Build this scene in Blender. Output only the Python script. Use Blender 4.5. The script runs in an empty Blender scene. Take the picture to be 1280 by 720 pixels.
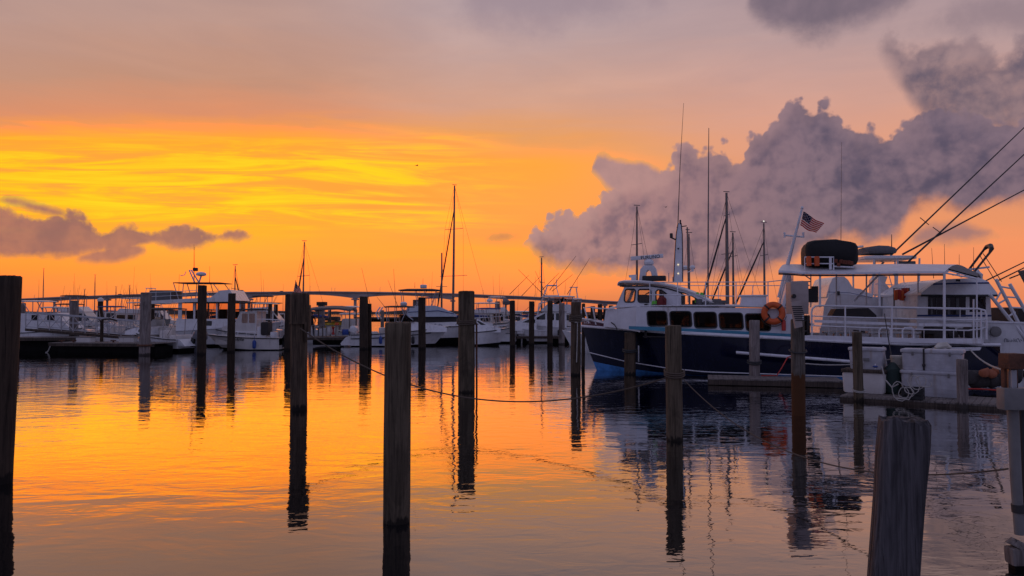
import bpy, bmesh, math, random
from mathutils import Vector, Matrix, noise
R = math.radians
random.seed(11)
S = bpy.context.scene
COL = S.collection

# ------------------------------------------------------------------ camera
F, HC = 930.0, 2.4                    # focal length in photo pixels, eye height above the water
PITCH = math.atan(30 / F)
cam = bpy.data.cameras.new('camera')
cam.sensor_width = 36.0
cam.lens = 36.0 * F / 1280.0
cam.clip_start, cam.clip_end = 0.05, 9000
cam_ob = bpy.data.objects.new('camera', cam)
COL.objects.link(cam_ob)
cam_ob.location = (0, 0, HC)
cam_ob.rotation_euler = (R(90) + PITCH, 0, 0)
S.camera = cam_ob
S.view_settings.view_transform = 'Standard'
S.view_settings.look = 'None'
S.view_settings.exposure = 0.0
S.view_settings.gamma = 1.0
S.view_settings.use_curve_mapping = False
S.render.resolution_x, S.render.resolution_y = 1024, 576


def lin(r, g, b, k=1.0):
    f = lambda c: (c / 12.92 if c <= .04045 else ((c + .055) / 1.055) ** 2.4)
    return (f(r / 255) * k, f(g / 255) * k, f(b / 255) * k, 1.0)


# ------------------------------------------------------------------ node helper
class NT:
    def __init__(self, nt):
        self.nt = nt
        nt.nodes.clear()

    def new(self, t, **kw):
        n = self.nt.nodes.new(t)
        for k, v in kw.items():
            setattr(n, k, v)
        return n

    def put(self, sock, v):
        if isinstance(v, bpy.types.NodeSocket):
            self.nt.links.new(v, sock)
        elif v is not None:
            sock.default_value = v

    def m(self, op, a, b=None, c=None, clamp=False):
        n = self.new('ShaderNodeMath', operation=op, use_clamp=clamp)
        for i, v in enumerate((a, b, c)):
            if v is not None:
                self.put(n.inputs[i], v)
        return n.outputs[0]

    def vm(self, op, a, b=None):
        n = self.new('ShaderNodeVectorMath', operation=op)
        self.put(n.inputs[0], a)
        if b is not None:
            self.put(n.inputs['Scale'] if op == 'SCALE' else n.inputs[1], b)
        return n.outputs[0]

    def xyz(self, x, y, z):
        n = self.new('ShaderNodeCombineXYZ')
        for i, v in enumerate((x, y, z)):
            self.put(n.inputs[i], v)
        return n.outputs[0]

    def sep(self, v):
        n = self.new('ShaderNodeSeparateXYZ')
        self.put(n.inputs[0], v)
        return n.outputs

    def noise(self, vec, scale, detail=4, rough=.5, dist=0.0):
        n = self.new('ShaderNodeTexNoise')
        self.put(n.inputs['Vector'], vec)
        n.inputs['Scale'].default_value = scale
        n.inputs['Detail'].default_value = detail
        n.inputs['Roughness'].default_value = rough
        n.inputs['Distortion'].default_value = dist
        return n.outputs['Fac']

    def voro(self, vec, scale, smooth=True):
        n = self.new('ShaderNodeTexVoronoi', feature='SMOOTH_F1' if smooth else 'F1')
        self.put(n.inputs['Vector'], vec)
        n.inputs['Scale'].default_value = scale
        return n.outputs['Distance']

    def ss(self, x, a, b):
        n = self.new('ShaderNodeMapRange', interpolation_type='SMOOTHSTEP')
        self.put(n.inputs[0], x)
        n.inputs[1].default_value, n.inputs[2].default_value = a, b
        return n.outputs[0]

    def mix(self, f, a, b, mode='MIX'):
        n = self.new('ShaderNodeMix', data_type='RGBA', blend_type=mode)
        self.put(n.inputs[0], f)
        self.put(n.inputs[6], a)
        self.put(n.inputs[7], b)
        return n.outputs[2]

    def ramp(self, x, stops):
        n = self.new('ShaderNodeValToRGB')
        cr = n.color_ramp
        while len(cr.elements) > 1:
            cr.elements.remove(cr.elements[0])
        for i, (p, col) in enumerate(stops):
            e = cr.elements[0] if i == 0 else cr.elements.new(p)
            e.position = p
            e.color = col
        self.put(n.inputs[0], x)
        return n.outputs[0]

    def curve(self, x, pts):
        n = self.new('ShaderNodeFloatCurve')
        cv = n.mapping.curves[0]
        pts = sorted(pts)
        cv.points[0].location = pts[0]
        cv.points[1].location = pts[-1]
        for p in pts[1:-1]:
            cv.points.new(*p)
        n.mapping.update()
        self.put(n.inputs[1], x)
        return n.outputs[0]


# ------------------------------------------------------------------ sky (world)
SUN_AZ, SUN_EL = -0.40, 0.03
W = bpy.data.worlds.new('World')
S.world = W
W.use_nodes = True
W.cycles.sampling_method = 'MANUAL'
W.cycles.sample_map_resolution = 1024
k = NT(W.node_tree)
tc = k.new('ShaderNodeTexCoord')
D = tc.outputs['Generated']
dx, dy, dz = k.sep(D)
az = k.m('ARCTAN2', dx, dy)
el = k.m('ARCSINE', dz)
e2 = k.m('DIVIDE', dz, k.m('MAXIMUM', dy, .5))


def azel(px, py):
    return math.atan((px - 640) / F), math.atan((390 - py) / math.hypot(F, px - 640))


streak_v = k.xyz(k.m('MULTIPLY', az, 2.2), k.m('MULTIPLY', el, 22), 0.3)
st1 = k.noise(streak_v, 1.6, 5, .6, .6)
st2 = k.noise(k.xyz(k.m('MULTIPLY', az, 3.0), k.m('ADD', k.m('MULTIPLY', e2, 34), k.m('MULTIPLY', az, .8)), 4.1), 1.5, 5, .62, 1.1)
soft = k.noise(D, 5.0, 4, .55, .3)
warp = k.m('ADD', k.m('MULTIPLY', k.m('SUBTRACT', st1, .5), .045), k.m('MULTIPLY', k.m('SUBTRACT', soft, .5), .028))
elw = k.m('MAXIMUM', k.m('ADD', e2, k.m('MULTIPLY', warp, k.ss(el, .0, .08))), 0.0)
left = k.ramp(elw, [(0, lin(206, 104, 74)), (0.0244, lin(232, 122, 72)), (0.0555, lin(252, 142, 56)), (0.0866, lin(255, 160, 52)), (0.1110, lin(255, 174, 26)),
                    (0.1610, lin(255, 193, 4)), (0.2020, lin(255, 190, 6)), (0.2309, lin(255, 168, 36)), (0.2480, lin(246, 152, 74)), (0.2670, lin(222, 143, 104)),
                    (0.3164, lin(196, 145, 122)), (0.3996, lin(189, 151, 140)), (0.5550, lin(166, 145, 148)), (0.8880, lin(140, 132, 150)), (1, lin(128, 126, 150))])
mid = k.ramp(elw, [(0, lin(218, 116, 80)), (.025, lin(240, 136, 78)), (.06, lin(252, 155, 70)), (.085, lin(255, 166, 56)), (.105, lin(250, 156, 72)), (.15, lin(250, 164, 70)),
                   (.2, lin(252, 168, 58)), (.235, lin(238, 160, 92)), (.275, lin(217, 162, 136)), (.34, lin(202, 164, 154)), (.41, lin(186, 163, 166)),
                   (.6, lin(158, 146, 160)), (1, lin(130, 128, 152))])
right = k.ramp(elw, [(0, lin(228, 130, 88)), (0.0555, lin(240, 146, 98)), (0.0999, lin(240, 150, 100)), (0.1554, lin(232, 150, 108)), (0.2220, lin(230, 160, 130)), (0.2997, lin(212, 162, 148)),
                     (0.3774, lin(186, 156, 156)), (0.5550, lin(150, 136, 152)), (1, lin(126, 124, 150))])
back = k.ramp(elw, [(0, lin(82, 76, 98)), (.2, lin(106, 103, 134)), (.55, lin(138, 137, 172)), (1, lin(137, 138, 174))])
base = k.mix(k.ss(az, -.36, .0), left, mid)
base = k.mix(k.ss(az, .02, .36), base, right)
# bright yellow streaks in the glow, around the set sun's azimuth
glow = k.m('MULTIPLY', k.m('MULTIPLY', k.ss(elw, .095, .13), k.ss(elw, .25, .205)), k.ss(az, .06, -.2))
base = k.mix(k.m('MULTIPLY', glow, k.ss(st2, .44, .66)), base, lin(255, 212, 8))
base = k.mix(k.m('MULTIPLY', glow, k.m('MULTIPLY', k.ss(st2, .52, .36), .8)), base, lin(255, 156, 54))
# grain of the high veil
veil = k.m('MULTIPLY', k.ss(el, .2, .3), k.m('SUBTRACT', k.noise(k.xyz(k.m('MULTIPLY', az, 4), k.m('MULTIPLY', el, 16), 1.7), 1.3, 5, .55, .5), .5))
base = k.mix(k.m('ADD', .5, k.m('MULTIPLY', veil, .9), clamp=True), k.mix(1.0, base, (.84, .85, .9, 1), 'MULTIPLY'), k.mix(1.0, base, (1.16, 1.15, 1.1, 1), 'MULTIPLY'))
base = k.mix(k.ss(k.m('ABSOLUTE', az), .75, 1.6), base, back)

un = k.m('DIVIDE', k.m('ADD', az, .7), 1.4, clamp=True)
wv = k.vm('ADD', D, k.vm('SCALE', k.vm('SUBTRACT', (lambda n: (k.put(n.inputs['Vector'], D), n.inputs['Scale'].__setattr__('default_value', 18), n.outputs['Color'])[-1])(k.new('ShaderNodeTexNoise')), (.5, .5, .5)), .014))
puff = k.noise(wv, 13, 9, .56)
bil = k.voro(wv, 34, False)


def billow(v):
    t = None
    for sc_, w_ in ((15, 1.0), (34, .7), (76, .45), (160, .25)):
        q = k.m('MULTIPLY', k.m('SUBTRACT', .5, k.voro(v, sc_, False)), w_)
        t = q if t is None else k.m('ADD', t, q)
    return t


bw1 = billow(wv)
fbm = k.m('ADD', k.m('MULTIPLY', k.m('SUBTRACT', puff, .5), .10), k.m('MULTIPLY', bw1, .044))
wisp = k.m('MULTIPLY', k.m('SUBTRACT', k.noise(wv, 20, 8, .6), .5), .10)


def cpts(pts):
    out = []
    for px, py in pts:
        a, e = azel(px, py)
        out.append(((a + .7) / 1.4, e / .5))
    out = [(0.0, out[0][1])] + out + [(1.0, out[-1][1])]
    return out


def cloud(top, bot, n_top, n_bot, wt=.006, wb=.012, kt=1.0, kb=.5):
    t = k.m('MULTIPLY', k.curve(un, cpts(top)), .5)
    b = k.m('MULTIPLY', k.curve(un, cpts(bot)), .5)
    d1 = k.m('ADD', k.m('SUBTRACT', t, el), k.m('MULTIPLY', n_top, kt))
    d2 = k.m('ADD', k.m('SUBTRACT', el, b), k.m('MULTIPLY', n_bot, kb))
    fr = k.ss(k.m('ABSOLUTE', az), .72, .66)
    return k.m('MULTIPLY', k.m('MULTIPLY', k.ss(d1, -wt, wt), k.ss(d2, -wb, wb)), fr), d1


sky = base
wv2 = k.vm('ADD', wv, (-.012, .004, .011))
relief = k.m('ADD', k.m('MULTIPLY', k.m('SUBTRACT', puff, k.noise(wv2, 13, 9, .56)), 1.1), k.m('MULTIPLY', k.m('SUBTRACT', bw1, billow(k.vm('ADD', wv, (-.008, .001, .010)))), .26))
big = k.noise(k.vm('MULTIPLY', D, (1, 1, 1.5)), 4.5, 4, .55, .4)
tone = k.noise(wv, 7.5, 7, .55)
tone = k.m('ADD', k.m('ADD', k.m('MULTIPLY', tone, .5), k.m('MULTIPLY', big, .6)), k.m('ADD', k.m('MULTIPLY', k.m('SUBTRACT', .4, bil), .08), relief))
# high dark strips, right of centre
m1, _ = cloud([(900, 40), (935, 20), (950, -30), (1150, -40), (1165, 10), (1180, 60)], [(900, -30), (940, 2), (985, 34), (1040, 38), (1090, 22), (1130, 4), (1170, -30)], wisp, wisp, .02, .02, .5, .6)
sky = k.mix(k.m('MULTIPLY', m1, .85), sky, k.mix(tone, lin(84, 78, 98), lin(130, 112, 126)))
m1, _ = cloud([(1090, 70), (1108, 48), (1125, 52), (1145, 70), (1160, 62), (1190, 56), (1225, 50), (1255, 58), (1275, 50), (1320, 40)], [(1090, 45), (1110, 68), (1130, 98), (1150, 128), (1185, 156), (1250, 164), (1320, 160)], k.m('ADD', wisp, k.m('MULTIPLY', fbm, .5)), wisp, .014, .02, .9, .7)
gaps = k.ss(k.noise(wv, 10, 6, .6), .44, .62)
sky = k.mix(k.m('MULTIPLY', m1, k.m('SUBTRACT', .95, k.m('MULTIPLY', gaps, .4))), sky, k.mix(k.ss(tone, .3, .75), lin(92, 84, 104), lin(146, 120, 126)))
m1, _ = cloud([(1185, 20), (1200, 0), (1300, -10)], [(1185, 30), (1215, 42), (1250, 30), (1300, 40)], wisp, wisp, .02, .02, .6, .6)
sky = k.mix(k.m('MULTIPLY', m1, .55), sky, lin(132, 114, 126))
# grey veil top centre
m1, _ = cloud([(560, 10), (600, -40), (760, -60), (830, -20), (850, 20)], [(560, 0), (600, 22), (680, 28), (760, 12), (850, -20)], wisp, wisp, .03, .03, .6, .8)
sky = k.mix(k.m('MULTIPLY', m1, .45), sky, lin(140, 120, 136))
# left cloud bank
m2, e2 = cloud([(-60, 240), (0, 256), (25, 266), (45, 276), (75, 267), (100, 270), (130, 284), (165, 287), (200, 291), (225, 286), (250, 291), (280, 286), (305, 290), (325, 300)],
               [(-60, 322), (0, 320), (80, 320), (110, 316), (160, 312), (190, 304), (230, 306), (270, 300), (310, 297), (325, 290)], k.m('ADD', wisp, k.m('MULTIPLY', bw1, .03)), wisp, .005, .006, .45, .35)
m2b, _ = cloud([(85, 330), (100, 320), (130, 310), (150, 303), (180, 308), (190, 322)], [(85, 322), (100, 326), (140, 326), (180, 318), (190, 312)], wisp, wisp, .006, .006, .25, .2)
m2c, _ = cloud([(-20, 258), (10, 247), (40, 252), (80, 266), (95, 280)], [(-20, 248), (10, 254), (50, 266), (80, 270), (95, 262)], wisp, wisp, .006, .006, .2, .2)
m2 = k.m('MAXIMUM', m2, k.m('MAXIMUM', m2b, m2c))
sky = k.mix(k.m('MULTIPLY', m2, .93), sky, k.mix(k.ss(tone, .3, .95), lin(114, 78, 98), lin(164, 104, 100)))
# small flecks near the masts
m3, _ = cloud([(600, 300), (615, 295), (640, 292), (660, 300)], [(600, 295), (615, 298), (640, 297), (660, 294)], wisp, wisp, .006, .006, .25, .25)
sky = k.mix(k.m('MULTIPLY', m3, .7), sky, lin(196, 124, 88))
# the large cumulus
top1 = [(630, 330), (655, 308), (672, 286), (700, 278), (722, 284), (745, 262), (775, 246), (800, 226), (825, 222), (845, 208), (862, 186), (885, 186), (905, 192), (925, 190), (940, 170), (965, 154),
        (990, 138), (1012, 144), (1030, 132), (1050, 148), (1070, 168), (1090, 158), (1115, 150), (1150, 150), (1190, 140), (1230, 136), (1320, 130)]
bot1 = [(630, 290), (655, 300), (680, 322), (720, 338), (800, 340), (900, 342), (950, 338), (985, 326), (1020, 300), (1060, 296), (1100, 300), (1125, 290), (1145, 262), (1180, 256), (1210, 262), (1240, 255), (1320, 246)]
m4, e4 = cloud(top1, bot1, fbm, wisp, .0045, .013, .75, .5)
m5, e5 = cloud([(728, 240), (742, 205), (752, 191), (772, 199), (795, 203), (820, 212), (845, 230)], [(728, 205), (745, 216), (762, 234), (790, 250), (845, 255)], wisp, wisp, .006, .008, .3, .2)
m6, e6 = cloud([(1120, 310), (1150, 290), (1175, 279), (1210, 281), (1240, 290), (1260, 302)], [(1120, 295), (1150, 304), (1180, 302), (1220, 298), (1260, 290)], wisp, wisp, .008, .008, .3, .3)
mm = k.m('MAXIMUM', m4, m5)
bodyL = k.mix(k.ss(tone, .28, .74), lin(106, 88, 110), lin(168, 126, 130))
bodyR = k.mix(k.ss(tone, .28, .74), lin(72, 70, 97), lin(126, 106, 122))
body = k.mix(k.ss(az, .1, .42), bodyL, bodyR)
body = k.mix(k.m('MULTIPLY', k.m('MULTIPLY', k.ss(e4, .035, .0), k.ss(az, .42, .15)), .6), body, lin(196, 148, 142))
body = k.mix(k.m('MULTIPLY', k.ss(e4, .03, .0), .25), body, lin(170, 136, 140))
hole = k.m('MULTIPLY', k.ss(k.noise(wv, 9, 5, .6), .66, .74), .7)
mm = k.m('MULTIPLY', mm, k.m('SUBTRACT', 1.0, hole))
sky = k.mix(k.m('MULTIPLY', mm, .96), sky, body)
sky = k.mix(k.m('MULTIPLY', m6, .8), sky, lin(146, 112, 118))
# the afterglow is brighter than white in its red light
sr = k.new('ShaderNodeSeparateColor')
k.put(sr.inputs[0], sky)
boost = k.m('ADD', 1.0, k.m('MULTIPLY', k.ss(sr.outputs[0], .84, 1.0), .75))
cr_ = k.new('ShaderNodeCombineColor')
k.put(cr_.inputs[0], k.m('MULTIPLY', sr.outputs[0], boost))
k.put(cr_.inputs[1], sr.outputs[1])
k.put(cr_.inputs[2], sr.outputs[2])
sky = cr_.outputs[0]
# real atmosphere under the clouds
nis = k.new('ShaderNodeTexSky', sky_type='NISHITA', sun_disc=False, sun_elevation=SUN_EL, sun_rotation=SUN_AZ)
bg1 = k.new('ShaderNodeBackground')
k.put(bg1.inputs[0], nis.outputs[0])
bg1.inputs[1].default_value = 0.008
bg2 = k.new('ShaderNodeBackground')
k.put(bg2.inputs[0], sky)
bg2.inputs[1].default_value = 0.95
add = k.new('ShaderNodeAddShader')
k.nt.links.new(bg1.outputs[0], add.inputs[0])
k.nt.links.new(bg2.outputs[0], add.inputs[1])
out = k.new('ShaderNodeOutputWorld')
k.nt.links.new(add.outputs[0], out.inputs[0])

# the sun, almost set behind the cloud: very soft and weak
sl = bpy.data.lights.new('sun', 'SUN')
sl.energy = 0.12
sl.angle = R(130)
sl.color = (1.0, .62, .28)
so = bpy.data.objects.new('sun', sl)
COL.objects.link(so)
so.rotation_euler = Vector((math.sin(SUN_AZ) * math.cos(.13), math.cos(SUN_AZ) * math.cos(.13), math.sin(.13))).to_track_quat('Z', 'Y').to_euler()


# ------------------------------------------------------------------ pixel geometry (photo pixel -> point at a real depth)
def ray(px, py):
    zc = (360 - py) / F
    c, s = math.cos(PITCH), math.sin(PITCH)
    return Vector(((px - 640) / F, c - zc * s, s + zc * c))


def at(px, py, Y):
    r = ray(px, py)
    t = Y / r.y
    return Vector((r.x * t, Y, HC + r.z * t))


def onw(px, py, z=0.0):
    r = ray(px, py)
    t = (z - HC) / r.z
    return Vector((r.x * t, r.y * t, z))


def proj(p):
    c, s = math.cos(PITCH), math.sin(PITCH)
    y, z = p[1], p[2] - HC
    f = y * c + z * s
    u = -y * s + z * c
    return 640 + F * p[0] / f, 360 - F * u / f


# ------------------------------------------------------------------ materials
def mat(name, col, rough=.5, metal=0.0, var=.12, vs=4.0, bump=0.0, bs=30.0, spec=.5, coat=0.0, stretch=(1, 1, 1), streak=0.0, streak_col=(.30, .22, .15)):
    M = bpy.data.materials.new(name)
    M.use_nodes = True
    n = NT(M.node_tree)
    b = n.new('ShaderNodeBsdfPrincipled')
    o = n.new('ShaderNodeOutputMaterial')
    n.nt.links.new(b.outputs[0], o.inputs[0])
    t = n.new('ShaderNodeTexCoord')
    oi = n.new('ShaderNodeObjectInfo')
    v = n.vm('ADD', n.vm('MULTIPLY', t.outputs['Object'], stretch), n.xyz(n.m('MULTIPLY', oi.outputs['Random'], 37.0), 0.0, 0.0))
    f = n.noise(v, vs, 5, .6)
    c = col + (1,) if len(col) == 3 else col
    lo = tuple(x * (1 - var) for x in c[:3]) + (1,)
    hi = tuple(min(1, x * (1 + var)) for x in c[:3]) + (1,)
    bc = n.mix(n.ss(f, .3, .7), lo, hi)
    if streak:
        sv = n.noise(n.vm('MULTIPLY', v, (7, 7, .55)), 1.0, 5, .65, .3)
        patch = n.noise(v, .9, 3, .5)
        bc = n.mix(n.m('MULTIPLY', n.m('MULTIPLY', n.ss(sv, .52, .72), n.ss(patch, .4, .6)), streak), bc, streak_col + (1,))
    n.put(b.inputs['Base Color'], bc)
    n.put(b.inputs['Roughness'], n.m('ADD', rough - .06, n.m('MULTIPLY', f, .12)))
    b.inputs['Metallic'].default_value = metal
    b.inputs['Specular IOR Level'].default_value = spec
    b.inputs['Coat Weight'].default_value = coat
    if bump:
        bp = n.new('ShaderNodeBump')
        bp.inputs['Strength'].default_value = bump
        bp.inputs['Distance'].default_value = .02
        n.put(bp.inputs['Height'], n.noise(v, bs, 4, .6))
        n.nt.links.new(bp.outputs[0], b.inputs['Normal'])
    return M


def wood_mat(name, c1, c2, tide=None, tide_z=.55, deep=False):
    M = bpy.data.materials.new(name)
    M.use_nodes = True
    n = NT(M.node_tree)
    b = n.new('ShaderNodeBsdfPrincipled')
    o = n.new('ShaderNodeOutputMaterial')
    n.nt.links.new(b.outputs[0], o.inputs[0])
    t = n.new('ShaderNodeTexCoord')
    oi = n.new('ShaderNodeObjectInfo')
    off = n.xyz(n.m('MULTIPLY', oi.outputs['Random'], 53.0), 0.0, 0.0)
    P = n.vm('ADD', t.outputs['Object'], off)
    g = n.noise(n.vm('MULTIPLY', P, (26, 26, 1.3)), 1.0, 6, .65, .6)
    blot = n.noise(n.vm('MULTIPLY', P, (3, 3, .9)), 1.0, 4, .6)
    f = n.m('ADD', n.m('MULTIPLY', g, .7), n.m('MULTIPLY', blot, .3))
    col = n.mix(n.ss(f, .38, .62), c1 + (1,), c2 + (1,))
    col = n.mix(n.m('MULTIPLY', n.ss(n.noise(n.vm('MULTIPLY', P, (2.2, 2.2, 1.1)), 1.0, 5, .65, .8), .52, .66), .45), col, tuple(x * .45 for x in c1) + (1,))
    crack = n.ss(n.noise(n.vm('MULTIPLY', P, (40, 40, .7)), 1.0, 3, .5, .4), .62, .68)
    col = n.mix(n.m('MULTIPLY', crack, .75), col, tuple(x * .25 for x in c1) + (1,))
    if deep:
        dk = n.ss(n.noise(n.vm('MULTIPLY', P, (13, 13, .55)), 1.0, 5, .6, .5), .56, .63)
        crack = n.m('MAXIMUM', crack, dk)
        col = n.mix(n.m('MULTIPLY', dk, .85), col, (.008, .007, .008, 1))
        pale = n.ss(n.noise(n.vm('MULTIPLY', P, (18, 18, .8)), 1.0, 5, .6, .5), .55, .72)
        col = n.mix(n.m('MULTIPLY', pale, .5), col, (.20, .19, .195, 1))
    if tide:
        z = n.sep(t.outputs['Object'])[2]
        zz = n.m('ADD', z, n.m('MULTIPLY', n.m('SUBTRACT', n.noise(n.vm('MULTIPLY', P, (16, 16, 3)), 1.0, 4, .6), .5), .35))
        col = n.mix(n.ss(zz, tide_z + .03, tide_z - .03), col, tide + (1,))
    n.put(b.inputs['Base Color'], col)
    b.inputs['Roughness'].default_value = .82
    b.inputs['Specular IOR Level'].default_value = .25
    bp = n.new('ShaderNodeBump')
    bp.inputs['Strength'].default_value = .7
    bp.inputs['Distance'].default_value = .015
    n.put(bp.inputs['Height'], n.m('SUBTRACT', g, n.m('MULTIPLY', crack, .8)))
    n.nt.links.new(bp.outputs[0], b.inputs['Normal'])
    return M


def glass_mat(name, tint=(.55, .52, .5), trans=.75):
    M = bpy.data.materials.new(name)
    M.use_nodes = True
    n = NT(M.node_tree)
    o = n.new('ShaderNodeOutputMaterial')
    tr = n.new('ShaderNodeBsdfTransparent')
    tr.inputs[0].default_value = tint + (1,)
    gl = n.new('ShaderNodeBsdfGlossy')
    gl.inputs['Roughness'].default_value = .04
    fr = n.new('ShaderNodeFresnel')
    fr.inputs[0].default_value = 1.28
    mx = n.new('ShaderNodeMixShader')
    n.put(mx.inputs[0], n.m('ADD', fr.outputs[0], 1 - trans - .2, clamp=True))
    n.nt.links.new(tr.outputs[0], mx.inputs[1])
    n.nt.links.new(gl.outputs[0], mx.inputs[2])
    n.nt.links.new(mx.outputs[0], o.inputs[0])
    return M


def emit_mat(name, col, s):
    M = bpy.data.materials.new(name)
    M.use_nodes = True
    n = NT(M.node_tree)
    e = n.new('ShaderNodeEmission')
    e.inputs[0].default_value = col + (1,)
    e.inputs[1].default_value = s
    o = n.new('ShaderNodeOutputMaterial')
    n.nt.links.new(e.outputs[0], o.inputs[0])
    return M


def flag_mat():
    M = bpy.data.materials.new('flag_cloth')
    M.use_nodes = True
    n = NT(M.node_tree)
    o = n.new('ShaderNodeOutputMaterial')
    uv = n.new('ShaderNodeTexCoord').outputs['UV']
    u, v, _ = n.sep(uv)
    stripe = n.m('GREATER_THAN', n.m('FRACT', n.m('MULTIPLY', v, 6.5)), .5)
    col = n.mix(stripe, (.36, .006, .014, 1), (.62, .58, .56, 1))
    fu = n.m('FRACT', n.m('MULTIPLY', u, 15))
    fv = n.m('FRACT', n.m('MULTIPLY', v, 16.7))
    r2 = n.m('ADD', n.m('POWER', n.m('SUBTRACT', fu, .5), 2), n.m('POWER', n.m('SUBTRACT', fv, .5), 2))
    par = n.m('LESS_THAN', n.m('FRACT', n.m('MULTIPLY', n.m('ADD', n.m('FLOOR', n.m('MULTIPLY', u, 15)), n.m('FLOOR', n.m('MULTIPLY', v, 16.7))), .5)), .25)
    star = n.m('MULTIPLY', n.m('LESS_THAN', r2, .07), par)
    can = n.mix(star, (.006, .008, .045, 1), (.75, .74, .75, 1))
    inc = n.m('MULTIPLY', n.m('LESS_THAN', u, .4), n.m('GREATER_THAN', v, .4615))
    col = n.mix(inc, col, can)
    d = n.new('ShaderNodeBsdfDiffuse')
    tl = n.new('ShaderNodeBsdfTranslucent')
    n.put(d.inputs[0], col)
    n.put(tl.inputs[0], col)
    mx = n.new('ShaderNodeMixShader')
    mx.inputs[0].default_value = .5
    n.nt.links.new(d.outputs[0], mx.inputs[1])
    n.nt.links.new(tl.outputs[0], mx.inputs[2])
    n.nt.links.new(mx.outputs[0], o.inputs[0])
    return M


def water_mat():
    M = bpy.data.materials.new('harbour_water')
    M.use_nodes = True
    n = NT(M.node_tree)
    o = n.new('ShaderNodeOutputMaterial')
    d = n.new('ShaderNodeBsdfDiffuse')
    d.inputs[0].default_value = (.007, .0075, .009, 1)
    b = n.new('ShaderNodeBsdfGlossy')
    b.inputs['Roughness'].default_value = .02
    fr = n.new('ShaderNodeFresnel')
    fr.inputs[0].default_value = 1.33
    P = n.new('ShaderNodeNewGeometry').outputs['Position']
    w1 = n.noise(n.vm('MULTIPLY', P, (.55, 1.0, 1)), .9, 3, .5, .5)      # slow swell, about a metre
    w2 = n.noise(n.vm('MULTIPLY', P, (.5, 1.0, 1)), 3.2, 3, .55, .6)     # ripples
    w3 = n.noise(n.vm('MULTIPLY', P, (.6, 1.0, 1)), 11.0, 2, .5)         # fine wind ripple
    patch = n.ss(n.noise(n.vm('MULTIPLY', P, (.05, .16, 1)), 1.0, 3, .55, .4), .40, .62)
    far = n.ss(n.sep(P)[1], 8.5, 17)
    rip = n.m('ADD', n.m('MULTIPLY', w2, .0062), n.m('MULTIPLY', n.m('MULTIPLY', w3, .0009), n.m('ADD', patch, .12)))
    h = n.m('ADD', n.m('MULTIPLY', w1, .011), n.m('MULTIPLY', rip, n.m('ADD', n.m('MULTIPLY', far, .5), n.m('ADD', .26, n.m('MULTIPLY', patch, .40)))))
    bp = n.new('ShaderNodeBump')
    bp.inputs['Strength'].default_value = 1.0
    bp.inputs['Distance'].default_value = 1.0
    n.put(bp.inputs['Height'], h)
    n.nt.links.new(bp.outputs[0], b.inputs['Normal'])
    n.nt.links.new(bp.outputs[0], fr.inputs['Normal'])
    mx = n.new('ShaderNodeMixShader')
    n.put(mx.inputs[0], n.m('ADD', n.m('MULTIPLY', fr.outputs[0], 1.95), .125, clamp=True))
    n.nt.links.new(d.outputs[0], mx.inputs[1])
    n.nt.links.new(b.outputs[0], mx.inputs[2])
    n.nt.links.new(mx.outputs[0], o.inputs[0])
    return M


WHITE = mat('gelcoat_white', (.70, .70, .71), .28, var=.06, vs=2.5, coat=.2, streak=.5)
WHITE2 = mat('gelcoat_cream', (.64, .61, .58), .32, var=.08, vs=2.0, streak=.55)
DECK = mat('nonskid_deck', (.52, .52, .52), .6, var=.1, bump=.2)
PAINT = mat('white_paint', (.70, .70, .73), .4, var=.07, vs=3, streak=.5)
NAVY = mat('navy_hull_paint', (.004, .006, .025), .14, var=.15, spec=.4, coat=.15, streak=.6, streak_col=(.03, .032, .05))
MAROON = mat('maroon_strake', (.085, .014, .034), .2, var=.15, coat=.4)
TEAL = mat('teal_paint', (.05, .24, .36), .35, var=.08)
BOOT = mat('blue_bottom_paint', (.06, .24, .58), .45, var=.25, streak=.5, streak_col=(.02, .05, .12))
DARKBOT = mat('dark_bottom_paint', (.009, .008, .008), .7, var=.3, spec=.1)
BLACK = mat('black_plastic', (.012, .012, .013), .5, var=.2)
RUBBER = mat('rubber', (.03, .03, .032), .65)
TARP = mat('black_tarp', (.007, .007, .008), .75, var=.3, vs=5, bump=.5, bs=7)
GCANVAS = mat('grey_canvas', (.12, .12, .125), .8, bump=.3, bs=8)
BCANVAS = mat('blue_canvas', (.03, .05, .17), .8, bump=.3, bs=8)
LCANVAS = mat('pale_canvas', (.45, .50, .56), .75, var=.08, bump=.3, bs=8)
DCANVAS = mat('dark_canvas', (.035, .03, .03), .8, bump=.3, bs=8)
STEEL = mat('stainless', (.55, .55, .56), .22, metal=1.0)
ALU = mat('aluminium_pipe', (.40, .40, .42), .4, metal=.4)
SPAR = mat('mast_alloy', (.16, .14, .13), .45, metal=.2)
DSPAR = mat('dark_spar', (.03, .026, .026), .5)
GLASSD = mat('dark_window', (.008, .008, .009), .06, var=.2, spec=.6)
GLASS = glass_mat('clear_pane', (.92, .90, .86))
GLASST = glass_mat('tinted_pane', (.36, .33, .31), .8)
VINYL = glass_mat('vinyl_curtain', (.85, .72, .66), .85)
ORANGE = mat('orange_foam', (.62, .10, .02), .6, var=.15)
RED = mat('red_plastic', (.45, .03, .02), .5)
GREEN = mat('lime_fabric', (.16, .62, .06), .7)
YELLOW = mat('yellow_paint', (.42, .30, .02), .6, var=.2)
BLUEP = mat('blue_plastic', (.02, .06, .28), .45)
OUTB = mat('outboard_grey', (.13, .13, .15), .3, var=.08)
ROPE = mat('old_rope', (.10, .075, .055), .9, bump=.6, bs=120)
ROPEW = mat('pale_rope', (.42, .40, .37), .9, bump=.6, bs=120)
RUST = mat('rusty_iron', (.10, .04, .022), .85, var=.45, vs=9, bump=.4, bs=40)
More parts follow.
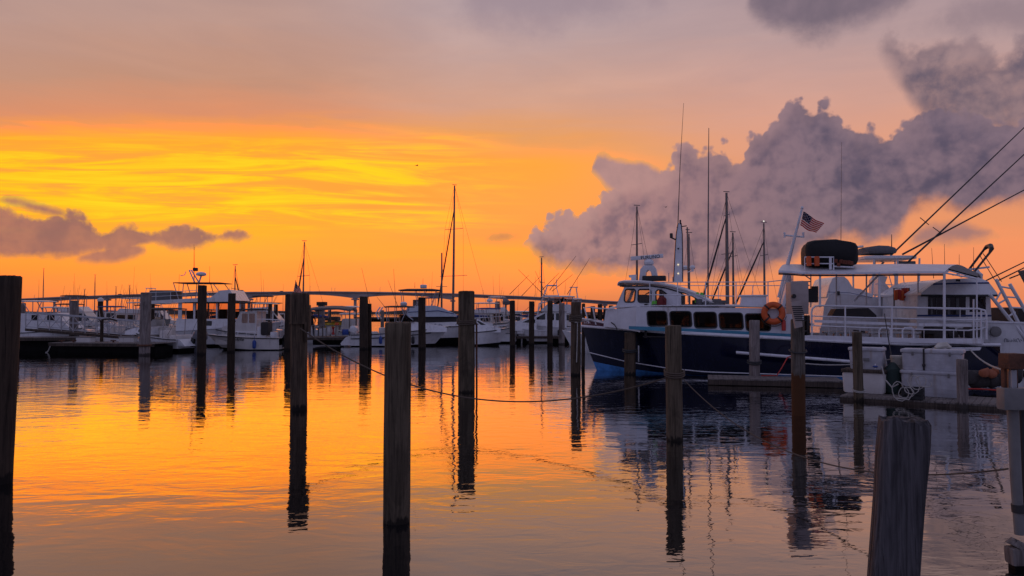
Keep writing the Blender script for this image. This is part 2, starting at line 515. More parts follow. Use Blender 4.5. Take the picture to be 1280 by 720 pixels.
GREYBOX = mat('grey_sheet_metal', (.17, .165, .16), .55, var=.15, vs=5)
TANBOX = mat('tan_sheet_metal', (.36, .30, .28), .55, var=.12, vs=3)
CONC = mat('bridge_concrete', (.40, .33, .31), .9, var=.2, vs=.05)
LAND = mat('far_shore', (.035, .028, .024), .95, var=.3, vs=.02)
DKGREEN = mat('dark_green_bag', (.012, .03, .026), .7)
COOLER = mat('cooler_plastic', (.44, .44, .47), .5, var=.16, vs=3, streak=.6)
CREAMP = mat('cream_plastic', (.50, .47, .40), .5)
SKINM = mat('skin', (.30, .17, .12), .6)
PW = wood_mat('piling_wood', (.042, .029, .019), (.115, .080, .054), tide=(.014, .011, .009), tide_z=.10)
PWD = wood_mat('piling_wood_dark', (.026, .018, .013), (.062, .042, .029), tide=(.012, .009, .007), tide_z=.12)
PWG = wood_mat('piling_wood_grey', (.14, .115, .105), (.29, .25, .235), tide=(.05, .042, .038), tide_z=.12)
PWO = wood_mat('piling_wood_olive', (.056, .042, .027), (.135, .104, .07), tide=(.018, .014, .01), tide_z=.06)
PWR = wood_mat('piling_wood_rusty', (.075, .062, .05), (.16, .14, .12), tide=(.085, .034, .012), tide_z=.95)
PFG = wood_mat('weathered_post_wood', (.028, .026, .029), (.105, .098, .104), deep=True)
PLANK = wood_mat('dock_plank', (.11, .092, .083), (.24, .21, .195))
PLANKD = wood_mat('dock_fascia', (.045, .034, .028), (.10, .075, .06))
FLAG = flag_mat()


# ------------------------------------------------------------------ mesh builder
class MB:
    def __init__(self):
        self.bm = bmesh.new()

    def v(self, p):
        return self.bm.verts.new(p)

    def poly(self, pts):
        try:
            return self.bm.faces.new([self.v(p) for p in pts])
        except ValueError:
            return None

    def box(self, c, s, rz=0.0, ry=0.0, rx=0.0, bev=0.0):
        g = bmesh.ops.create_cube(self.bm, size=1.0)['verts']
        M = Matrix.Translation(c) @ Matrix.Rotation(rz, 4, 'Z') @ Matrix.Rotation(ry, 4, 'Y') @ Matrix.Rotation(rx, 4, 'X') @ Matrix.Diagonal((s[0], s[1], s[2], 1))
        bmesh.ops.transform(self.bm, matrix=M, verts=g)
        if bev:
            ed = list({e for q in g for e in q.link_edges})
            bmesh.ops.bevel(self.bm, geom=ed, offset=bev, segments=2, affect='EDGES', profile=.6)
        return self

    def tube(self, a, b, r, r2=None, n=8):
        return self.path([a, b], [r, r if r2 is None else r2], n)

    def path(self, pts, r, n=7, closed=False):
        pts = [Vector(p) for p in pts]
        rs = r if isinstance(r, (list, tuple)) else [r] * len(pts)
        rings = []
        N = len(pts)
        up0 = None
        for i, p in enumerate(pts):
            if closed:
                t = pts[(i + 1) % N] - pts[i - 1]
            else:
                t = pts[min(i + 1, N - 1)] - pts[max(i - 1, 0)]
            t = t.normalized() if t.length > 1e-9 else Vector((0, 0, 1))
            if up0 is None:
                up0 = Vector((0, 0, 1)) if abs(t.z) < .9 else Vector((1, 0, 0))
            x = t.cross(up0)
            if x.length < 1e-4:
                x = t.cross(Vector((.3, 1, .2)))
            x.normalize()
            y = t.cross(x).normalized()
            up0 = (up0 - t * up0.dot(t)).normalized() if (up0 - t * up0.dot(t)).length > 1e-4 else up0
            rings.append([self.v(p + (x * math.cos(2 * math.pi * j / n) + y * math.sin(2 * math.pi * j / n)) * rs[i]) for j in range(n)])
        for i in range(N if closed else N - 1):
            A, B = rings[i], rings[(i + 1) % N]
            for j in range(n):
                self.bm.faces.new((A[j], A[(j + 1) % n], B[(j + 1) % n], B[j]))
        if not closed:
            self.bm.faces.new(rings[0][::-1])
            self.bm.faces.new(rings[-1])
        return self

    def grid(self, rows, closed=False):
        vs = [[self.v(p) for p in r] for r in rows]
        for i in range(len(vs) - 1):
            n = len(vs[i])
            for j in range(n if closed else n - 1):
                q = (vs[i][j], vs[i][(j + 1) % n], vs[i + 1][(j + 1) % n], vs[i + 1][j])
                try:
                    self.bm.faces.new(q)
                except ValueError:
                    pass
        return vs

    def prism(self, prof, y0, y1, hw=None):
        """side outline (x,z) between y0 and y1; hw(z) gives a half width instead (symmetric, tapered)"""
        a = [self.v((x, -hw(z) if hw else y0, z)) for x, z in prof]
        b = [self.v((x, hw(z) if hw else y1, z)) for x, z in prof]
        n = len(prof)
        self.bm.faces.new(a)
        self.bm.faces.new(b[::-1])
        for i in range(n):
            self.bm.faces.new((a[i], b[i], b[(i + 1) % n], a[(i + 1) % n]))
        return self

    def slab(self, prof, z0, z1):
        """plan outline (x,y) between z0 and z1"""
        a = [self.v((x, y, z0)) for x, y in prof]
        b = [self.v((x, y, z1)) for x, y in prof]
        n = len(prof)
        self.bm.faces.new(a[::-1])
        self.bm.faces.new(b)
        for i in range(n):
            self.bm.faces.new((a[i], a[(i + 1) % n], b[(i + 1) % n], b[i]))
        return self

    def lathe(self, prof, c=(0, 0, 0), n=18):
        rows = []
        for r, z in prof:
            rows.append([(c[0] + r * math.cos(2 * math.pi * j / n), c[1] + r * math.sin(2 * math.pi * j / n), c[2] + z) for j in range(n)])
        vs = self.grid(rows, True)
        for r, s in ((vs[0], -1), (vs[-1], 1)):
            try:
                self.bm.faces.new(r[::s])
            except ValueError:
                pass
        return self

    def ball(self, c, r, u=12, w=8):
        g = bmesh.ops.create_uvsphere(self.bm, u_segments=u, v_segments=w, radius=1.0)['verts']
        rr = (r, r, r) if not isinstance(r, (tuple, list)) else r
        bmesh.ops.transform(self.bm, matrix=Matrix.Translation(c) @ Matrix.Diagonal((*rr, 1)), verts=g)
        return self

    def holed(self, outline, holes, y0, y1):
        """a wall in the xz plane with openings, from y0 to y1 thick"""
        edges = []
        for lp in [outline] + holes:
            vs = [self.v((x, y0, z)) for x, z in lp]
            edges += [self.bm.edges.new((vs[i], vs[(i + 1) % len(vs)])) for i in range(len(vs))]
        g = bmesh.ops.triangle_fill(self.bm, use_beauty=True, use_dissolve=True, edges=edges)
        fs = [f for f in g['geom'] if isinstance(f, bmesh.types.BMFace)]
        ex = bmesh.ops.extrude_face_region(self.bm, geom=fs)
        bmesh.ops.translate(self.bm, vec=(0, y1 - y0, 0), verts=[q for q in ex['geom'] if isinstance(q, bmesh.types.BMVert)])
        return self

    def jitter(self, amt, sc=2.0):
        for q in self.bm.verts:
            d = noise.noise_vector(q.co * sc)
            q.co += d * amt
        return self

    def build(self, name, m, parent=None, loc=None, smooth=38, rz=0.0):
        bm = self.bm
        bmesh.ops.recalc_face_normals(bm, faces=bm.faces)
        me = bpy.data.meshes.new(name)
        bm.to_mesh(me)
        bm.free()
        if smooth:
            me.shade_smooth()
            me.set_sharp_from_angle(angle=R(smooth))
        me.materials.append(m)
        o = bpy.data.objects.new(name, me)
        COL.objects.link(o)
        if parent:
            o.parent = parent
        if loc is not None:
            o.location = loc
        o.rotation_euler.z = rz
        return o


def tag(o, label, cat, group=None, kind=None):
    if label:
        o['label'] = label
    if cat:
        o['category'] = cat
    if group:
        o['group'] = group
    if kind:
        o['kind'] = kind
    return o


def thing(name, label, cat, loc=(0, 0, 0), rz=0.0, group=None):
    o = bpy.data.objects.new(name, None)
    o.empty_display_size = .2
    COL.objects.link(o)
    o.location = loc
    o.rotation_euler.z = rz
    return tag(o, label, cat, group)


def rrect(x0, x1, z0, z1, r, n=4, skew=0.0):
    pts = []
    for cx, cz, a0 in ((x1 - r, z1 - r, 0), (x0 + r, z1 - r, 90), (x0 + r, z0 + r, 180), (x1 - r, z0 + r, 270)):
        for i in range(n + 1):
            a = R(a0 + 90 * i / n)
            z = cz + r * math.sin(a)
            pts.append((cx + r * math.cos(a) + skew * (z - z0), z))
    return pts


def text_mesh(body, size, m, parent, loc, rot, name='lettering', depth=.004, shear=0.0):
    cu = bpy.data.curves.new(name, 'FONT')
    cu.body = body
    cu.size = size
    cu.extrude = depth
    cu.shear = shear
    cu.align_x = 'CENTER'
    tmp = bpy.data.objects.new(name, cu)
    COL.objects.link(tmp)
    bpy.context.view_layer.update()
    me = bpy.data.meshes.new_from_object(tmp.evaluated_get(bpy.context.evaluated_depsgraph_get()))
    bpy.data.objects.remove(tmp)
    me.materials.clear()
    me.materials.append(m)
    o = bpy.data.objects.new(name, me)
    COL.objects.link(o)
    o.parent = parent
    o.location = loc
    o.rotation_euler = rot
    return o


def sag(a, b, drop, n=24):
    a, b = Vector(a), Vector(b)
    return [a.lerp(b, i / n) - Vector((0, 0, drop * 4 * (i / n) * (1 - i / n))) for i in range(n + 1)]


def scribble(w, h, m, parent, loc, rot, seed, name='lettering'):
    """a short painted name too small to read: letter-like strokes"""
    rng = random.Random(seed)
    q = MB()
    x = 0.0
    while x < w:
        lw = h * rng.uniform(.35, .65)
        hh = h * (1.0 if rng.random() < .3 else .62)
        k_ = rng.randrange(3)
        t = h * .07
        if k_ == 0:
            pts = [(x, 0), (x, hh), (x + lw, hh * .5), (x, hh * .25)]
        elif k_ == 1:
            pts = [(x + lw * math.cos(a) * .5 + lw * .5, hh * .5 + hh * .5 * math.sin(a)) for a in [i * .75 for i in range(8)]]
        else:
            pts = [(x, hh), (x + lw * .3, 0), (x + lw * .6, hh * .8), (x + lw, 0)]
        q.path([(a - w / 2 + b * .2, b, 0) for a, b in pts], t, 4)
        x += lw + h * .16 + (h * .4 if rng.random() < .15 else 0)
    o = q.build(name, m, parent, loc)
    o.rotation_euler = rot
    return o

# ================================================================== SETTING: water, far shore, bridge
w = MB()
w.grid([[(x, y, 0) for x in (-4000, -400, -60, -10, 10, 60, 400, 4000)] for y in (-300, -20, 0, 10, 40, 120, 500, 7000)])
tag(w.build('water', water_mat(), smooth=0), None, None, kind='structure')

# low wooded shore beyond the bridge
rows_f, rows_t, rows_b = [], [], []
for i in range(241):
    x = -1300 + i * (2700 / 240)
    h = 3.2 + 2.6 * noise.noise((x * .012, 3.1, 0)) + 2.2 * noise.noise((x * .06, 1.2, 0)) + 1.2 * noise.noise((x * .21, 7, 0))
    rows_f.append((x, 1010, -1))
    rows_t.append((x, 1025 + 6 * noise.noise((x * .05, 0, 0)), max(.8, h)))
    rows_b.append((x, 1120, .5))
s = MB()
s.grid([rows_f, rows_t, rows_b])
tag(s.build('shoreline', LAND, smooth=0), None, None, kind='structure')

# the long concrete road bridge
BY = 900.0
bridge = thing('road_bridge', 'long concrete road bridge with haunched spans crossing the whole skyline', 'bridge', (0, BY, 0))
deckline = [(-260, 386), (-120, 380.5), (20, 374.6), (100, 371.2), (180, 368.6), (250, 366.8), (320, 365.8), (400, 365.2), (470, 365.8), (560, 367.6), (640, 370.6), (700, 373.6), (770, 377.6), (880, 383.6), (960, 387)]


def deck_z(px):
    for (a, ya), (b, yb) in zip(deckline, deckline[1:]):
        if a <= px <= b:
            f = (px - a) / (b - a)
            f = f * f * (3 - 2 * f) * .3 + f * .7
            return at(px, ya + (yb - ya) * f, BY).z
    return 2.0


bx = lambda px: at(px, 380, BY).x
piers = [-190, -130, -60, 8, 68, 134, 186, 308, 444, 566, 632, 694, 756, 812, 866, 915]


def depth(px):
    for a, b in zip(piers, piers[1:]):
        if a <= px <= b:
            f = (px - a) / (b - a)
            big = (b - a) > 100
            return (2.9 if big else 3.1) + (4.4 if big else .5) * abs(2 * f - 1) ** 2.2
    return 3.6


N = 220
top, soff = [], []
for i in range(N + 1):
    px = -190 + (915 + 190) * i / N
    top.append((bx(px), deck_z(px)))
    soff.append((bx(px), max(.4, deck_z(px) - depth(px))))
g = MB()
g.grid([[(x, -7, z - .2) for x, z in top], [(x, -5, z - 1.2) for x, z in top], [(x, -4.2, z) for x, z in soff], [(x, 4.2, z) for x, z in soff], [(x, 5, z - 1.2) for x, z in top], [(x, 7, z - .2) for x, z in top], [(x, -7, z - .2) for x, z in top]])
g.build('girder', CONC, bridge)
g = MB()
for y in (-7, 6.6):
    g.grid([[(x, y, z - .25) for x, z in top], [(x, y, z + .95) for x, z in top], [(x, y + .4, z + .95) for x, z in top], [(x, y + .4, z - .25) for x, z in top]])
g.build('parapet', CONC, bridge)
for p in piers[1:-1]:
    z = deck_z(p) - depth(p)
    if z < 1.2:
        continue
    g = MB()
    x = bx(p)
    wide = 3.6 if p in (308, 444) else 2.6
    for sx in ((-3.2, 3.2) if p in (308,) else (0,)):
        g.lathe([(wide * .55, -2), (wide * .5, z - 2.6), (wide * .8, z - 1.2), (wide * .8, z + .3)], (x + sx, 0, 0), 10)
        if z > 8:
            g.box((x + sx, 0, z - .9), (wide * 2.2, 8.6, 1.7), bev=.3)
    g.build('pier', CONC, bridge)

for px, h_ in ((47, 4.5), (110, 2.5), (231, 5.5), (289, 6), (376, 3), (389, 6.5), (416, 5), (420, 5), (476, 6), (525, 3), (604, 5.5), (668, 3), (731, 5)):
    z = deck_z(px)
    m = MB()
    m.path([(bx(px), -6.4, z), (bx(px), -6.4, z + h_), (bx(px) + .9, -6.4, z + h_ + .2)], .16, 5)
    m.build('lamp_post', CONC, bridge)
for px, w_, h_ in ((301, 8, 3.4), (352, 4.4, 1.9), (548, 4.6, 2.0), (150, 5, 2.0)):
    z = deck_z(px)
    m = MB()
    m.prism([(bx(px) - w_ / 2, z), (bx(px) - w_ / 2, z + h_ * .7), (bx(px) - w_ * .3, z + h_), (bx(px) + w_ * .25, z + h_), (bx(px) + w_ * .5, z + h_ * .55), (bx(px) + w_ / 2, z)], -1 + BY, 1 + BY)
    o = m.build('vehicle', RUBBER)
    tag(o, {301: 'tiny lorry on the bridge above its left twin pier', 352: 'tiny car in the middle of the main bridge span', 548: 'tiny car on the bridge left of the tallest mast', 150: 'tiny car on the bridge above the gangway'}[px], 'lorry' if px == 301 else 'car')

# ================================================================== PILINGS
PG = 'wooden mooring pilings standing in the harbour'


def piling_mesh(r, z0, z1, lean=(0, 0), seed=0, wear=.05, seg=18, flat=False):
    m = MB()
    n = max(8, int((z1 - z0) / .16))
    rows = []
    for i in range(n + 1):
        z = z0 + (z1 - z0) * i / n
        k_ = 1 - .04 * i / n
        row = []
        for j in range(seg):
            a = 2 * math.pi * j / seg
            d = 1 + wear * noise.noise((math.cos(a) * 1.6 + seed * 3.1, math.sin(a) * 1.6, z * .55)) + wear * .5 * noise.noise((math.cos(a) * 5 + seed, math.sin(a) * 5, z * 2))
            top_n = .03 * noise.noise((math.cos(a) * 1.5 + seed, math.sin(a) * 1.5, 2.2)) if i == n else 0
            row.append((math.cos(a) * r * k_ * d + lean[0] * z, math.sin(a) * r * k_ * d + lean[1] * z, z + top_n))
        rows.append(row)
    last = rows[-1]
    cx, cy = lean[0] * z1, lean[1] * z1
    rows.append([((x - cx) * .93 + cx, (y - cy) * .93 + cy, z + .012) for x, y, z in last])
    rows.append([((x - cx) * .4 + cx, (y - cy) * .4 + cy, z1 + .02 + .012 * noise.noise((x * 9 + seed, y * 9, 0))) for x, y, z in last])
    vs = m.grid(rows, True)
    m.bm.faces.new(vs[-1])
    return m


PIL = {}


def piling(key, x0, x1, yt, yw, m, label, lean=(0, 0), group=PG, wear=.05, name='piling'):
    p = onw((x0 + x1) / 2, yw)
    if lean == (0, 0):
        rl = random.Random(int(x0 * 10))
        lean = (rl.uniform(-.012, .012), rl.uniform(-.01, .01))
    d = p.y
    r = (x1 - x0) / 2 * d / F
    zt = at((x0 + x1) / 2, yt, d).z
    p.x -= lean[0] * zt * .5
    o = piling_mesh(r, -1.0, zt, lean, seed=(x0 * .37) % 17, wear=wear).build(name, m, loc=(p.x, p.y, 0), smooth=50)
    tag(o, label, 'piling', group)
    PIL[key] = (p.x, p.y, r, zt, o)
    return o


piling('L', -14, 17, 346, 604, PWD, 'thick dark piling cut by the left edge of the picture, near the camera', lean=(.028, 0))
piling('B', 479, 513, 405, 652, PWO, 'squat olive brown piling, nearest of those left of the middle', lean=(.003, 0))
piling('C', 572.5, 593.5, 364.5, 490, PWO, 'tall thick olive piling with a rope tied round its middle')
piling('D', 832.5, 853.5, 408, 550, PWO, 'piling in front of the blue hull where two slack ropes meet', lean=(-.008, 0))
piling('E', 362.5, 383.5, 367, 512, PW, 'tall piling with a thicker collar top and a board nailed to its right side')
piling('E2', 355.5, 366, 368, 438, PWD, 'dark piling standing just behind and left of the collared piling')
piling('F', 990, 1007, 400, 519, PWR, 'piling with rusty orange foot carrying a tan utility box')
piling('G', 713.5, 726, 378, 469, PW, 'piling wrapped with pale rope just off the blue bow')
piling('G2', 727, 731.5, 380, 462, PWD, 'slim dark piling half hidden behind the rope wrapped one at the bow')
piling('H', 780.5, 795, 416, 468, PW, 'short piling with a black band in front of the navy bow')
piling('I', 937, 950, 401, 477.5, PWG, 'grey piling under the last cabin window of the blue boat')
piling('J', 1067, 1079, 416, 501.5, PWO, 'piling in front of the white cooler standing on a low white chest')
piling('K', 1197, 1210, 450, 510, PWG, 'short squared grey post at the right end of the stacked chests')
piling('M', 174.5, 187.5, 366, 444, PWG, 'pale grey piling in front of the white cuddy boat')
piling('N', 246.5, 257.5, 357, 443, PWD, 'tall dark piling in front of the radar topped motor yacht')
piling('O', 284, 293.5, 367, 440, PWD, 'dark piling in front of the bow of the open skiff')
piling('P', 449, 460, 371, 436.5, PWD, 'dark piling in front of the twin white outboards')
piling('P2', 459.5, 464.5, 380, 436, PWD, 'thin dark piling touching the right side of the one by the outboards')
piling('Q', 522.5, 532, 372, 436, PWD, 'dark piling crossing the pale canvas top of the sport cruiser')
piling('U', 637, 644, 376, 433, PWD, 'thin dark piling leftmost of the row of three before the sport fisher')
piling('V', 661, 668, 377, 431, PWD, 'thin dark piling in the middle of the row of three before the sport fisher')
piling('X', 684, 691, 376, 431, PWD, 'thin dark piling at the right of the row of three before the sport fisher')
piling('Y', 618.5, 625, 377, 424, PWG, 'pale grey piling behind the bow of the white cabin cruiser')
piling('Z', 698.5, 706, 379, 430.5, PWG, 'pale grey piling right of the three thin dark ones')
piling('AA', 86.5, 97, 376, 436, PWG, 'broad grey piling rising behind the gangway rail')
piling('AB', 121.5, 128, 376, 424, PWD, 'dark piling with a pale cap behind the gangway')
piling('AC', 22, 31, 379, 430, PWG, 'grey piling beside the left edge piling, by the dock lamp')
piling('AD', 334.5, 339.5, 378, 425, PWD, 'dark stub piling behind the skiff console, left of two')
piling('AE', 342, 347, 381, 424, PWD, 'dark stub piling behind the skiff outboard, right of two')
piling('AF', 397.5, 406, 380.5, 428, PWG, 'capped grey piling rising through the fuel dock canopy')
piling('AG', 409.5, 412.5, 388, 424, PWG, 'thin grey piling under the fuel dock canopy')
piling('AH', 515.5, 522.5, 375, 428, PWG, 'grey piling behind the windscreen of the walkaround boat')
piling('AI', 475.5, 480, 388, 424, PWG, 'small grey piling under the hardtop of the walkaround boat')
piling('AJ', 188, 192.5, 376, 430, PWD, 'narrow dark piling right behind the pale grey one by the cuddy boat')

# collar and nailed board on the collared piling
x, y, r, zt, o = PIL['E']
zc = at(372, 405, y).z
piling_mesh(r * 1.17, zc, zt - .02, seed=4, wear=.07).build('collar', PW, o, smooth=50)
m = MB()
m.box((r + .015, -.04, at(0, 398, y).z), (.07, .24, .66), bev=.012)
m.box((r - .01, -.14, at(0, 415, y).z), (.06, .08, .5), bev=.01)
m.build('nailed_board', PW, o)
# pale cap on the far one
x, y, r, zt, o = PIL['AB']
MB().lathe([(r * 1.15, zt - .05), (r * 1.1, zt + .15), (r * .3, zt + .3)], (0, 0, 0), 12).build('cap', WHITE2, o)
x, y, r, zt, o = PIL['AF']
MB().box((0, 0, zt + .05), (r * 2.6, r * 2.6, .3), bev=.03).build('cap', PLANKD, o)
# rings on two pilings
x, y, r, zt, o = PIL['M']
MB().path([(math.cos(a) * (r + .05), math.sin(a) * (r + .05), .55) for a in [2 * math.pi * i / 18 for i in range(18)]], .06, 6, True).build('dock_ring', RUST, o)


def wrap(key, z0, n, m, rr=.018, name='rope_wrap'):
    x, y, r, zt, o = PIL[key]
    pts = []
    for i in range(n * 14 + 1):
        a = 2 * math.pi * i / 14
        pts.append((math.cos(a) * (r * 1.06 + rr), math.sin(a) * (r * 1.06 + rr), z0 + i / 14 * rr * 2.2 + .05 * math.sin(a)))
    w_ = MB()
    w_.path(pts, rr, 5)
    w_.build(name, m, o)


wrap('C', at(0, 405, PIL['C'][1]).z, 3, ROPE, .022)
wrap('D', at(0, 470, PIL['D'][1]).z, 3, ROPE, .017)
wrap('H', at(0, 440, PIL['H'][1]).z, 2, RUBBER, .03)
wrap('I', at(0, 455, PIL['I'][1]).z, 2, RUBBER, .03)
wrap('F', at(0, 440, PIL['F'][1]).z, 1, RUBBER, .02)
wrap('G', at(0, 402, PIL['G'][1]).z, 4, ROPE, .03)
wrap('J', at(0, 489, PIL['J'][1]).z, 2, ROPEW, .014)
x, y, r, zt, o = PIL['G']
zz = at(0, 403, y).z
m = MB()
m.path([(r * .3, -r - .03, zz), (r * .25, -r - .04, zz - .6), (r * .1, -r - .03, zz - 1.5)], .018, 5)
m.path([(-r - .02, -.1, zz + .05), (0, -r - .06, zz), (r + .05, -.1, zz + .05), (r + .7, .5, zz + .12)], .022, 5)
m.build('rope_tail', ROPEW, o)
# cleat handle on the short piling
x, y, r, zt, o = PIL['H']
MB().box((r + .1, -.05, at(0, 442, y).z), (.05, .05, .62), bev=.01).build('steel_bracket', ALU, o)
# thin pole tied to the tall olive piling
x, y, r, zt, o = PIL['C']
m = MB()
m.tube((r + .06, -.05, -1), (r + .05, -.05, at(0, 404, y).z), .03, n=7)
m.build('tied_pole', RUST, o)

# tan utility pedestal fixed to the rusty footed piling
x, y, r, zt, o = PIL['F']
ped = thing('utility_box', 'tan utility box with louvred cover fixed to the rusty footed piling', 'utility box', (x, y - r - .02, 0))
z0, z1 = at(0, 408, y).z, at(0, 352, y).z
wd = 22 * y / F
m = MB()
m.box((-.01, .16, (z0 + z1) / 2 + .14), (wd, .34, (z1 - z0) - .30), bev=.02)
m.build('cabinet', TANBOX, ped)
m = MB()
za, zb = at(0, 409, y).z, at(0, 378, y).z
m.prism([(-wd * .60, zb), (-wd * .02, zb + .04), (wd * .02, za + .02), (-wd * .36, za - .02)], -.10, -.016)
cv_ = m.build('louvred_cover', TANBOX, ped)
m = MB()
for i in range(8):
    zq = zb - .10 - i * (zb - za - .22) / 8
    xq = -wd * .33 + i * .012
    m.box((xq + .015, -.104, zq), (.24, .012, .022))
m.build('louvre_slot', BLACK, ped)
m = MB()
m.tube((-wd * .42, -.03, zb + .14), (-wd * .42, -.09, zb + .14), .05, n=12)
m.build('knob', BLACK, ped)

# the near weathered post, bottom right
pY = 4.45
pt = at(1130, 527, pY)
fgp = MB()
rows = []
ww = 34 * pY / F
seg = 40
rng = random.Random(3)
for i in range(26):
    f = i / 25
    z = -.9 + (pt.z + .9) * f
    row = []
    for j in range(seg):
        a = 2 * math.pi * j / seg
        ca, sa = math.cos(a), math.sin(a)
        e = 5.5                                             # a rounded square, worn at the corners
        q = (abs(ca) ** e + abs(sa) ** e) ** (-1 / e)
        rr = ww * .80 * q * (1 + .05 * noise.noise((ca * 1.3, sa * 1.3, z * .6)) + .012 * noise.noise((ca * 4, sa * 4, z * .5)))
        cr = max(0, noise.noise((a * 3.3, 0, z * .35)) - .25)
        rr *= 1 - .05 * cr
        bulge = .05 * ww * math.exp(-((f - .93) / .06) ** 2)
        X, Y2 = (rr + bulge) * ca, (rr + bulge) * sa
        c_, s_ = math.cos(-.32), math.sin(-.32)
        row.append((X * c_ - Y2 * s_, X * s_ + Y2 * c_, z))
    rows.append(row)
top = rows[-1]
tops = [[(x, y, z + .022 * noise.noise((x * 14, y * 14, 1)) + (.015 if x < 0 else -.012)) for x, y, z in top]]
for sc_ in (.86, .6, .3):
    tops.append([(x * sc_, y * sc_, z + .02 + .03 * noise.noise((x * sc_ * 17, y * sc_ * 17, 5)) - .05 * max(0, noise.noise((x * sc_ * 6 + 3, y * sc_ * 6, 8)))) for x, y, z in top])
rows[-1] = tops[0]
vs = fgp.grid(rows + tops[1:], True)
fgp.bm.faces.new(vs[-1])
for q in fgp.bm.verts:
    q.co.x += .085 * (q.co.z - pt.z)
o = fgp.build('piling', PFG, loc=(pt.x, pY, 0), smooth=60)
tag(o, 'split and weathered grey square post leaning in the near right corner', 'piling', PG)

# ================================================================== THE BLUE PARTY BOAT
BO = Vector((7.2, 27.6, 0))
BANG = R(-16)
BU = Vector((math.cos(BANG), math.sin(BANG), 0))
BV = Vector((-math.sin(BANG), math.cos(BANG), 0))
HB = 2.1
boat = thing('passenger_boat', 'long navy hulled passenger boat with white cabin, railed stern deck and awning roof', 'boat', BO, BANG)


def bl(px, py, v=0.0):
    r = ray(px, py)
    cpos = Vector((0, 0, HC))
    t = (v - (cpos - BO).dot(BV)) / r.dot(BV)
    p = cpos + r * t - BO
    return Vector((p.dot(BU), v, p.z))


def bw(u, v, z):
    return BO + BU * u + BV * v + Vector((0, 0, z))


def pl(pts, x):
    for (a, ya), (b, yb) in zip(pts, pts[1:]):
        if x <= b:
            return ya + (yb - ya) * max(0, (x - a)) / (b - a)
    return pts[-1][1]


def zon(u, v, curve_px):
    z = 1.0
    for _ in range(5):
        px, py = proj(bw(u, v, z))
        q = pl(curve_px, px)
        z = bl(px, q, v).z
    return z


RAIL = [(720, 407), (727, 407.5), (760, 410), (833, 415.5), (880, 418), (978, 423), (1057, 427.4), (1128, 430), (1227, 431), (1300, 431.5)]
CAP = [(720, 397.5), (727, 398), (772, 407), (795, 411.5), (833, 414), (880, 416.5), (978, 421.5), (1057, 426.2), (1128, 429), (1227, 430), (1300, 430.6)]
BOOTL = [(720, 436), (736, 440.5), (783, 452), (833, 460), (883, 465), (1053, 470.5), (1227, 474), (1300, 475)]
u_end = bl(1252, 437, 0).x
stem = {'cap': bl(726.5, 398, HB).x, 'rail': bl(727.5, 408, HB).x, 'boot': bl(737, 441, HB).x, 'wl': bl(746, 461, HB).x}
stem['keel'] = stem['wl'] + .9
stem['blue'] = (stem['boot'] + stem['wl']) / 2
NS = 30


def hbf(l, s):
    full, ex = {'cap': (.40, 2.5), 'rail': (.42, 2.4), 'mid': (.46, 2.1), 'boot': (.50, 1.8), 'blue': (.52, 1.75), 'wl': (.54, 1.7), 'keel': (.6, 1.3)}[l]
    q = 1 - max(0, 1 - s / full) ** ex
    return HB * q * {'cap': 1, 'rail': 1, 'mid': .98, 'boot': .95, 'blue': .94, 'wl': .92, 'keel': .5}[l] * (1 - .06 * max(0, (s - .7) / .3))


def hp(l, s, side):
    us = (stem['rail'] + stem['boot']) / 2 if l == 'mid' else stem[l]
    u = us + s * (u_end - us)
    hb = hbf(l, s)
    v = HB - hb
    if l == 'cap':
        z = max(zon(u, v, CAP), zon(u, v, RAIL) + .02)
    elif l == 'rail':
        z = zon(u, v, RAIL)
    elif l == 'mid':
        z = (zon(u, v, RAIL) * .5 + zon(u, v, BOOTL) * .5)
    elif l == 'boot':
        z = zon(u, v, BOOTL)
    elif l == 'blue':
        z = zon(u, v, BOOTL) - .03 - .30 * max(0, 1 - s / .5)
    else:
        z = -.02 if l == 'wl' else -.8
    return Vector((u, HB - hb if side < 0 else HB + hb, z))


ss_ = [(i / NS) ** 1.25 for i in range(NS + 1)]
m = MB()
for sd in (-1, 1):
    m.grid([[hp(l, s, sd) for l in ('rail', 'mid', 'boot', 'blue')] for s in ss_])
m.poly([hp('rail', 1, -1), hp('rail', 1, 1), hp('blue', 1, 1), hp('blue', 1, -1)])
bmesh.ops.remove_doubles(m.bm, verts=m.bm.verts, dist=.002)
hullo = m.build('hull', NAVY, boat, smooth=60)
m = MB()
for sd in (-1, 1):
    m.grid([[hp(l, s, sd) for l in ('cap', 'rail')] for s in ss_])
m.poly([hp('cap', 1, -1), hp('cap', 1, 1), hp('rail', 1, 1), hp('rail', 1, -1)])
m.build('bulwark', MAROON, boat, smooth=60)
scribble(.45, .16, PAINT, boat, bl(736, 404.5, HB - .42), (R(90), 0, R(38)), 12, 'bow_lettering')
m = MB()
for sd in (-1, 1):
    m.grid([[hp(l, s, sd) for l in ('blue', 'wl', 'keel')] for s in ss_])
m.poly([hp('blue', 1, -1), hp('blue', 1, 1), hp('keel', 1, 1), hp('keel', 1, -1)])
m.build('bottom_paint', BOOT, hullo, smooth=60)
out = lambda p, sd, d: Vector((p.x, p.y + sd * d, p.z))
m = MB()
for sd in (-1, 1):
    m.path([out(hp('rail', s, sd), sd, .02) for s in ss_], .055, 7)
m.build('rub_rail', PAINT, hullo)
m = MB()
for sd in (-1, 1):
    m.path([out(hp('boot', s, sd), sd, .006) for s in ss_], .022, 5)
m.build('boot_stripe', PAINT, hullo)
m = MB()
for sd in (-1, 1):
    m.path([hp('cap', s, sd) for s in ss_], .035, 6)
m.build('cap_rail', PAINT, hullo)
m = MB()
m.grid([[out(hp('cap', s, sd), sd, -.03 if hbf('cap', s) > .04 else 0) + Vector((0, 0, -.06)) for sd in (-1, 1)] for s in ss_])
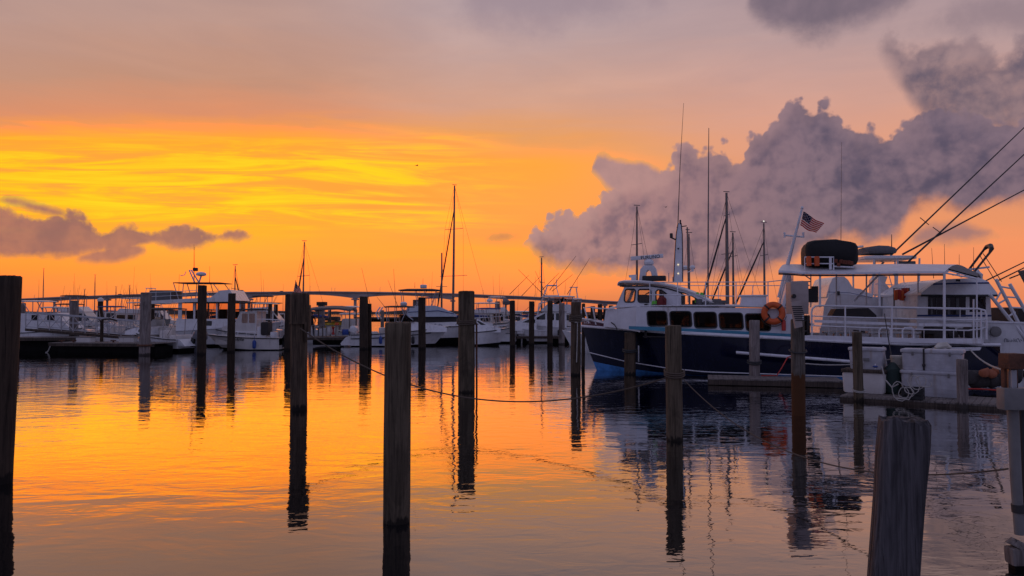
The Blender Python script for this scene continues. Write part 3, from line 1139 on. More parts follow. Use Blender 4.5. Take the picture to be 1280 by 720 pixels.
m.build('deck', DECK, boat)

# ---- main cabin
CV = .16                                                     # cabin wall, just inside the rail
W0, W1 = bl(803, 400, CV).x, bl(990, 400, CV).x
cab_top = [(750, 386), (800, 383), (880, 382.5), (978, 384), (1020, 386)]


def wz(px, py, v=CV):
    q = bl(px, py, v)
    return (q.x, q.z)


outline = [wz(795, 383.5), wz(990, 385.5), wz(990, 422.5), wz(880, 416.5), wz(803, 412.5), wz(795, 411.5)]
wins = []
for x0, x1, y0, y1 in ((810, 835.5, 389, 407.5), (838.5, 866, 389.3, 408.5), (868.5, 897.5, 390.3, 410), (900, 930.5, 391.2, 411.5), (933, 964.5, 392.3, 413.5)):
    a, b = wz(x0, y0), wz(x1, y1)
    wins.append(rrect(a[0], b[0] - .03, b[1], a[1], .10, 4, skew=-.07))
cabin = MB()
cabin.holed(outline, wins, CV, CV + .06)
cab = cabin.build('main_cabin', PAINT, boat, smooth=30)
m = MB()
m.holed(outline, wins, 2 * HB - CV - .06, 2 * HB - CV)
m.build('far_side_wall', PAINT, cab, smooth=30)
# inside of the saloon: floor, ends, seats seen dark through the panes
m = MB()
zc0 = wz(800, 411)[1] - .3
m.box(((W0 + W1) / 2, HB, zc0), (W1 - W0, 2 * HB - .6, .05))
for q in range(6):
    m.box((W0 + 1.2 + q * .95, HB - .9, zc0 + .42), (.12, 1.3, .8), bev=.03)
    m.box((W0 + 1.2 + q * .95, HB + .9, zc0 + .42), (.12, 1.3, .8), bev=.03)
    m.box((W0 + 1.0 + q * .95, HB, zc0 + .25), (.42, 3.1, .08))
m.box((W0 + .1, HB, zc0 + .6), (.08, 2 * HB - .6, 1.3))
m.box((W1 - .15, HB, zc0 + .6), (.08, 2 * HB - .6, 1.3))
m.build('saloon_seats', DCANVAS, cab)
for i, wv_ in enumerate(wins):
    cx = sum(p[0] for p in wv_) / len(wv_)
    cz = sum(p[1] for p in wv_) / len(wv_)
    m = MB()
    m.path([(x, CV - .006, z) for x, z in wv_], .028, 6, True)
    fr = m.build('window', RUBBER, cab)
    m = MB()
    m.prism([(cx + (x - cx) * .99, cz + (z - cz) * .99) for x, z in wv_], CV + .012, CV + .024)
    m.build('pane', GLASST, fr)
    m = MB()
    m.prism([(cx + (x - cx) * .99, cz + (z - cz) * .99) for x, z in wv_], 2 * HB - CV - .024, 2 * HB - CV - .012)
    m.build('pane', GLASST, fr)
    if i in (2, 3):
        m = MB()
        x0, x1 = min(p[0] for p in wv_), max(p[0] for p in wv_)
        z0, z1 = min(p[1] for p in wv_), max(p[1] for p in wv_)
        m.box(((x0 + x1) / 2 + .05, CV + .075, z0 + (z1 - z0) * .62), ((x1 - x0) * .68, .02, (z1 - z0) * .62))
        m.build('curtain', DECK, fr)
# teal stripe
m = MB()
tp = [(786, 407.6), (833, 409.3), (880, 411.6), (978, 416.8), (990, 417.4)]
bt = [(786, 411.6), (833, 414.4), (880, 416.9), (978, 421.9), (990, 422.4)]
m.prism([wz(x, y, .10) for x, y in tp] + [wz(x, y, .10) for x, y in bt[::-1]], .10, .155)
m.build('teal_stripe', TEAL, boat)
# cabin roof / upper deck, and the low trunk forward
m = MB()
rows = []
for px in (757, 770, 797, 830, 900, 990):
    q = wz(px, pl(cab_top, px), CV)
    ins = {757: 1.0, 770: .7, 797: .25}.get(px, .12)
    rows.append([(q[0], ins, q[1]), (q[0], ins, q[1] + .04), (q[0], HB, q[1] + .10), (q[0], 2 * HB - ins, q[1] + .04), (q[0], 2 * HB - ins, q[1])])
m.grid(rows)
m.build('upper_deck', PAINT, boat)
trunk = MB()
u0, u1 = bl(754, 390, .9).x, bl(800, 390, .2).x
zt0, zt1 = bl(757, 387, .9).z, bl(800, 383, .2).z
zb0, zb1 = bl(757, 405, .9).z - .1, bl(800, 412, .2).z - .1
trunk.grid([[(u0, .95, zb0), (u0 + .1, .95, zt0), (u0 + .1, 2 * HB - .95, zt0), (u0, 2 * HB - .95, zb0)],
            [(u1 - .55, .45, (zb0 + zb1) / 2), (u1 - .55, .48, (zt0 + zt1) / 2), (u1 - .55, 2 * HB - .48, (zt0 + zt1) / 2), (u1 - .55, 2 * HB - .45, (zb0 + zb1) / 2)],
            [(u1, .16, zb1), (u1, .18, zt1), (u1, 2 * HB - .18, zt1), (u1, 2 * HB - .16, zb1)]])
trunk.poly([(u0, .95, zb0), (u0 + .1, .95, zt0), (u0 + .1, 2 * HB - .95, zt0), (u0, 2 * HB - .95, zb0)])
trunk.build('trunk_cabin', PAINT, boat)

# ---- wheelhouse
PVN = .75                                                    # near wall of the wheelhouse
pw = lambda px, py, v=PVN: (lambda q: (q.x, q.z))(bl(px, py, v))
sidep = [pw(769, 384.5), pw(775.5, 371), pw(781, 357.5), pw(820, 357), pw(838, 359.5), pw(856, 364), pw(874, 371), pw(897, 383), pw(897, 385)]
pwin = [rrect(pw(778.5, 0)[0], pw(791, 0)[0], pw(785, 377.5)[1], pw(785, 361.5)[1], .09, 4, skew=.10),
        rrect(pw(795.5, 0)[0], pw(811, 0)[0], pw(803, 377.8)[1], pw(803, 361.7)[1], .09, 4, skew=.03),
        [pw(820, 376.5), pw(820, 364.5), pw(822.5, 362.3), pw(826.5, 362.5), pw(833.5, 367.5), pw(829, 368.2), pw(829, 376.5)]]
aftwin = [pw(847.5, 364.6), pw(856, 366.4), pw(866, 370.8), pw(876, 377), pw(884, 382), pw(852, 382), pw(852, 366.8)]
wh = MB()
wh.holed(sidep, pwin + [aftwin], PVN, PVN + .06)
who = wh.build('wheelhouse', PAINT, boat, smooth=30)
m = MB()
farwin = [pw(776.5, 378), pw(783.5, 360.5), pw(818.5, 360.5), pw(818.5, 378)]
m.holed(sidep, [farwin, aftwin], 2 * HB - PVN - .06, 2 * HB - PVN)
m.build('far_side_wall', PAINT, who, smooth=30)
for wv_ in pwin:
    cx = sum(p[0] for p in wv_) / len(wv_)
    cz = sum(p[1] for p in wv_) / len(wv_)
    m = MB()
    m.path([(x, PVN - .008, z) for x, z in wv_], .03, 6, True)
    fr = m.build('window', RUBBER, who)
    m = MB()
    m.prism(wv_, PVN + .01, PVN + .018)
    m.build('pane', GLASS, fr)
m = MB()
m.prism(farwin, 2 * HB - PVN - .04, 2 * HB - PVN - .03)
m.build('far_pane', GLASS, who)
m = MB()
m.path([(x, PVN - .008, z) for x, z in aftwin], .02, 6, True)
m.build('arched_opening', RUBBER, who)
# front of the wheelhouse with two raked panes
a, b = pw(769, 384.5), pw(781, 357.5)
mid_ = lambda f: (a[0] + (b[0] - a[0]) * f, a[1] + (b[1] - a[1]) * f)
m = MB()
y0_, y1_ = PVN, 2 * HB - PVN
for f0, f1 in ((0, .28), (.86, 1)):
    p, q = mid_(f0), mid_(f1)
    m.grid([[(p[0], y0_, p[1]), (p[0], y1_, p[1])], [(q[0], y0_, q[1]), (q[0], y1_, q[1])]])
for yy in (y0_, HB - .08, y1_ - .14):
    p, q = mid_(.28), mid_(.86)
    m.grid([[(p[0], yy, p[1]), (p[0], yy + .15, p[1])], [(q[0], yy, q[1]), (q[0], yy + .15, q[1])]])
m.build('windscreen_frame', PAINT, who)
m = MB()
for ya, yb in ((y0_ + .15, HB - .08), (HB + .07, y1_ - .14)):
    p, q = mid_(.28), mid_(.86)
    m.grid([[(p[0] + .01, ya, p[1]), (p[0] + .01, yb, p[1])], [(q[0] + .01, ya, q[1]), (q[0] + .01, yb, q[1])]])
m.build('windscreen', GLASS, who)
# wheelhouse inside: helm and chair
m = MB()
q = pw(800, 384)
m.box((q[0], HB, q[1] + .25), (.5, 2.0, .5), bev=.05)
m.box((q[0] + .75, HB - .6, q[1] + .5), (.12, .5, .6), bev=.05)
m.box((q[0] + .55, HB - .6, q[1] + .25), (.45, .5, .1), bev=.04)
m.path([(q[0] + .3 + .16 * math.cos(t), HB - .6 + .2 * math.sin(t), q[1] + .6 + .08 * math.cos(t)) for t in [i * .5236 for i in range(12)]], .015, 5, True)
m.build('helm', DCANVAS, who)
# roof with rounded visor sweeping down aft
m = MB()
rf = [(772.5, 355.2, .55), (774, 352.6, .5), (780, 351.6, .5), (800, 351.8, .55), (822, 353.6, .6), (840, 357, .66), (857, 362, .7), (875, 369, .72), (898, 382, .72)]
rows = []
for px, py, v in rf:
    q = pw(px, py)
    rows.append([(q[0], v + .02, q[1] - .06), (q[0], v, q[1]), (q[0], v + .5, q[1] + .06), (q[0], HB, q[1] + .09), (q[0], 2 * HB - v - .5, q[1] + .06), (q[0], 2 * HB - v, q[1]), (q[0], 2 * HB - v - .02, q[1] - .06)])
m.grid(rows)
q = pw(772.5, 356.8)
m.grid([rows[0], [(q[0] + .12, p[1] + (.1 if p[1] < HB else -.1), q[1] - .05) for p in rows[0]]])
m.build('roof', PAINT, who, smooth=60)
m = MB()
m.path([pw(775, 357.8) [:1] + (PVN - .02,) + pw(775, 357.8)[1:], (pw(815, 357.6)[0], PVN - .02, pw(815, 357.6)[1]), (pw(832, 360)[0], PVN - .02, pw(832, 360)[1]), (pw(846, 364)[0], PVN - .02, pw(846, 364)[1])], .025, 5)
m.build('gutter', RUBBER, who)
# things on the roof
zr = pw(800, 350.5)[1]
m = MB()
a, b = bl(803, 349, 1.4), bl(832, 349, 1.4)
m.box(((a.x + b.x) / 2, 1.55, a.z + .03), (b.x - a.x, .55, .2), bev=.03)
m.build('black_locker', BLACK, boat)
a, b = bl(802, 351, 1.9), bl(822, 351, 1.9)
zt = bl(812, 332, 1.9).z
rad = thing('radar', None, None)
rad.parent = boat
rad.location = ((a.x + b.x) / 2 - .05, 1.9, a.z)
hgt = zt - a.z
m = MB()
m.prism([(-.36, 0), (-.30, hgt * .75), (-.16, hgt), (.22, hgt), (.32, hgt * .75), (.40, 0), (.20, 0), (.13, hgt * .55), (.02, hgt * .72), (-.08, hgt * .55), (-.1, 0)], -.22, .22)
m.build('radar_arch', PAINT, rad, smooth=25)
m = MB()
m.lathe([(.12, hgt), (.21, hgt + .06), (.22, hgt + .14), (.15, hgt + .24), (.06, hgt + .27), (.05, hgt + .33)], (.02, 0, 0), 16)
m.build('scanner_gearbox', PAINT, rad)
m = MB()
zz = bl(808, 321.5, 1.9).z - a.z
L_ = (828.5 - 788.5) * (BO.y + 1.9) / F / math.cos(BANG)
m.box((-.05, 0, zz), (L_, .16, .16), ry=R(-4), bev=.03)
bar = m.build('scanner_bar', PAINT, rad)
text_mesh('FURUNO', .19, BLACK, bar, (.10, -.086, zz - .065), (R(90), R(-4), 0))
m = MB()
q = bl(791, 352, 1.7)
m.prism([(q.x - .06, q.z), (q.x - .05, q.z + .16), (q.x - .14, q.z + .17), (q.x - .15, q.z + .26), (q.x + .14, q.z + .28), (q.x + .13, q.z)], 1.6, 1.8)
m.build('searchlight', PAINT, boat, smooth=25)
# small staffs on the roof
m = MB()
for px, y0, y1 in ((836, 352, 341), (841, 352, 346)):
    m.tube(bl(px, y0, 1.5), bl(px, y1, 1.5), .016)
m.build('roof_staff', ALU, boat)
# tapered signal mast with working lights and whip aerial
mast = thing('signal_mast', None, None)
mast.parent = boat
mv = 2.1
b0, b1 = bl(847.8, 353, mv), bl(849.5, 279, mv)
m = MB()
rws = []
for f, hwid in ((0, .17), (.5, .14), (.8, .11), (1, .05)):
    c = b0.lerp(b1, f)
    rws.append([(c.x - hwid, mv - hwid * .6, c.z), (c.x + hwid, mv - hwid * .6, c.z), (c.x + hwid, mv + hwid * .6, c.z), (c.x - hwid, mv + hwid * .6, c.z)])
vs = m.grid(rws, True)
m.bm.faces.new(vs[-1])
m.build('mast_post', PAINT, mast, smooth=0)
m = MB()
for sx in (-1, 1):
    m.path([(b0.lerp(b1, f).x + sx * (h + .012), mv - h * .6, b0.lerp(b1, f).z) for f, h in ((0, .17), (.5, .14), (.8, .11), (1, .05))], .022, 5)
m.build('edge_strip', NAVY, mast)
LAMP = emit_mat('deck_lamp', (1.0, .8, .55), .9)
for py in (342, 331):
    c = bl(848, py, mv)
    m = MB()
    m.ball((c.x, mv - .11, c.z), .034, 8, 6)
    m.build('deck_light', LAMP, mast)
m = MB()
c = bl(848, 311, mv)
m.ball((c.x, mv - .1, c.z), .035, 8, 6)
m.build('mast_fitting', RUBBER, mast)
m = MB()
c = bl(845.5, 300, mv)
m.tube((c.x, mv, c.z), (c.x - .2, mv, c.z + .1), .03)
m.box((c.x - .2, mv, c.z + .18), (.12, .12, .2), bev=.03)
m.build('mast_fitting', RUBBER, mast)
m = MB()
c = bl(852, 284, mv)
m.tube((c.x - .2, mv, c.z), (c.x + .2, mv, c.z + .05), .02)
m.box((c.x - .05, mv, c.z + .2), (.07, .07, .2), bev=.02)
m.build('mast_fitting', RUBBER, mast)
m = MB()
m.path([bl(847, 292, mv), bl(850, 210, mv), bl(854.5, 129, mv)], [.022, .014, .007], 6)
m.build('whip_aerial', DSPAR, mast)
# second pole aerial, very tall, standing on the upper deck
m = MB()
m.path([bl(885, 382, 3.4), bl(885.3, 280, 3.4), bl(886, 160, 3.4)], [.035, .03, .014], 7)
m.build('tall_aerial', SPAR, boat)
m = MB()
m.path([bl(1051, 330, 3.0), bl(1052, 178, 3.0)], [.014, .006], 5)
m.build('whip_aerial', SPAR, boat)
# radar pole with little dome behind the mast
m = MB()
m.tube(bl(861, 360, 3.2), bl(859, 284, 3.2), .045, .03)
m.tube(bl(857, 287, 3.2), bl(862, 287, 3.2), .02)
m.build('aerial_pole', SPAR, boat)
c = bl(865.5, 334, 3.1)
m = MB()
m.lathe([(.05, -.18), (.06, -.06), (.10, -.05), (.12, .0), (.09, .06), (.02, .09)], c, 12)
m.tube((c.x - .2, c.y, c.z - .2), (c.x, c.y, c.z - .15), .02)
m.build('satellite_dome', PAINT, boat)

# upper deck railing
m = MB()
RV = .22
tr = [(811, 359), (817, 354), (832, 352.6), (870, 352.6), (958, 352.5), (985, 349.5)]
m.path([bl(x, y, .5) for x, y in [(817, 352.8), (870, 352.6), (958, 352.5), (990, 349)]], .02, 6)
m.path([bl(x, y, 3.7) for x, y in [(830, 357), (870, 357), (985, 357)]], .018, 6)
m.path([bl(x, y, RV) for x, y in [(811, 368.6), (814, 368.3), (872, 369.2), (918, 370.2)]], .022, 6)
m.path([bl(x, y, RV) for x, y in [(812, 353.5), (812.5, 362), (812.5, 384)]], .02, 6)
for x, yt in ((847, 353), (882, 352), (920, 353), (960, 352)):
    m.path([bl(x, 383.6, RV), bl(x, yt, RV + .2)], .022, 6)
for x in (860, 898, 941):
    m.path([bl(x, 378, 3.7), bl(x, 357, 3.7)], .018, 6)
m.build('upper_rail', PAINT, boat)
# white locker on the upper deck
a, b = bl(925, 370.5, .9), bl(958.5, 383.5, .9)
m = MB()
m.prism([(a.x, b.z), (a.x + .05, a.z), (b.x, a.z), (b.x, b.z)], .9, 2.6)
m.build('deck_locker', PAINT, boat, smooth=20)
m = MB()
m.box(((a.x + b.x) / 2, 1.75, a.z + .03), (b.x - a.x + .12, 1.85, .05), bev=.015)
m.build('locker_lid', PAINT, boat)
# lines of fishing gear on the upper deck
m = MB()
rng = random.Random(5)
for i in range(9):
    p = bl(872 + i * 4, 381 - rng.random() * 4, .8 + rng.random())
    m.box((p.x, p.y, p.z), (.25 + .2 * rng.random(), .2, .1 + .12 * rng.random()), rz=rng.random(), bev=.03)
m.build('deck_gear', GCANVAS, boat)

# ---- pulpit at the bow
m = MB()
for v, sg in ((1.55, 0), (2.65, 0)):
    m.path([bl(736, 404, v), bl(730.5, 385, v), bl(737, 384, v), bl(752, 386, v)], .03, 6)
    m.path([bl(745, 406, v), bl(741, 384.5, v)], .03, 6)
m.path([bl(730.5, 385, 1.55), bl(729.5, 384.5, 2.1), bl(730.5, 385, 2.65)], .03, 6)
m.path([bl(741, 385.2, 1.4), bl(757, 385.8, .9), bl(768, 386.2, .6)], .025, 6)
m.build('bow_pulpit', PAINT, boat)
m = MB()
p = bl(769, 409.5, .4)
for i in range(3):
    pass
m.path([bl(764, 403, .7), bl(768, 406, .45), bl(770.5, 409.5, .36), bl(771.5, 413.5, .33)], .022, 6)
m.build('bow_line', DCANVAS, boat)

# ---- aft bulkhead housing, stern deck, bulwark
m = MB()
a, b = bl(976, 352, .5), bl(1005, 424, .5)
m.prism([(a.x + .25, a.z), (b.x, a.z + .02), (b.x, b.z), (a.x, b.z), (a.x, a.z - 1.0)], .45, 1.6)
m.build('stair_housing', PAINT, boat, smooth=20)
m = MB()
wing = [(974, 376), (983, 344), (989, 344), (991, 383), (974, 383)]
m.prism([(bl(x, y, 1.9).x, bl(x, y, 1.9).z) for x, y in wing], 1.7, 2.5)
m.build('mast_base', PAINT, boat, smooth=20)
m = MB()
a = bl(1009, 350, 1.2)
m.prism([(bl(x, y, 1.2).x, bl(x, y, 1.2).z) for x, y in ((1007, 361), (1014, 361), (1014, 358), (1022, 358), (1022, 378), (1007, 378))], 1.0, 1.5)
m.build('deck_gear', BLACK, boat)
m = MB()
for sd in (-1, 1):
    v = 0.0 if sd < 0 else 2 * HB
    topb = [(1003, 419.5), (1014, 419), (1080, 421), (1155, 423), (1226, 423)]
    botb = [(1229, 429.6), (1155, 429), (1080, 427), (1014, 424.2), (1003, 423.6)]
    m.prism([(bl(x, y, 0).x, bl(x, y, 0).z) for x, y in topb + botb], v - .03 * sd, v + .05 * sd)
a, b = bl(1226, 423, 0), bl(1229, 432, 0)
m.box((b.x + .02, HB, (a.z + b.z) / 2), (.06, 2 * HB - .2, a.z - b.z))
m.build('stern_bulwark', PAINT, boat, smooth=20)
# stern deck benches and gear
m = MB()
for px0, px1, v0 in ((1085, 1150, 1.0), (1030, 1078, 1.9), (1120, 1190, 2.9)):
    a, b = bl(px0, 414, v0), bl(px1, 424, v0)
    m.box(((a.x + b.x) / 2, v0 + .3, a.z - .05), (b.x - a.x, .6, .07), bev=.02)
    for q in range(5):
        m.box((a.x + .15 + (b.x - a.x - .3) * q / 4, v0 + .3, a.z - .32), (.06, .5, .5))
m.build('bench', DECK, boat)
m = MB()
m.prism([(bl(x, y, 1.6).x, bl(x, y, 1.6).z) for x, y in ((1037, 396.5), (1043, 386), (1083, 385), (1093, 394), (1093, 396.5))], 1.2, 2.6)
m.build('covered_table', DCANVAS, boat, smooth=20)
m = MB()
rng = random.Random(8)
for i in range(16):
    p = bl(1160 + rng.random() * 55, 412 + rng.random() * 9, .8 + rng.random() * 1.5)
    m.box((p.x, p.y, p.z), (.3 + .3 * rng.random(), .4, .2 + .2 * rng.random()), rz=rng.random(), bev=.05)
m.build('stern_gear', DCANVAS, boat)
# railing of the stern deck
NV = 0.02
m = MB()
m.path([bl(x, y, NV) for x, y in [(1015, 421), (1014.5, 391), (1015.5, 386), (1019, 382.8), (1026, 382), (1080, 383.3), (1150, 384.8), (1223, 386), (1231, 388), (1233, 394), (1233, 424)]], .032, 7)
m.path([bl(x, y, NV) for x, y in [(1015, 395), (1080, 397), (1150, 398.6), (1220, 400), (1232, 399)]], .024, 6)
m.path([bl(x, y, NV) for x, y in [(1015, 407), (1080, 409.5), (1150, 411.8), (1210, 413), (1227, 411), (1232, 409)]], .024, 6)
for x, yt in ((1056.5, 383), (1114.8, 384), (1217, 374), (1226.5, 387)):
    m.path([bl(x, 424, NV), bl(x, yt, NV)], .028, 6)
for x in (1025, 1036, 1046, 1062, 1075, 1090, 1108, 1140, 1155, 1168, 1192, 1205):
    m.path([bl(x, 424, NV + .8), bl(x, 409 + (x - 1015) * .02, NV + .8)], .015, 5)
for x in (1099, 1128):
    m.path([bl(x, 423, NV), bl(x, 413, NV), bl(x + 3, 409.6, NV), bl(x + 11, 409.3, NV), bl(x + 14, 413, NV), bl(x + 14, 423, NV)], .028, 6)
v2 = 2 * HB - .05
for py in (384, 397, 409):
    m.path([bl(1040, py, v2), bl(1210, py + 3, v2)], .022, 6)
for x in (1046, 1083, 1120, 1160, 1200):
    m.path([bl(x, 421, v2), bl(x, 384, v2)], .02, 6)
m.build('stern_rail', PAINT, boat)
m = MB()
m.prism([(bl(x, y, NV + .06).x, bl(x, y, NV + .06).z) for x, y in ((1018, 399.6), (1080, 402), (1150, 404), (1214, 405), (1214, 408.4), (1150, 407.4), (1080, 405.4), (1018, 403))], .05, .09)
m.build('rail_board', PAINT, boat)
# awning roof on posts
m = MB()
near = [(973, 338.2), (985, 338.6), (1003, 340), (1060, 340.2), (1120, 339.4), (1181, 339.2), (1221, 346.5)]
far = [(985, 333.2), (996, 332.8), (1012, 333), (1070, 332.4), (1130, 332.2), (1206, 333.6), (1226, 344)]
rows = []
for (x, y), (x2, y2) in zip(near, far):
    a, b = bl(x, y, .05), bl(x2, y2, 2 * HB - .2)
    rows.append([a.lerp(b, f) + Vector((0, 0, .16 * math.sin(math.pi * f) + (-.06 if x > 1215 else 0))) for f in (0, .04, .15, .35, .6, .85, 1)])
ex = [[p - Vector((0, 0, .07)) for p in r] for r in rows]
flap_r, flap_e = rows[-2:], ex[-2:]
rows_all, ex_all = rows, ex
rows, ex = rows[:-1], ex[:-1]
m.grid(rows)
m.grid(ex)
m.grid([[r[0] for r in rows], [r[0] for r in ex]])
m.grid([[r[-1] for r in rows], [r[-1] for r in ex]])
m.grid([rows[0], ex[0]])
m.grid([rows[-1], ex[-1]])
bmesh.ops.remove_doubles(m.bm, verts=m.bm.verts, dist=.001)
m.build('awning', PAINT, boat, smooth=40)
m = MB()
m.grid([r[2:] for r in flap_r])
m.grid([r[2:] for r in flap_e])
m.grid([flap_r[1][2:], flap_e[1][2:]])
m.build('shaded_stern_flap', GCANVAS, boat, smooth=40)  # dark canvas colour standing in for the shaded underside at the open end
rows, ex = rows_all, ex_all
m = MB()
m.path([p - Vector((0, .02, .12)) for p in [r[0] for r in rows[:-1]]], .035, 6)
m.build('awning_gutter', DSPAR, boat)
m = MB()
a = [bl(x, y + 2.0, .05) for x, y in near]
m.path(a, .03, 6)
m.path([bl(x, y + 2, 2 * HB - .2) for x, y in far], .03, 6)
for f in (.2, .4, .6, .8):
    p = [x for x in rows if True]
    for r in (rows[2], rows[3], rows[4], rows[5]):
        pass
for i in range(1, 6):
    m.path([ex[i][0] - Vector((0, 0, .02)), ex[i][3] - Vector((0, 0, .02)), ex[i][-1] - Vector((0, 0, .02))], .022, 5)
m.path([ex[5][2], ex[6][2]], .02, 5)
m.path([ex[5][4], ex[6][4]], .02, 5)
for f in (.25, .5, .75):
    m.path([ex[5][0].lerp(ex[6][0], f), ex[5][-1].lerp(ex[6][-1], f)], .018, 5)
m.build('awning_frame', PAINT, boat)
for x, yt, yb, v, r in ((1025, 341, 384, .06, .038), (1099.3, 340, 384, .06, .038), (1180.3, 340, 432, .02, .045), (1221, 347, 424, .04, .026),
                        (1013.5, 338, 384, 3.9, .026), (1045.5, 338, 384, 3.9, .03), (1083, 338, 384, 3.9, .03), (1147.5, 338, 384, 3.9, .03), (984, 339, 380, .4, .025), (991, 339, 380, .6, .02)):
    m = MB()
    m.path([bl(x, yb, v), bl(x, yt, v)], r, 7)
    m.build('awning_post', PAINT, boat)
for a_, b_ in (((978, 340), (991, 357)), ((998, 352), (1013, 352)), ((998, 352), (1012, 357)), ((1000, 340), (1013, 349)), ((1068, 376), (1098, 344))):
    m = MB()
    m.path([bl(*a_, 2.0), bl(*b_, 2.0)], .024 if a_[0] < 1060 else .035, 5)
    m.build('brace', PAINT, boat)

# flag mast, raked aft, with crosstree
m = MB()
a, b = bl(974, 372, 2.1), bl(1002.5, 260, 2.1)
m.path([a, a.lerp(b, .5), b], [.085, .075, .045], 9)
m.ball(b, .07, 8, 6)
m.path([bl(980.5, 294, 2.1), bl(1004.5, 295.5, 2.1) + Vector((0, 0, -.02))], .035, 7)
for x in (980.5, 1004):
    p = bl(x, 293, 2.1)
    m.tube((p.x, p.y, p.z - .12), (p.x, p.y, p.z + .08), .05)
m.build('flag_mast', PAINT, boat)


def flag(name, label, hoist_top, hoist_bot, fly_top, fly_bot, group=None, ripple=.08, parent=None):
    me = bpy.data.meshes.new(name)
    bm = bmesh.new()
    uvl = bm.loops.layers.uv.new('UVMap')
    n, k_ = 18, 9
    ht, hb, ft, fb = map(Vector, (hoist_top, hoist_bot, fly_top, fly_bot))
    dirn = (ft - ht)
    nor = dirn.cross(hb - ht).normalized()
    vs = []
    for i in range(n + 1):
        u = i / n
        row = []
        for j in range(k_ + 1):
            v = j / k_
            p = hb.lerp(ht, v).lerp(fb.lerp(ft, v), u)
            p = p + nor * ripple * math.sin(u * 7.5 + v * 1.6) * min(1, u * 2.5) + Vector((0, 0, -.05 * math.sin(math.pi * u) + .02 * math.sin(u * 9)))
            row.append((bm.verts.new(p - ht), (u, v)))
        vs.append(row)
    for i in range(n):
        for j in range(k_):
            q = [vs[i][j], vs[i + 1][j], vs[i + 1][j + 1], vs[i][j + 1]]
            f = bm.faces.new([x[0] for x in q])
            for lo, x in zip(f.loops, q):
                lo[uvl].uv = x[1]
    bm.to_mesh(me)
    bm.free()
    me.shade_smooth()
    me.materials.append(FLAG)
    o = bpy.data.objects.new(name, me)
    COL.objects.link(o)
    o.location = ht
    tag(o, label, 'flag', group)
    return o


fp = lambda x, y: (lambda q: bw(q.x, q.y, q.z))(bl(x, y, 2.06))
flag_main = flag('flag', 'stars and stripes flag blowing from the raked white mast of the blue boat', fp(1004.5, 264), fp(1000.2, 281.5), fp(1030.5, 279.3), fp(1020.5, 291), 'stars and stripes flags')

# covered boat cradle on the awning: black tarpaulin in a white rack
def on_roof(px, py, v):
    return bl(px, py, v)


tb = thing('tarpaulin_bundle', 'big black tarpaulin covered bundle sitting on the awning roof', 'bundle', bw(*bl(1036, 334, 1.6)), BANG)
o0 = bl(1036, 334, 1.6)
m = MB()
a, b = bl(1003.5, 334, 1.0) - o0, bl(1068, 302, 1.0) - o0
rows = []
prof = [(1003.6, 331), (1003.2, 314), (1004, 308.5), (1007.5, 304.5), (1015, 302.6), (1030, 302.2), (1041, 301.2), (1050, 302.8), (1060, 304.6), (1065.5, 306.5), (1068, 311), (1068.3, 326), (1067, 331), (1060, 333.5), (1010, 333.5)]
mid_p = [(bl(x, y, 1.6) - o0) for x, y in prof]
c = sum(mid_p, Vector()) / len(mid_p)
for f, sc_ in ((-1.05, .86), (-.95, .97), (-.6, 1.0), (0, 1.0), (.6, 1.0), (.95, .97), (1.05, .86)):
    rows.append([(c.x + (p.x - c.x) * sc_, f, c.z + (p.z - c.z) * sc_) for p in mid_p])
vs = m.grid(rows, True)
m.bm.faces.new(vs[0])
m.bm.faces.new(vs[-1][::-1])
bmesh.ops.subdivide_edges(m.bm, edges=m.bm.edges, cuts=1, use_grid_fill=True)
m.jitter(.05, 1.7)
m.build('tarpaulin', TARP, tb, smooth=70)
rk = lambda x, y, dv=-1.18: (bl(x, y, 1.6 + dv) - o0)
m = MB()
m.path([rk(1006, 337.5), rk(1006, 321.5), rk(1042, 321.5), rk(1042, 337.5)], .03, 6)
m.path([rk(1006, 329.5), rk(1042, 329.5)], .022, 6)
m.path([rk(1038, 337), rk(1038, 321.5)], .05, 6)
m.path([rk(1042, 333), rk(1068, 334)], .03, 6)
m.build('rack', PAINT, tb)
for x in (1011.3, 1021.3):
    m = MB()
    p, q = rk(x, 332.5, -1.28), rk(x - .4, 320.5, -1.28)
    m.path([p, p.lerp(q, .06), p.lerp(q, .94), q], [.07, .088, .088, .07], 10)
    m.build('fender', ORANGE, tb)
m = MB()
rng = random.Random(2)
for i in range(7):
    p = rk(1045 + i * 3.2, 331 - rng.random() * 5, -1.2)
    m.box(p, (.12, .1, .14), rz=rng.random(), bev=.03)
m.build('life_jackets', mat('dull_orange_cloth', (.16, .04, .02), .8), tb)

# life ring and its canister on the cabin side
p = bl(966.5, 391.5, .02)
lr = thing('life_ring', 'orange life ring with dark bands hung on the white cabin side', 'life ring', bw(p.x, -.02, p.z), BANG)
m = MB()
m.path([(.31 * math.cos(t), 0, .31 * math.sin(t)) for t in [2 * math.pi * i / 28 for i in range(28)]], .115, 10, True)
m.build('ring', ORANGE, lr, smooth=60)
for i in range(4):
    t0 = R(45 + 90 * i)
    m = MB()
    m.path([(.31 * math.cos(t0 + d), 0, .31 * math.sin(t0 + d)) for d in (-.1, 0, .1)], .121, 10)
    m.build('band', DCANVAS, lr, smooth=60)
m = MB()
m.path([(.45 * math.cos(t), .02, .45 * math.sin(t) - .03) for t in [R(200) + R(150) * i / 12 for i in range(13)]], .012, 5)
m.build('grab_line', ROPE, lr)
p = bl(979.5, 406.5, .04)
m = MB()
m.lathe([(.05, -.2), (.075, -.19), (.075, .12), (.06, .16), (.03, .2)], (0, 0, 0), 12)
o = m.build('flare_canister', RED, loc=bw(p.x, .0, p.z), rz=BANG)
tag(o, 'small red canister hanging beside the orange life ring', 'canister')

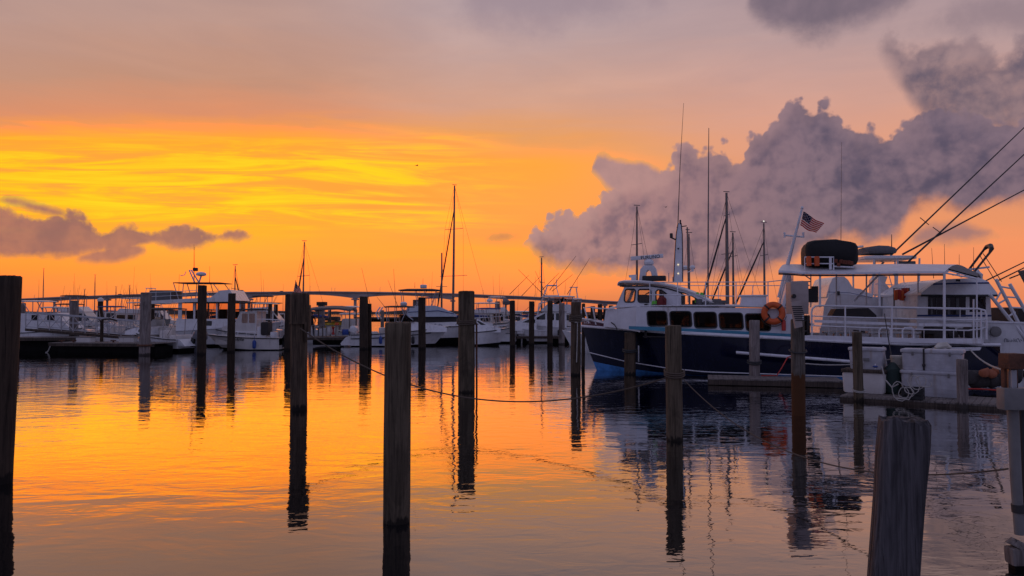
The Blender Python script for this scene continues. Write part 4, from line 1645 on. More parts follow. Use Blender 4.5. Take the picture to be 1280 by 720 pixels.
# vests and a rucksack left on the upper deck
def vest(px, py, v, s, label, m_):
    p = bl(px, py, v)
    t = thing('life_vest', label, 'vest', bw(*p), BANG + .3, 'bright vests on the upper deck')
    q = MB()
    pr = [(-.22, 0), (-.24, .3), (-.16, .52), (-.07, .55), (-.04, .4), (.04, .4), (.07, .55), (.16, .52), (.24, .3), (.22, 0)]
    q.prism([(x * s, z * s) for x, z in pr], -.06, .06)
    q.jitter(.02, 4)
    q.build('front_panel', m_, t, smooth=50)
    q = MB()
    q.box((0, -.066, .18 * s), (.42 * s, .012, .045))
    q.build('belt', GCANVAS, t)


vest(874.5, 378.5, .9, .75, 'lime green vest hanging inside the arched aft opening of the wheelhouse', GREEN)
vest(818, 383, .45, .42, 'lime green vest lying low on deck beside the maroon bundle', GREEN)
p = bl(826, 383.3, .5)
m = MB()
m.path([(0, 0, 0), (.02, 0, .12), (.05, 0, .28), (.03, 0, .4)], [.14, .2, .17, .08], 10)
m.path([(.1, -.15, .05), (.2, -.2, .2), (.1, -.14, .33)], .02, 5)
m.jitter(.03, 5)
o = m.build('bundle', mat('maroon_cloth', (.16, .018, .02), .8), loc=bw(*p), rz=BANG)
tag(o, 'maroon cloth bundle leaning on the white wheelhouse side', 'bundle')

# white pipe hanging along the navy side
a, b = bl(920, 440.6, -.12), bl(1062, 451.8, -.12)
m = MB()
m.tube((0, 0, 0), b - a, .055, n=9)
o = m.build('pipe', PAINT, loc=bw(*a), rz=BANG)
tag(o, 'long white plastic pipe slung along the navy hull side', 'pipe')

# ================================================================== THE OTHER BOATS
def hullkit(P, L, B, zs, zb, mh=None, mb=None, cockpit=0.0, floor=.35, boot=.14, rake=.16, stripe=None, full=.42, ex=2.2, rail=None, sheer_dip=0.0):
    mh, mb = mh or WHITE, mb or DARKBOT
    zS = lambda t: zs + (zb - zs) * t ** 1.7 - sheer_dip * math.sin(math.pi * t)
    hb = lambda t: B / 2 * (.88 + .12 * math.sin(min(t / .5, 1) * math.pi / 2)) * (1 - max(0, (t - full) / (1 - full)) ** ex)
    sm = lambda t: max(0, min(1, (t - .45) / .55)) ** 1.2
    lv = {'sheer': (1.0, lambda t: hb(t), zS), 'mid': (1 - rake * .42, lambda t: hb(t) * (.95 - .22 * sm(t)), lambda t: boot + (zS(t) - boot) * .5),
          'chine': (1 - rake * .8, lambda t: hb(t) * (.90 - .45 * sm(t)), lambda t: boot + .10 * sm(t)),
          'keel': (1 - rake * 1.25, lambda t: hb(t) * .35 * (1 - sm(t)), lambda t: -.45)}
    pt = lambda l, t, s: (t * L * lv[l][0], s * (lv[l][1](t)), lv[l][2](t))
    ts = [i / 22 for i in range(23)]
    m = MB()
    for s in (-1, 1):
        m.grid([[pt(l, t, s) for l in ('sheer', 'mid', 'chine')] for t in ts])
    m.poly([pt('sheer', 0, -1), pt('mid', 0, -1), pt('chine', 0, -1), pt('chine', 0, 1), pt('mid', 0, 1), pt('sheer', 0, 1)])
    bmesh.ops.remove_doubles(m.bm, verts=m.bm.verts, dist=.002)
    H = m.build('hull', mh, P, smooth=50)
    m = MB()
    for s in (-1, 1):
        m.grid([[pt(l, t, s) for l in ('chine', 'keel')] for t in ts])
    m.poly([pt('chine', 0, -1), pt('keel', 0, -1), pt('keel', 0, 1), pt('chine', 0, 1)])
    bmesh.ops.remove_doubles(m.bm, verts=m.bm.verts, dist=.002)
    m.build('bottom_paint', mb, H, smooth=50)
    m = MB()
    for s in (-1, 1):
        m.path([(x, y + s * .012, z - .05) for x, y, z in (pt('sheer', t, s) for t in ts)], .028, 5)
    m.build('rub_rail', rail or RUBBER, H)
    if stripe:
        m = MB()
        for s in (-1, 1):
            rw = []
            for t in ts[:-1]:
                a, b = Vector(pt('sheer', t, s)), Vector(pt('mid', t, s))
                rw.append([a.lerp(b, .38) + Vector((0, s * .008, 0)), a.lerp(b, .52) + Vector((0, s * .008, 0))])
            m.grid(rw)
        m.build('hull_stripe', stripe, H)
    # deck and cockpit
    m = MB()
    td = [t for t in ts if t >= cockpit - 1e-6]
    m.grid([[(x, y, z - .03) for x, y, z in (pt('sheer', t, -1), (t * L, 0, zS(t) + .06), pt('sheer', t, 1))] for t in td])
    if cockpit > 0:
        tk = [t for t in ts if t <= cockpit + .02]
        for s in (-1, 1):
            m.grid([[(x, y, z - .01), (x, y - s * .2, z), (x, y - s * .2, floor)] for x, y, z in (pt('sheer', t, s) for t in tk)])
        m.grid([[(x, y - s * .2, floor) for s, (x, y, z) in ((s, pt('sheer', t, s)) for s in (-1, 1))] for t in tk])
        x, y, z = pt('sheer', tk[-1], 1)
        m.poly([(x, -y + .2, z), (x, y - .2, z), (x, y - .2, floor), (x, -y + .2, floor)])
        x, y, z = pt('sheer', 0, 1)
        m.box((.12, 0, (z + floor) / 2 - .04), (.24, 2 * y - .1, z - floor))
    m.build('deck', WHITE2, P, smooth=30)
    return H, zS, hb, pt


def prismpart(P, name, m_, prof, hw, sm=25):
    b = MB()
    b.prism(prof, 0, 0, hw=hw if callable(hw) else (lambda z: hw))
    return b.build(name, m_, P, smooth=sm)


def sidepanes(P, polys, hw, m_=None, name='window'):
    f = hw if callable(hw) else (lambda z: hw)
    for pr in polys:
        for s in (-1, 1):
            b = MB()
            a = [b.v((x, s * (f(z) - .02), z)) for x, z in pr]
            c = [b.v((x, s * (f(z) + .012), z)) for x, z in pr]
            n = len(pr)
            b.bm.faces.new(a)
            b.bm.faces.new(c[::-1])
            for i in range(n):
                b.bm.faces.new((a[i], c[i], c[(i + 1) % n], a[(i + 1) % n]))
            b.build(name, m_ or GLASSD, P, smooth=0)


def frontpane(P, a, b, hw0, hw1, m_=None, name='windscreen', out=.014):
    """raked pane from (x,z) a (low) to b (high)"""
    q = MB()
    d = Vector((b[0] - a[0], 0, b[1] - a[1])).normalized()
    n = Vector((d.z, 0, -d.x)) * out * (1 if d.z >= 0 else -1)
    p = [Vector((a[0], -hw0, a[1])), Vector((a[0], hw0, a[1])), Vector((b[0], hw1, b[1])), Vector((b[0], -hw1, b[1]))]
    for sgn in (1, -1):
        q.poly([v + n * sgn for v in p][::sgn])
    q.grid([[v + n for v in p], [v - n for v in p]], True)
    return q.build(name, m_ or GLASSD, P, smooth=0)


def hardtop(P, x0, x1, hw, z, m_=None, th=.09, legs=(), crown=.06, name='hardtop', leg_m=None, r=.028):
    q = MB()
    pts = rrect(x0, x1, -hw, hw, min(.3, hw * .4), 3)
    cx = (x0 + x1) / 2
    rows = []
    for zz, sc_ in ((0, .96), (.02, 1.0), (th - .02, 1.0), (th, .97), (th + crown * .8, .6), (th + crown, .1)):
        rows.append([(cx + (x - cx) * sc_, y * sc_, z + zz) for x, y in pts])
    vs = q.grid(rows, True)
    q.bm.faces.new(vs[0][::-1])
    q.bm.faces.new(vs[-1])
    o = q.build(name, m_ or WHITE, P, smooth=40)
    if legs:
        for (xa, ya, za, xb, yb) in legs:
            for s in (-1, 1):
                q = MB()
                q.path([(xa, s * ya, za), (xb, s * yb, z + .02)], r, 6)
                q.build('hardtop_leg', leg_m or ALU, P)
    return o


def outboard(P, x, y, z, m_, s=1.0, tilt=0.0):
    t = bpy.data.objects.new('outboard_motor', None)
    COL.objects.link(t)
    t.parent = P
    t.location = (x, y, z)
    t.rotation_euler.y = tilt
    q = MB()
    prof = [(.05, .35), (.0, .62), (-.08, .80), (-.25, .88), (-.48, .84), (-.60, .70), (-.62, .45), (-.54, .32)]
    rows = []
    for yy, sc_ in ((-.26, .75), (-.22, .94), (-.1, 1), (.1, 1), (.22, .94), (.26, .75)):
        rows.append([((-.28 + (a + .28) * sc_) * s, yy * s, (.58 + (b - .58) * sc_) * s) for a, b in prof])
    vs = q.grid(rows, True)
    q.bm.faces.new(vs[0])
    q.bm.faces.new(vs[-1][::-1])
    q.build('cowling', m_, t, smooth=50)
    q = MB()
    q.prism([(-.1 * s, .4 * s), (-.48 * s, .4 * s), (-.42 * s, -.2 * s), (-.40 * s, -.8 * s), (-.2 * s, -.8 * s), (-.16 * s, -.1 * s)], -.09 * s, .09 * s)
    q.box((-.35 * s, 0, -.42 * s), (.5 * s, .3 * s, .03 * s))
    q.build('leg', m_, t)
    q = MB()
    q.box((.02 * s, 0, .12 * s), (.22 * s, .34 * s, .5 * s), bev=.03)
    q.build('bracket', BLACK, t)
    return t


def rodset(P, name, pts, m_=None, r=.014):
    for a, b in pts:
        q = MB()
        q.path([a, b], [r, r * .45], 5)
        q.build(name, m_ or DSPAR, P)


def railing(P, pts, h, m_=None, r=.018, name='bow_rail', every=1):
    q = MB()
    tp = [Vector(p) + Vector((0, 0, h)) for p in pts]
    q.path([pts[0]] + tp + [pts[-1]], r, 5)
    for i in range(0, len(pts), every):
        q.path([pts[i], tp[i]], r * .85, 5)
    return q.build(name, m_ or STEEL, P)


def place(px, d, py=None):
    p = at(px, 395, d)
    return Vector((p.x, d, 0))


def boat_at(name, label, px, d, head, group=None, cat='boat'):
    """px: photo column of the transom centre; head: degrees the bow points to (0 right, 90 away, 180 left)"""
    return thing(name, label, cat, place(px, d), R(head), group)


BG = 'white boats moored across the harbour'


def loc_of(P, px, py, off=0.0):
    """photo pixel -> local point on the boat's own centre plane shifted sideways by off"""
    a = P.rotation_euler.z
    bu = Vector((math.cos(a), math.sin(a), 0))
    bv = Vector((-math.sin(a), math.cos(a), 0))
    r = ray(px, py)
    cpos = Vector((0, 0, HC))
    t = (off - (cpos - P.location).dot(bv)) / r.dot(bv)
    p = cpos + r * t - P.location
    return Vector((p.dot(bu), off, p.z))


# ---- A. white cuddy boat seen from its quarter, grey outboard
A = boat_at('cuddy_boat', 'white cuddy boat with big grey outboard, its bow over the floating dock', 236, 45.5, 158, BG)
H, zS, hb, pt = hullkit(A, 4.6, 2.2, .78, 1.35, cockpit=.55, floor=.42, boot=.2, rake=.2, mb=DARKBOT)
prismpart(A, 'cuddy_cabin', WHITE, [(2.35, 1.0), (2.45, 1.5), (2.9, 1.55), (4.1, 1.3), (4.35, 1.2), (4.35, 1.0)], lambda z: .85 - .25 * (z - 1.0))
sidepanes(A, [rrect(2.9, 3.25, 1.16, 1.34, .08)], lambda z: .85 - .25 * (z - 1.0))
m = MB(); m.box((2.1, -.35, .95), (.7, .75, 1.0), bev=.08); m.build('console', WHITE2, A)
frontpane(A, (2.5, 1.5), (2.2, 1.95), .8, .7, GLASST)
hardtop(A, .9, 2.9, .95, 2.55, DCANVAS, .06, [(1.2, .85, .8, 1.1, .85), (2.3, .8, 1.4, 2.6, .85)], name='bimini')
m = MB(); m.box((.55, 0, .75), (.5, 1.5, .5), bev=.08); m.box((1.2, .6, .95), (.5, .5, .7), bev=.06); m.build('seat', WHITE2, A)
m = MB(); m.prism([(-.6, .35), (0, .35), (0, .75), (-.15, .75)], -.85, .85); m.build('swim_bracket', WHITE, A)
outboard(A, -.35, -.1, .42, OUTB, 1.15, R(-14))
railing(A, [pt('sheer', t, s) for t, s in ((.6, -1), (.75, -1), (.9, -1), (.99, -1), (.99, 1), (.9, 1), (.75, 1), (.6, 1))], .4)
rodset(A, 'fishing_rod', [((.7, -.9, 1.0), (.2, -.9, 1.9)), ((.75, .9, 1.0), (.1, .9, 1.9))])

# ---- B. motor yacht with flybridge and radar arch, behind
B_ = boat_at('motor_yacht', 'large white flybridge motor yacht with hardtop and radar mast at the left', 184, 53, 2, BG)
H, zS, hb, pt = hullkit(B_, 9.6, 3.6, 1.05, 1.75, cockpit=.22, floor=.6, mb=DARKBOT, rail=PAINT)
prismpart(B_, 'saloon', WHITE, [(2.6, 1.0), (2.6, 1.92), (7.2, 1.92), (8.0, 1.55), (8.4, 1.4), (8.4, 1.0)], lambda z: 1.45 - .12 * (z - 1))
sidepanes(B_, [rrect(4.45, 5.05, 1.45, 1.78, .06), rrect(6.6, 7.1, 1.5, 1.8, .06)], lambda z: 1.45 - .12 * (z - 1))
for x0, x1 in ((2.7, 2.95), (3.75, 3.87), (4.5, 4.6), (5.3, 5.4), (6.1, 6.25), (6.9, 7.0)):
    for s in (-1, 1):
        m = MB()
        m.prism([(x0, 1.9), (x0, 3.1), (x1, 3.1), (x1, 1.9)], s * 1.27, s * 1.33)
        m.build('window_post', PAINT, B_)
for s in (-1, 1):
    m = MB()
    m.grid([[(2.9, s * 1.28, 1.92), (2.9, s * 1.28, 3.08)], [(6.95, s * 1.28, 1.92), (6.95, s * 1.28, 3.08)]])
    m.build('clear_curtain', VINYL, B_)
m = MB()
m.box((3.5, 0, 2.2), (.9, 1.6, .6), bev=.08); m.box((5.2, .5, 2.25), (.5, .6, .7), bev=.08); m.box((6.4, -.3, 2.2), (.6, 1.2, .5), bev=.06)
m.build('saloon_seat', DCANVAS, B_)
prismpart(B_, 'flybridge', WHITE, [(.6, 2.95), (.4, 3.15), (5.0, 3.42), (5.6, 3.9), (6.3, 3.95), (6.75, 3.2), (6.6, 3.12), (4, 3.1)], lambda z: 1.5)
m = MB(); m.box((1.3, 0, 3.55), (1.5, 2.0, .75), bev=.1); m.build('covered_dinghy', GCANVAS, B_)
m = MB()
for s in (-1, 1):
    m.path([(.5, s * 1.4, 3.15), (.5, s * 1.4, 3.75), (2.2, s * 1.4, 3.8), (4.6, s * 1.4, 3.95), (4.9, s * 1.4, 3.4)], .02, 5)
    m.path([(.5, s * 1.4, 3.45), (4.7, s * 1.4, 3.66)], .016, 5)
    for x in (1.2, 2.2, 3.2, 4.0):
        m.path([(x, s * 1.4, 3.2), (x, s * 1.4, 3.83)], .016, 5)
m.build('flybridge_rail', PAINT, B_)
hardtop(B_, 2.2, 5.6, 1.35, 4.42, DCANVAS, .05, [(2.7, 1.2, 3.2, 2.3, 1.2), (4.3, 1.2, 3.4, 4.0, 1.2), (5.4, 1.2, 3.9, 5.0, 1.2), (2.9, 1.2, 3.2, 3.0, 1.2)], .03)
hardtop(B_, 3.0, 9.2, 1.6, 3.02, DCANVAS, .06, [], .04, 'side_awning')
m = MB()
m.path([(3.3, 0, 4.5), (2.9, 0, 5.4), (3.05, 0, 5.4), (3.6, 0, 4.5)], .05, 6)
m.build('radar_mast', PAINT, B_)
m = MB(); m.lathe([(.1, 0), (.34, .06), (.36, .18), (.28, .28), (.05, .32)], (3.75, 0, 4.95), 14); m.tube((3.6, 0, 4.5), (3.75, 0, 4.97), .06); m.build('radar_dome', PAINT, B_)
m = MB(); m.box((3.3, .1, 5.45), (.3, .3, .25), bev=.05); m.build('loudhailer', RUBBER, B_)
m = MB(); m.path([(2.2, .2, 5.0), (2.5, .2, 5.05), (2.6, .2, 5.3)], .03, 5); m.build('spotlight', PAINT, B_)
rodset(B_, 'whip_aerial', [((3.0, .6, 4.5), (2.98, .6, 7.3)), ((3.5, -.6, 4.5), (3.5, -.6, 7.0)), ((1.7, 1.2, 3.4), (1.72, 1.2, 5.15)), ((4.75, -1.1, 4.4), (4.75, -1.1, 5.6))], r=.018)

# ---- C. open skiff, bow left
C_ = boat_at('open_skiff', 'low white open skiff with dark sheer band and black outboard', 354, 47.5, 180, BG)
H, zS, hb, pt = hullkit(C_, 4.85, 1.95, .78, 1.0, cockpit=.86, floor=.35, boot=.06, rake=.24, mb=DARKBOT, rail=DARKBOT, full=.5, mh=WHITE2)
m = MB(); m.box((1.25, 0, .95), (.6, .7, 1.05), bev=.06); m.build('console', WHITE, C_)
m = MB(); m.box((1.05, 0, 1.35), (.5, .95, .85), bev=.12); m.build('covered_seat', DCANVAS, C_)
m = MB()
for s in (-1, 1):
    m.path([(.35, s * .6, .8), (.3, s * .6, 1.9), (1.5, s * .6, 1.95), (1.6, s * .6, .9)], .022, 5)
    m.path([(1.9, s * .75, .8), (1.9, s * .75, 1.12), (3.3, s * .72, 1.15), (3.35, s * .72, .85)], .02, 5)
    m.path([(2.6, s * .75, .8), (2.6, s * .75, 1.13)], .02, 5)
m.path([(.3, -.6, 1.9), (.3, .6, 1.9)], .022, 5)
m.build('grab_rail', PAINT, C_)
m = MB(); m.box((.45, .3, .95), (.4, .5, .4), bev=.05); m.build('bait_box', WHITE, C_)
outboard(C_, -.02, 0, .28, BLACK, .85)
# faded registration marks near the bow
for s in (-1, 1):
    scribble(1.0, .2, DCANVAS, C_, (2.65, s * (hb(.55) * .985 + .012), .60), (R(86 if s < 0 else 94), 0, R(180) if s > 0 else 0), 5)

# ---- D. pilothouse boat beyond the skiff
D_ = boat_at('pilothouse_boat', 'small white pilothouse boat moored behind the open skiff', 342, 52, 178, BG)
H, zS, hb, pt = hullkit(D_, 4.6, 2.2, .9, 1.35, cockpit=.3, floor=.45)
prismpart(D_, 'pilothouse', WHITE2, [(.9, .8), (.85, 2.45), (2.0, 2.45), (2.35, 1.7), (3.3, 1.35), (3.3, .8)], lambda z: .85)
sidepanes(D_, [rrect(1.0, 1.4, 1.65, 2.3, .05), rrect(1.5, 1.9, 1.65, 2.3, .05)], .85, VINYL)
hardtop(D_, .4, 2.6, 1.0, 2.5, DCANVAS, .07, [(.5, .85, .9, .5, .85)])
hardtop(D_, -.2, 1.3, .95, 2.95, WHITE2, .05, [(.2, .8, 2.5, .2, .8), (1.1, .8, 2.5, 1.0, .8)], name='rocket_launcher')
rodset(D_, 'fishing_rod', [((x, .5 * (-1) ** i, 2.95), (x - .3, .5 * (-1) ** i, 3.6)) for i, x in enumerate((-.1, .2, .5, .9, 1.2))], r=.012)

# ---- F. walkaround with twin white outboards, bow right
F_ = boat_at('walkaround_boat', 'white walkaround fishing boat with twin white outboards and script on its side', 441, 52.5, 5, BG)
H, zS, hb, pt = hullkit(F_, 6.9, 2.5, .86, 1.42, cockpit=.42, floor=.5, boot=.07, rake=.2, rail=DARKBOT)
m = MB()
for s in (-1, 1):
    m.grid([[(x, y + s * .01, z - .28), (x, y + s * .01, z - .34)] for x, y, z in (pt('sheer', t, s) for t in [i / 20 for i in range(17)])])
m.build('side_stripe', DARKBOT, F_)
for y in (-.4, .4):
    outboard(F_, .12, y, .55, WHITE, .95, R(24))
prismpart(F_, 'engine_bracket', WHITE, [(.05, .8), (-.35, .66), (-.7, .25), (-.66, .1), (.05, .1)], .95)
prismpart(F_, 'cuddy_cabin', WHITE, [(3.3, 1.0), (3.35, 1.7), (4.2, 1.72), (6.3, 1.4), (6.6, 1.3), (6.6, 1.0)], lambda z: .95 - .3 * (z - 1))
m = MB(); m.box((3.2, 0, 1.05), (.8, 1.3, 1.2), bev=.08); m.build('console', WHITE, F_)
frontpane(F_, (4.35, 1.72), (3.65, 2.25), .92, .75, GLASST)
sidepanes(F_, [[(3.4, 1.72), (3.25, 2.2), (3.7, 2.22), (4.3, 1.72)]], .9, GLASST)
hardtop(F_, 2.2, 4.3, 1.05, 2.72, DCANVAS, .07, [(2.5, .9, .95, 2.4, .9), (3.4, .9, 1.6, 3.9, .95), (3.0, .9, .95, 3.0, .9), (3.9, .85, 1.7, 3.4, .9)])
frontpane(F_, (3.75, 2.24), (3.95, 2.7), .75, .85, VINYL, 'clear_curtain')
m = MB(); m.box((2.05, .5, 1.0), (.5, .9, .6), bev=.06); m.box((1.5, -.6, .8), (.6, .5, .5), bev=.05); m.box((2.5, 0, 1.2), (.45, 1.0, .75), bev=.08); m.build('seat', WHITE2, F_)
m = MB(); m.lathe([(.2, 0), (.24, .05), (.24, .2), (.16, .27), (.03, .29)], (3.55, 0, 2.84), 12); m.build('radar_dome', PAINT, F_)
m = MB(); m.path([(2.0, -1.05, 2.75), (1.7, -1.05, 2.3), (1.9, -1.05, 1.9)], .05, 6); m.path([(2.0, 1.05, 2.75), (1.7, 1.05, 2.3), (1.9, 1.05, 1.9)], .05, 6); m.build('rod_holder', PAINT, F_)
rodset(F_, 'outrigger', [(loc_of(F_, 467, 399, -1), loc_of(F_, 452, 335, -1)), (loc_of(F_, 495, 385, .9), loc_of(F_, 492, 336, .9)), (loc_of(F_, 498, 385, -.9), loc_of(F_, 485, 350, -.9)), (loc_of(F_, 482, 385, .6), loc_of(F_, 471, 371, .6))], r=.02)
for s in (-1, 1):
    scribble(1.05, .24, DCANVAS, F_, (2.55, s * (hb(.36) * .965 + .03), .52), (R(90), 0, 0 if s < 0 else R(180)), 3)

# ---- G. sport cruiser with pale canvas top
G_ = boat_at('sport_cruiser', 'white sport cruiser with pale canvas bridge cover and raised dark hardtop', 497, 58, 4, BG)
H, zS, hb, pt = hullkit(G_, 8.7, 2.9, 1.2, 1.62, cockpit=.2, floor=.7, boot=.42, rake=.2, rail=DARKBOT, full=.5)
prismpart(G_, 'deckhouse', DCANVAS, [(1.2, 1.1), (1.2, 2.05), (4.3, 2.05), (5.6, 1.5), (5.6, 1.1)], lambda z: 1.12 - .12 * (z - 1.1))
prismpart(G_, 'cabin_side', WHITE, [(.9, 1.15), (.9, 1.55), (5.2, 1.66), (6.9, 1.6), (7.4, 1.5), (7.4, 1.2)], lambda z: 1.24 - .1 * (z - 1.1))
prismpart(G_, 'bridge_cover', LCANVAS, [(.8, 2.02), (.8, 2.85), (2.9, 2.9), (3.4, 2.75), (4.6, 2.2), (4.6, 2.05)], lambda z: 1.2 - .22 * (z - 2), 40)
m = MB()
for s in (-1, 1):
    m.path([(.8, s * 1.12, 2.38), (3.2, s * 1.12, 2.5), (4.4, s * 1.14, 2.26)], .03, 5)
m.build('cover_seam', BCANVAS, G_)
hardtop(G_, .1, 3.4, 1.1, loc_of(G_, 520, 363, 0).z - .05, DCANVAS, .08, [(.6, 1.0, 1.5, .3, 1.0), (1.6, .95, 2.8, 1.4, .95), (2.6, .95, 2.8, 3.0, .95), (1.4, .95, 2.8, 2.2, .95)], .1)
m = MB(); m.box((2.0, 0, loc_of(G_, 520, 361, 0).z + .18), (.5, .6, .28), bev=.06); m.build('radar_dome', PAINT, G_)
rodset(G_, 'whip_aerial', [((1.95, .1, 4.4), (1.95, .1, loc_of(G_, 520, 348, 0).z)), ((1.3, .4, 4.3), (1.3, .4, 4.75))], r=.02)
railing(G_, [pt('sheer', t, s) for t, s in ((.62, -1), (.72, -1), (.82, -1), (.92, -1), (.995, -1), (.92, 1), (.82, 1), (.72, 1), (.62, 1))], .5)
for s in (-1, 1):
    scribble(1.0, .17, BCANVAS, G_, (2.9, s * 1.245, 1.34), (R(90), 0, 0 if s < 0 else R(180)), 8)
    scribble(.16, .13, BCANVAS, G_, (4.6, s * 1.25, 1.4), (R(90), 0, 0 if s < 0 else R(180)), 2)

# ---- small cabin cruiser right of the tall olive piling, bow right
K_ = boat_at('cabin_cruiser', 'white cabin cruiser with raked side windows, its bow pointing right', 573, 53.5, 4, BG)
H, zS, hb, pt = hullkit(K_, 3.65, 1.9, .95, 1.28, cockpit=.2, floor=.5, boot=.12, rake=.22, full=.5)
hwk = lambda z: .8 - .3 * (z - 1.0)
prismpart(K_, 'cabin', WHITE, [(.2, .9), (.2, 1.9), (.9, 1.95), (1.4, 1.9), (2.3, 1.4), (3.0, 1.25), (3.0, .95)], hwk)
sidepanes(K_, [[(.75, 1.48), (.8, 1.8), (1.05, 1.82), (1.45, 1.5)], [(1.30, 1.74), (1.42, 1.78), (1.95, 1.5), (1.6, 1.48)], [(.25, 1.45), (.25, 1.8), (.6, 1.8), (.6, 1.47)]], hwk)
railing(K_, [pt('sheer', t, s) for t, s in ((.55, -1), (.7, -1), (.85, -1), (.98, -1), (.85, 1), (.7, 1), (.55, 1))], .22)

# ---- boats behind it: blue bimini boat and hardtop boat
def center_console(label, px, d, head, L=6.5, B=2.3, top=WHITE, eng=WHITE, ztop=2.6, group=BG, n_eng=1, mh=None, rods=4, shape='t', lowcol=None):
    P = boat_at('center_console_boat', label, px, d, head, group)
    H, zS, hb, pt = hullkit(P, L, B, .8, 1.2, cockpit=.6, floor=.4, mh=mh, mb=lowcol)
    m = MB(); m.box((L * .42, 0, 1.0), (.8, .95, 1.15), bev=.08); m.build('console', WHITE, P)
    frontpane(P, (L * .42 + .45, 1.5), (L * .42 + .2, 2.0), .46, .42, GLASST)
    m = MB(); m.box((L * .30, 0, .95), (.55, 1.0, .9), bev=.1); m.build('seat', WHITE2, P)
    hardtop(P, L * .24, L * .56, B * .36, ztop, top, .06, [(L * .27, B * .26, .5, L * .27, B * .3), (L * .36, B * .24, .5, L * .46, B * .3), (L * .46, B * .24, .5, L * .52, B * .3)], name='t_top')
    for i in range(n_eng):
        outboard(P, -.05, (i - (n_eng - 1) / 2) * .75, .34, eng, .95)
    railing(P, [pt('sheer', t, s) for t, s in ((.66, -1), (.8, -1), (.93, -1), (.93, 1), (.8, 1), (.66, 1))], .25)
    rodset(P, 'fishing_rod', [((L * .25, (-1) ** i * .2 * (i // 2 + 1), ztop), (L * .25 - .35, (-1) ** i * .25 * (i // 2 + 1), ztop + 1.1 + .3 * (i % 3))) for i in range(rods)], r=.012)
    return P


center_console('white fishing boat with a dark blue bimini behind the cabin cruiser', 646, 58, 172, 5.6, top=BCANVAS, ztop=2.62)
Q = boat_at('hardtop_boat', 'small boat with white flybridge and radar dome left of the grey piling', 628, 64, 178, BG)
H, zS, hb, pt = hullkit(Q, 5.2, 2.2, 1.0, 1.4)
prismpart(Q, 'cabin', WHITE2, [(.8, 1.0), (.8, 2.3), (2.9, 2.3), (3.6, 1.6), (4.4, 1.3), (4.4, 1.0)], lambda z: .9)
sidepanes(Q, [rrect(1.0, 1.8, 1.6, 2.1, .05), rrect(2.0, 2.8, 1.6, 2.1, .05)], .9)
prismpart(Q, 'flybridge', WHITE, [(.2, 2.3), (.2, 2.62), (2.7, 2.62), (3.1, 2.3)], lambda z: 1.0)
hardtop(Q, .3, 2.4, .95, 3.1, WHITE2, .07, [(.5, .85, 2.5, .5, .85), (2.2, .85, 2.5, 2.1, .85)])
m = MB(); m.lathe([(.1, 0), (.26, .05), (.26, .2), (.12, .3), (.02, .31)], (1.1, 0, 3.25), 12); m.build('radar_dome', PAINT, Q)
m = MB(); m.lathe([(.1, 0), (.34, .05), (.36, .3), (.2, .42), (.02, .46)], (-.35, 0, 3.0), 12); m.tube((-.3, 0, 2.2), (-.33, 0, 3.02), .05); m.build('satellite_dome', GCANVAS, Q)

# ---- I. big sport fisher with tower and a fan of outriggers, bow left
I_ = boat_at('sport_fishing_boat', 'large white sport fishing boat with pipework tower and fan of outriggers', 722, 60.5, 176, BG)
H, zS, hb, pt = hullkit(I_, 5.6 + .4, 3.2, 1.15, 1.85, cockpit=.16, floor=.6, mb=DARKBOT, rail=PAINT, rake=.14)
hwi = lambda z: 1.35 - .12 * (z - 1.2)
prismpart(I_, 'deckhouse', WHITE, [(.9, 1.1), (.9, 2.45), (2.6, 2.45), (3.5, 2.0), (5.1, 1.6), (5.1, 1.2)], hwi)
sidepanes(I_, [rrect(1.1, 1.75, 1.75, 2.3, .06), rrect(1.9, 2.45, 1.75, 2.3, .06), [(2.6, 1.8), (2.6, 2.3), (3.3, 1.95), (3.4, 1.8)]], hwi)
prismpart(I_, 'flybridge', WHITE, [(.5, 2.45), (.4, 2.6), (.6, 3.0), (2.4, 3.05), (2.9, 2.6), (2.9, 2.45)], lambda z: 1.35)
hardtop(I_, .2, 2.9, 1.3, loc_of(I_, 700, 371, 0).z - .05, WHITE, .08, [(.5, 1.2, 2.7, .4, 1.15), (1.1, 1.2, 2.7, 1.1, 1.15), (2.4, 1.2, 2.7, 2.3, 1.15), (2.7, 1.1, 2.7, 2.7, 1.1)])
zt_ = loc_of(I_, 700, 371, 0).z
m = MB()
for s in (-1, 1):
    m.grid([[(.4, s * 1.17, 2.9), (.4, s * 1.14, zt_ - .06)], [(1.9, s * 1.17, 2.9), (1.9, s * 1.14, zt_ - .06)]])
m.build('clear_curtain', VINYL, I_)
m = MB()
for s in (-1, 1):
    for xa, xb in ((1.2, 1.75), (3.2, 2.45)):
        m.path([(xa, s * 1.2, 2.5), (xb, s * .5, zt_ + .9)], .03, 5)
    m.path([(1.5, s * .85, zt_ + .1), (2.8, s * .85, zt_ + .1)], .022, 5)
    m.path([(3.3, s * 1.1, 1.9), (3.1, s * 1.1, 3.1), (2.2, s * 1.1, 3.3)], .03, 5)
    m.path([(3.0, s * 1.1, 2.3), (3.9, s * .9, 2.4), (4.0, s * .9, 1.9)], .02, 5)
m.build('tower_frame', PAINT, I_)
m = MB(); m.box((2.1, 0, zt_ + .92), (.9, 1.0, .08), bev=.02); m.path([(1.7, -.5, zt_ + 1.0), (1.7, -.5, zt_ + 1.4), (1.7, .5, zt_ + 1.4), (1.7, .5, zt_ + 1.0)], .025, 5); m.build('tower_platform', PAINT, I_)
m = MB(); m.prism([(2.0, 3.0), (1.2, 3.6), (.9, 3.45), (1.4, 3.1)], -1.0, -.6); m.build('folded_canvas', DCANVAS, I_)
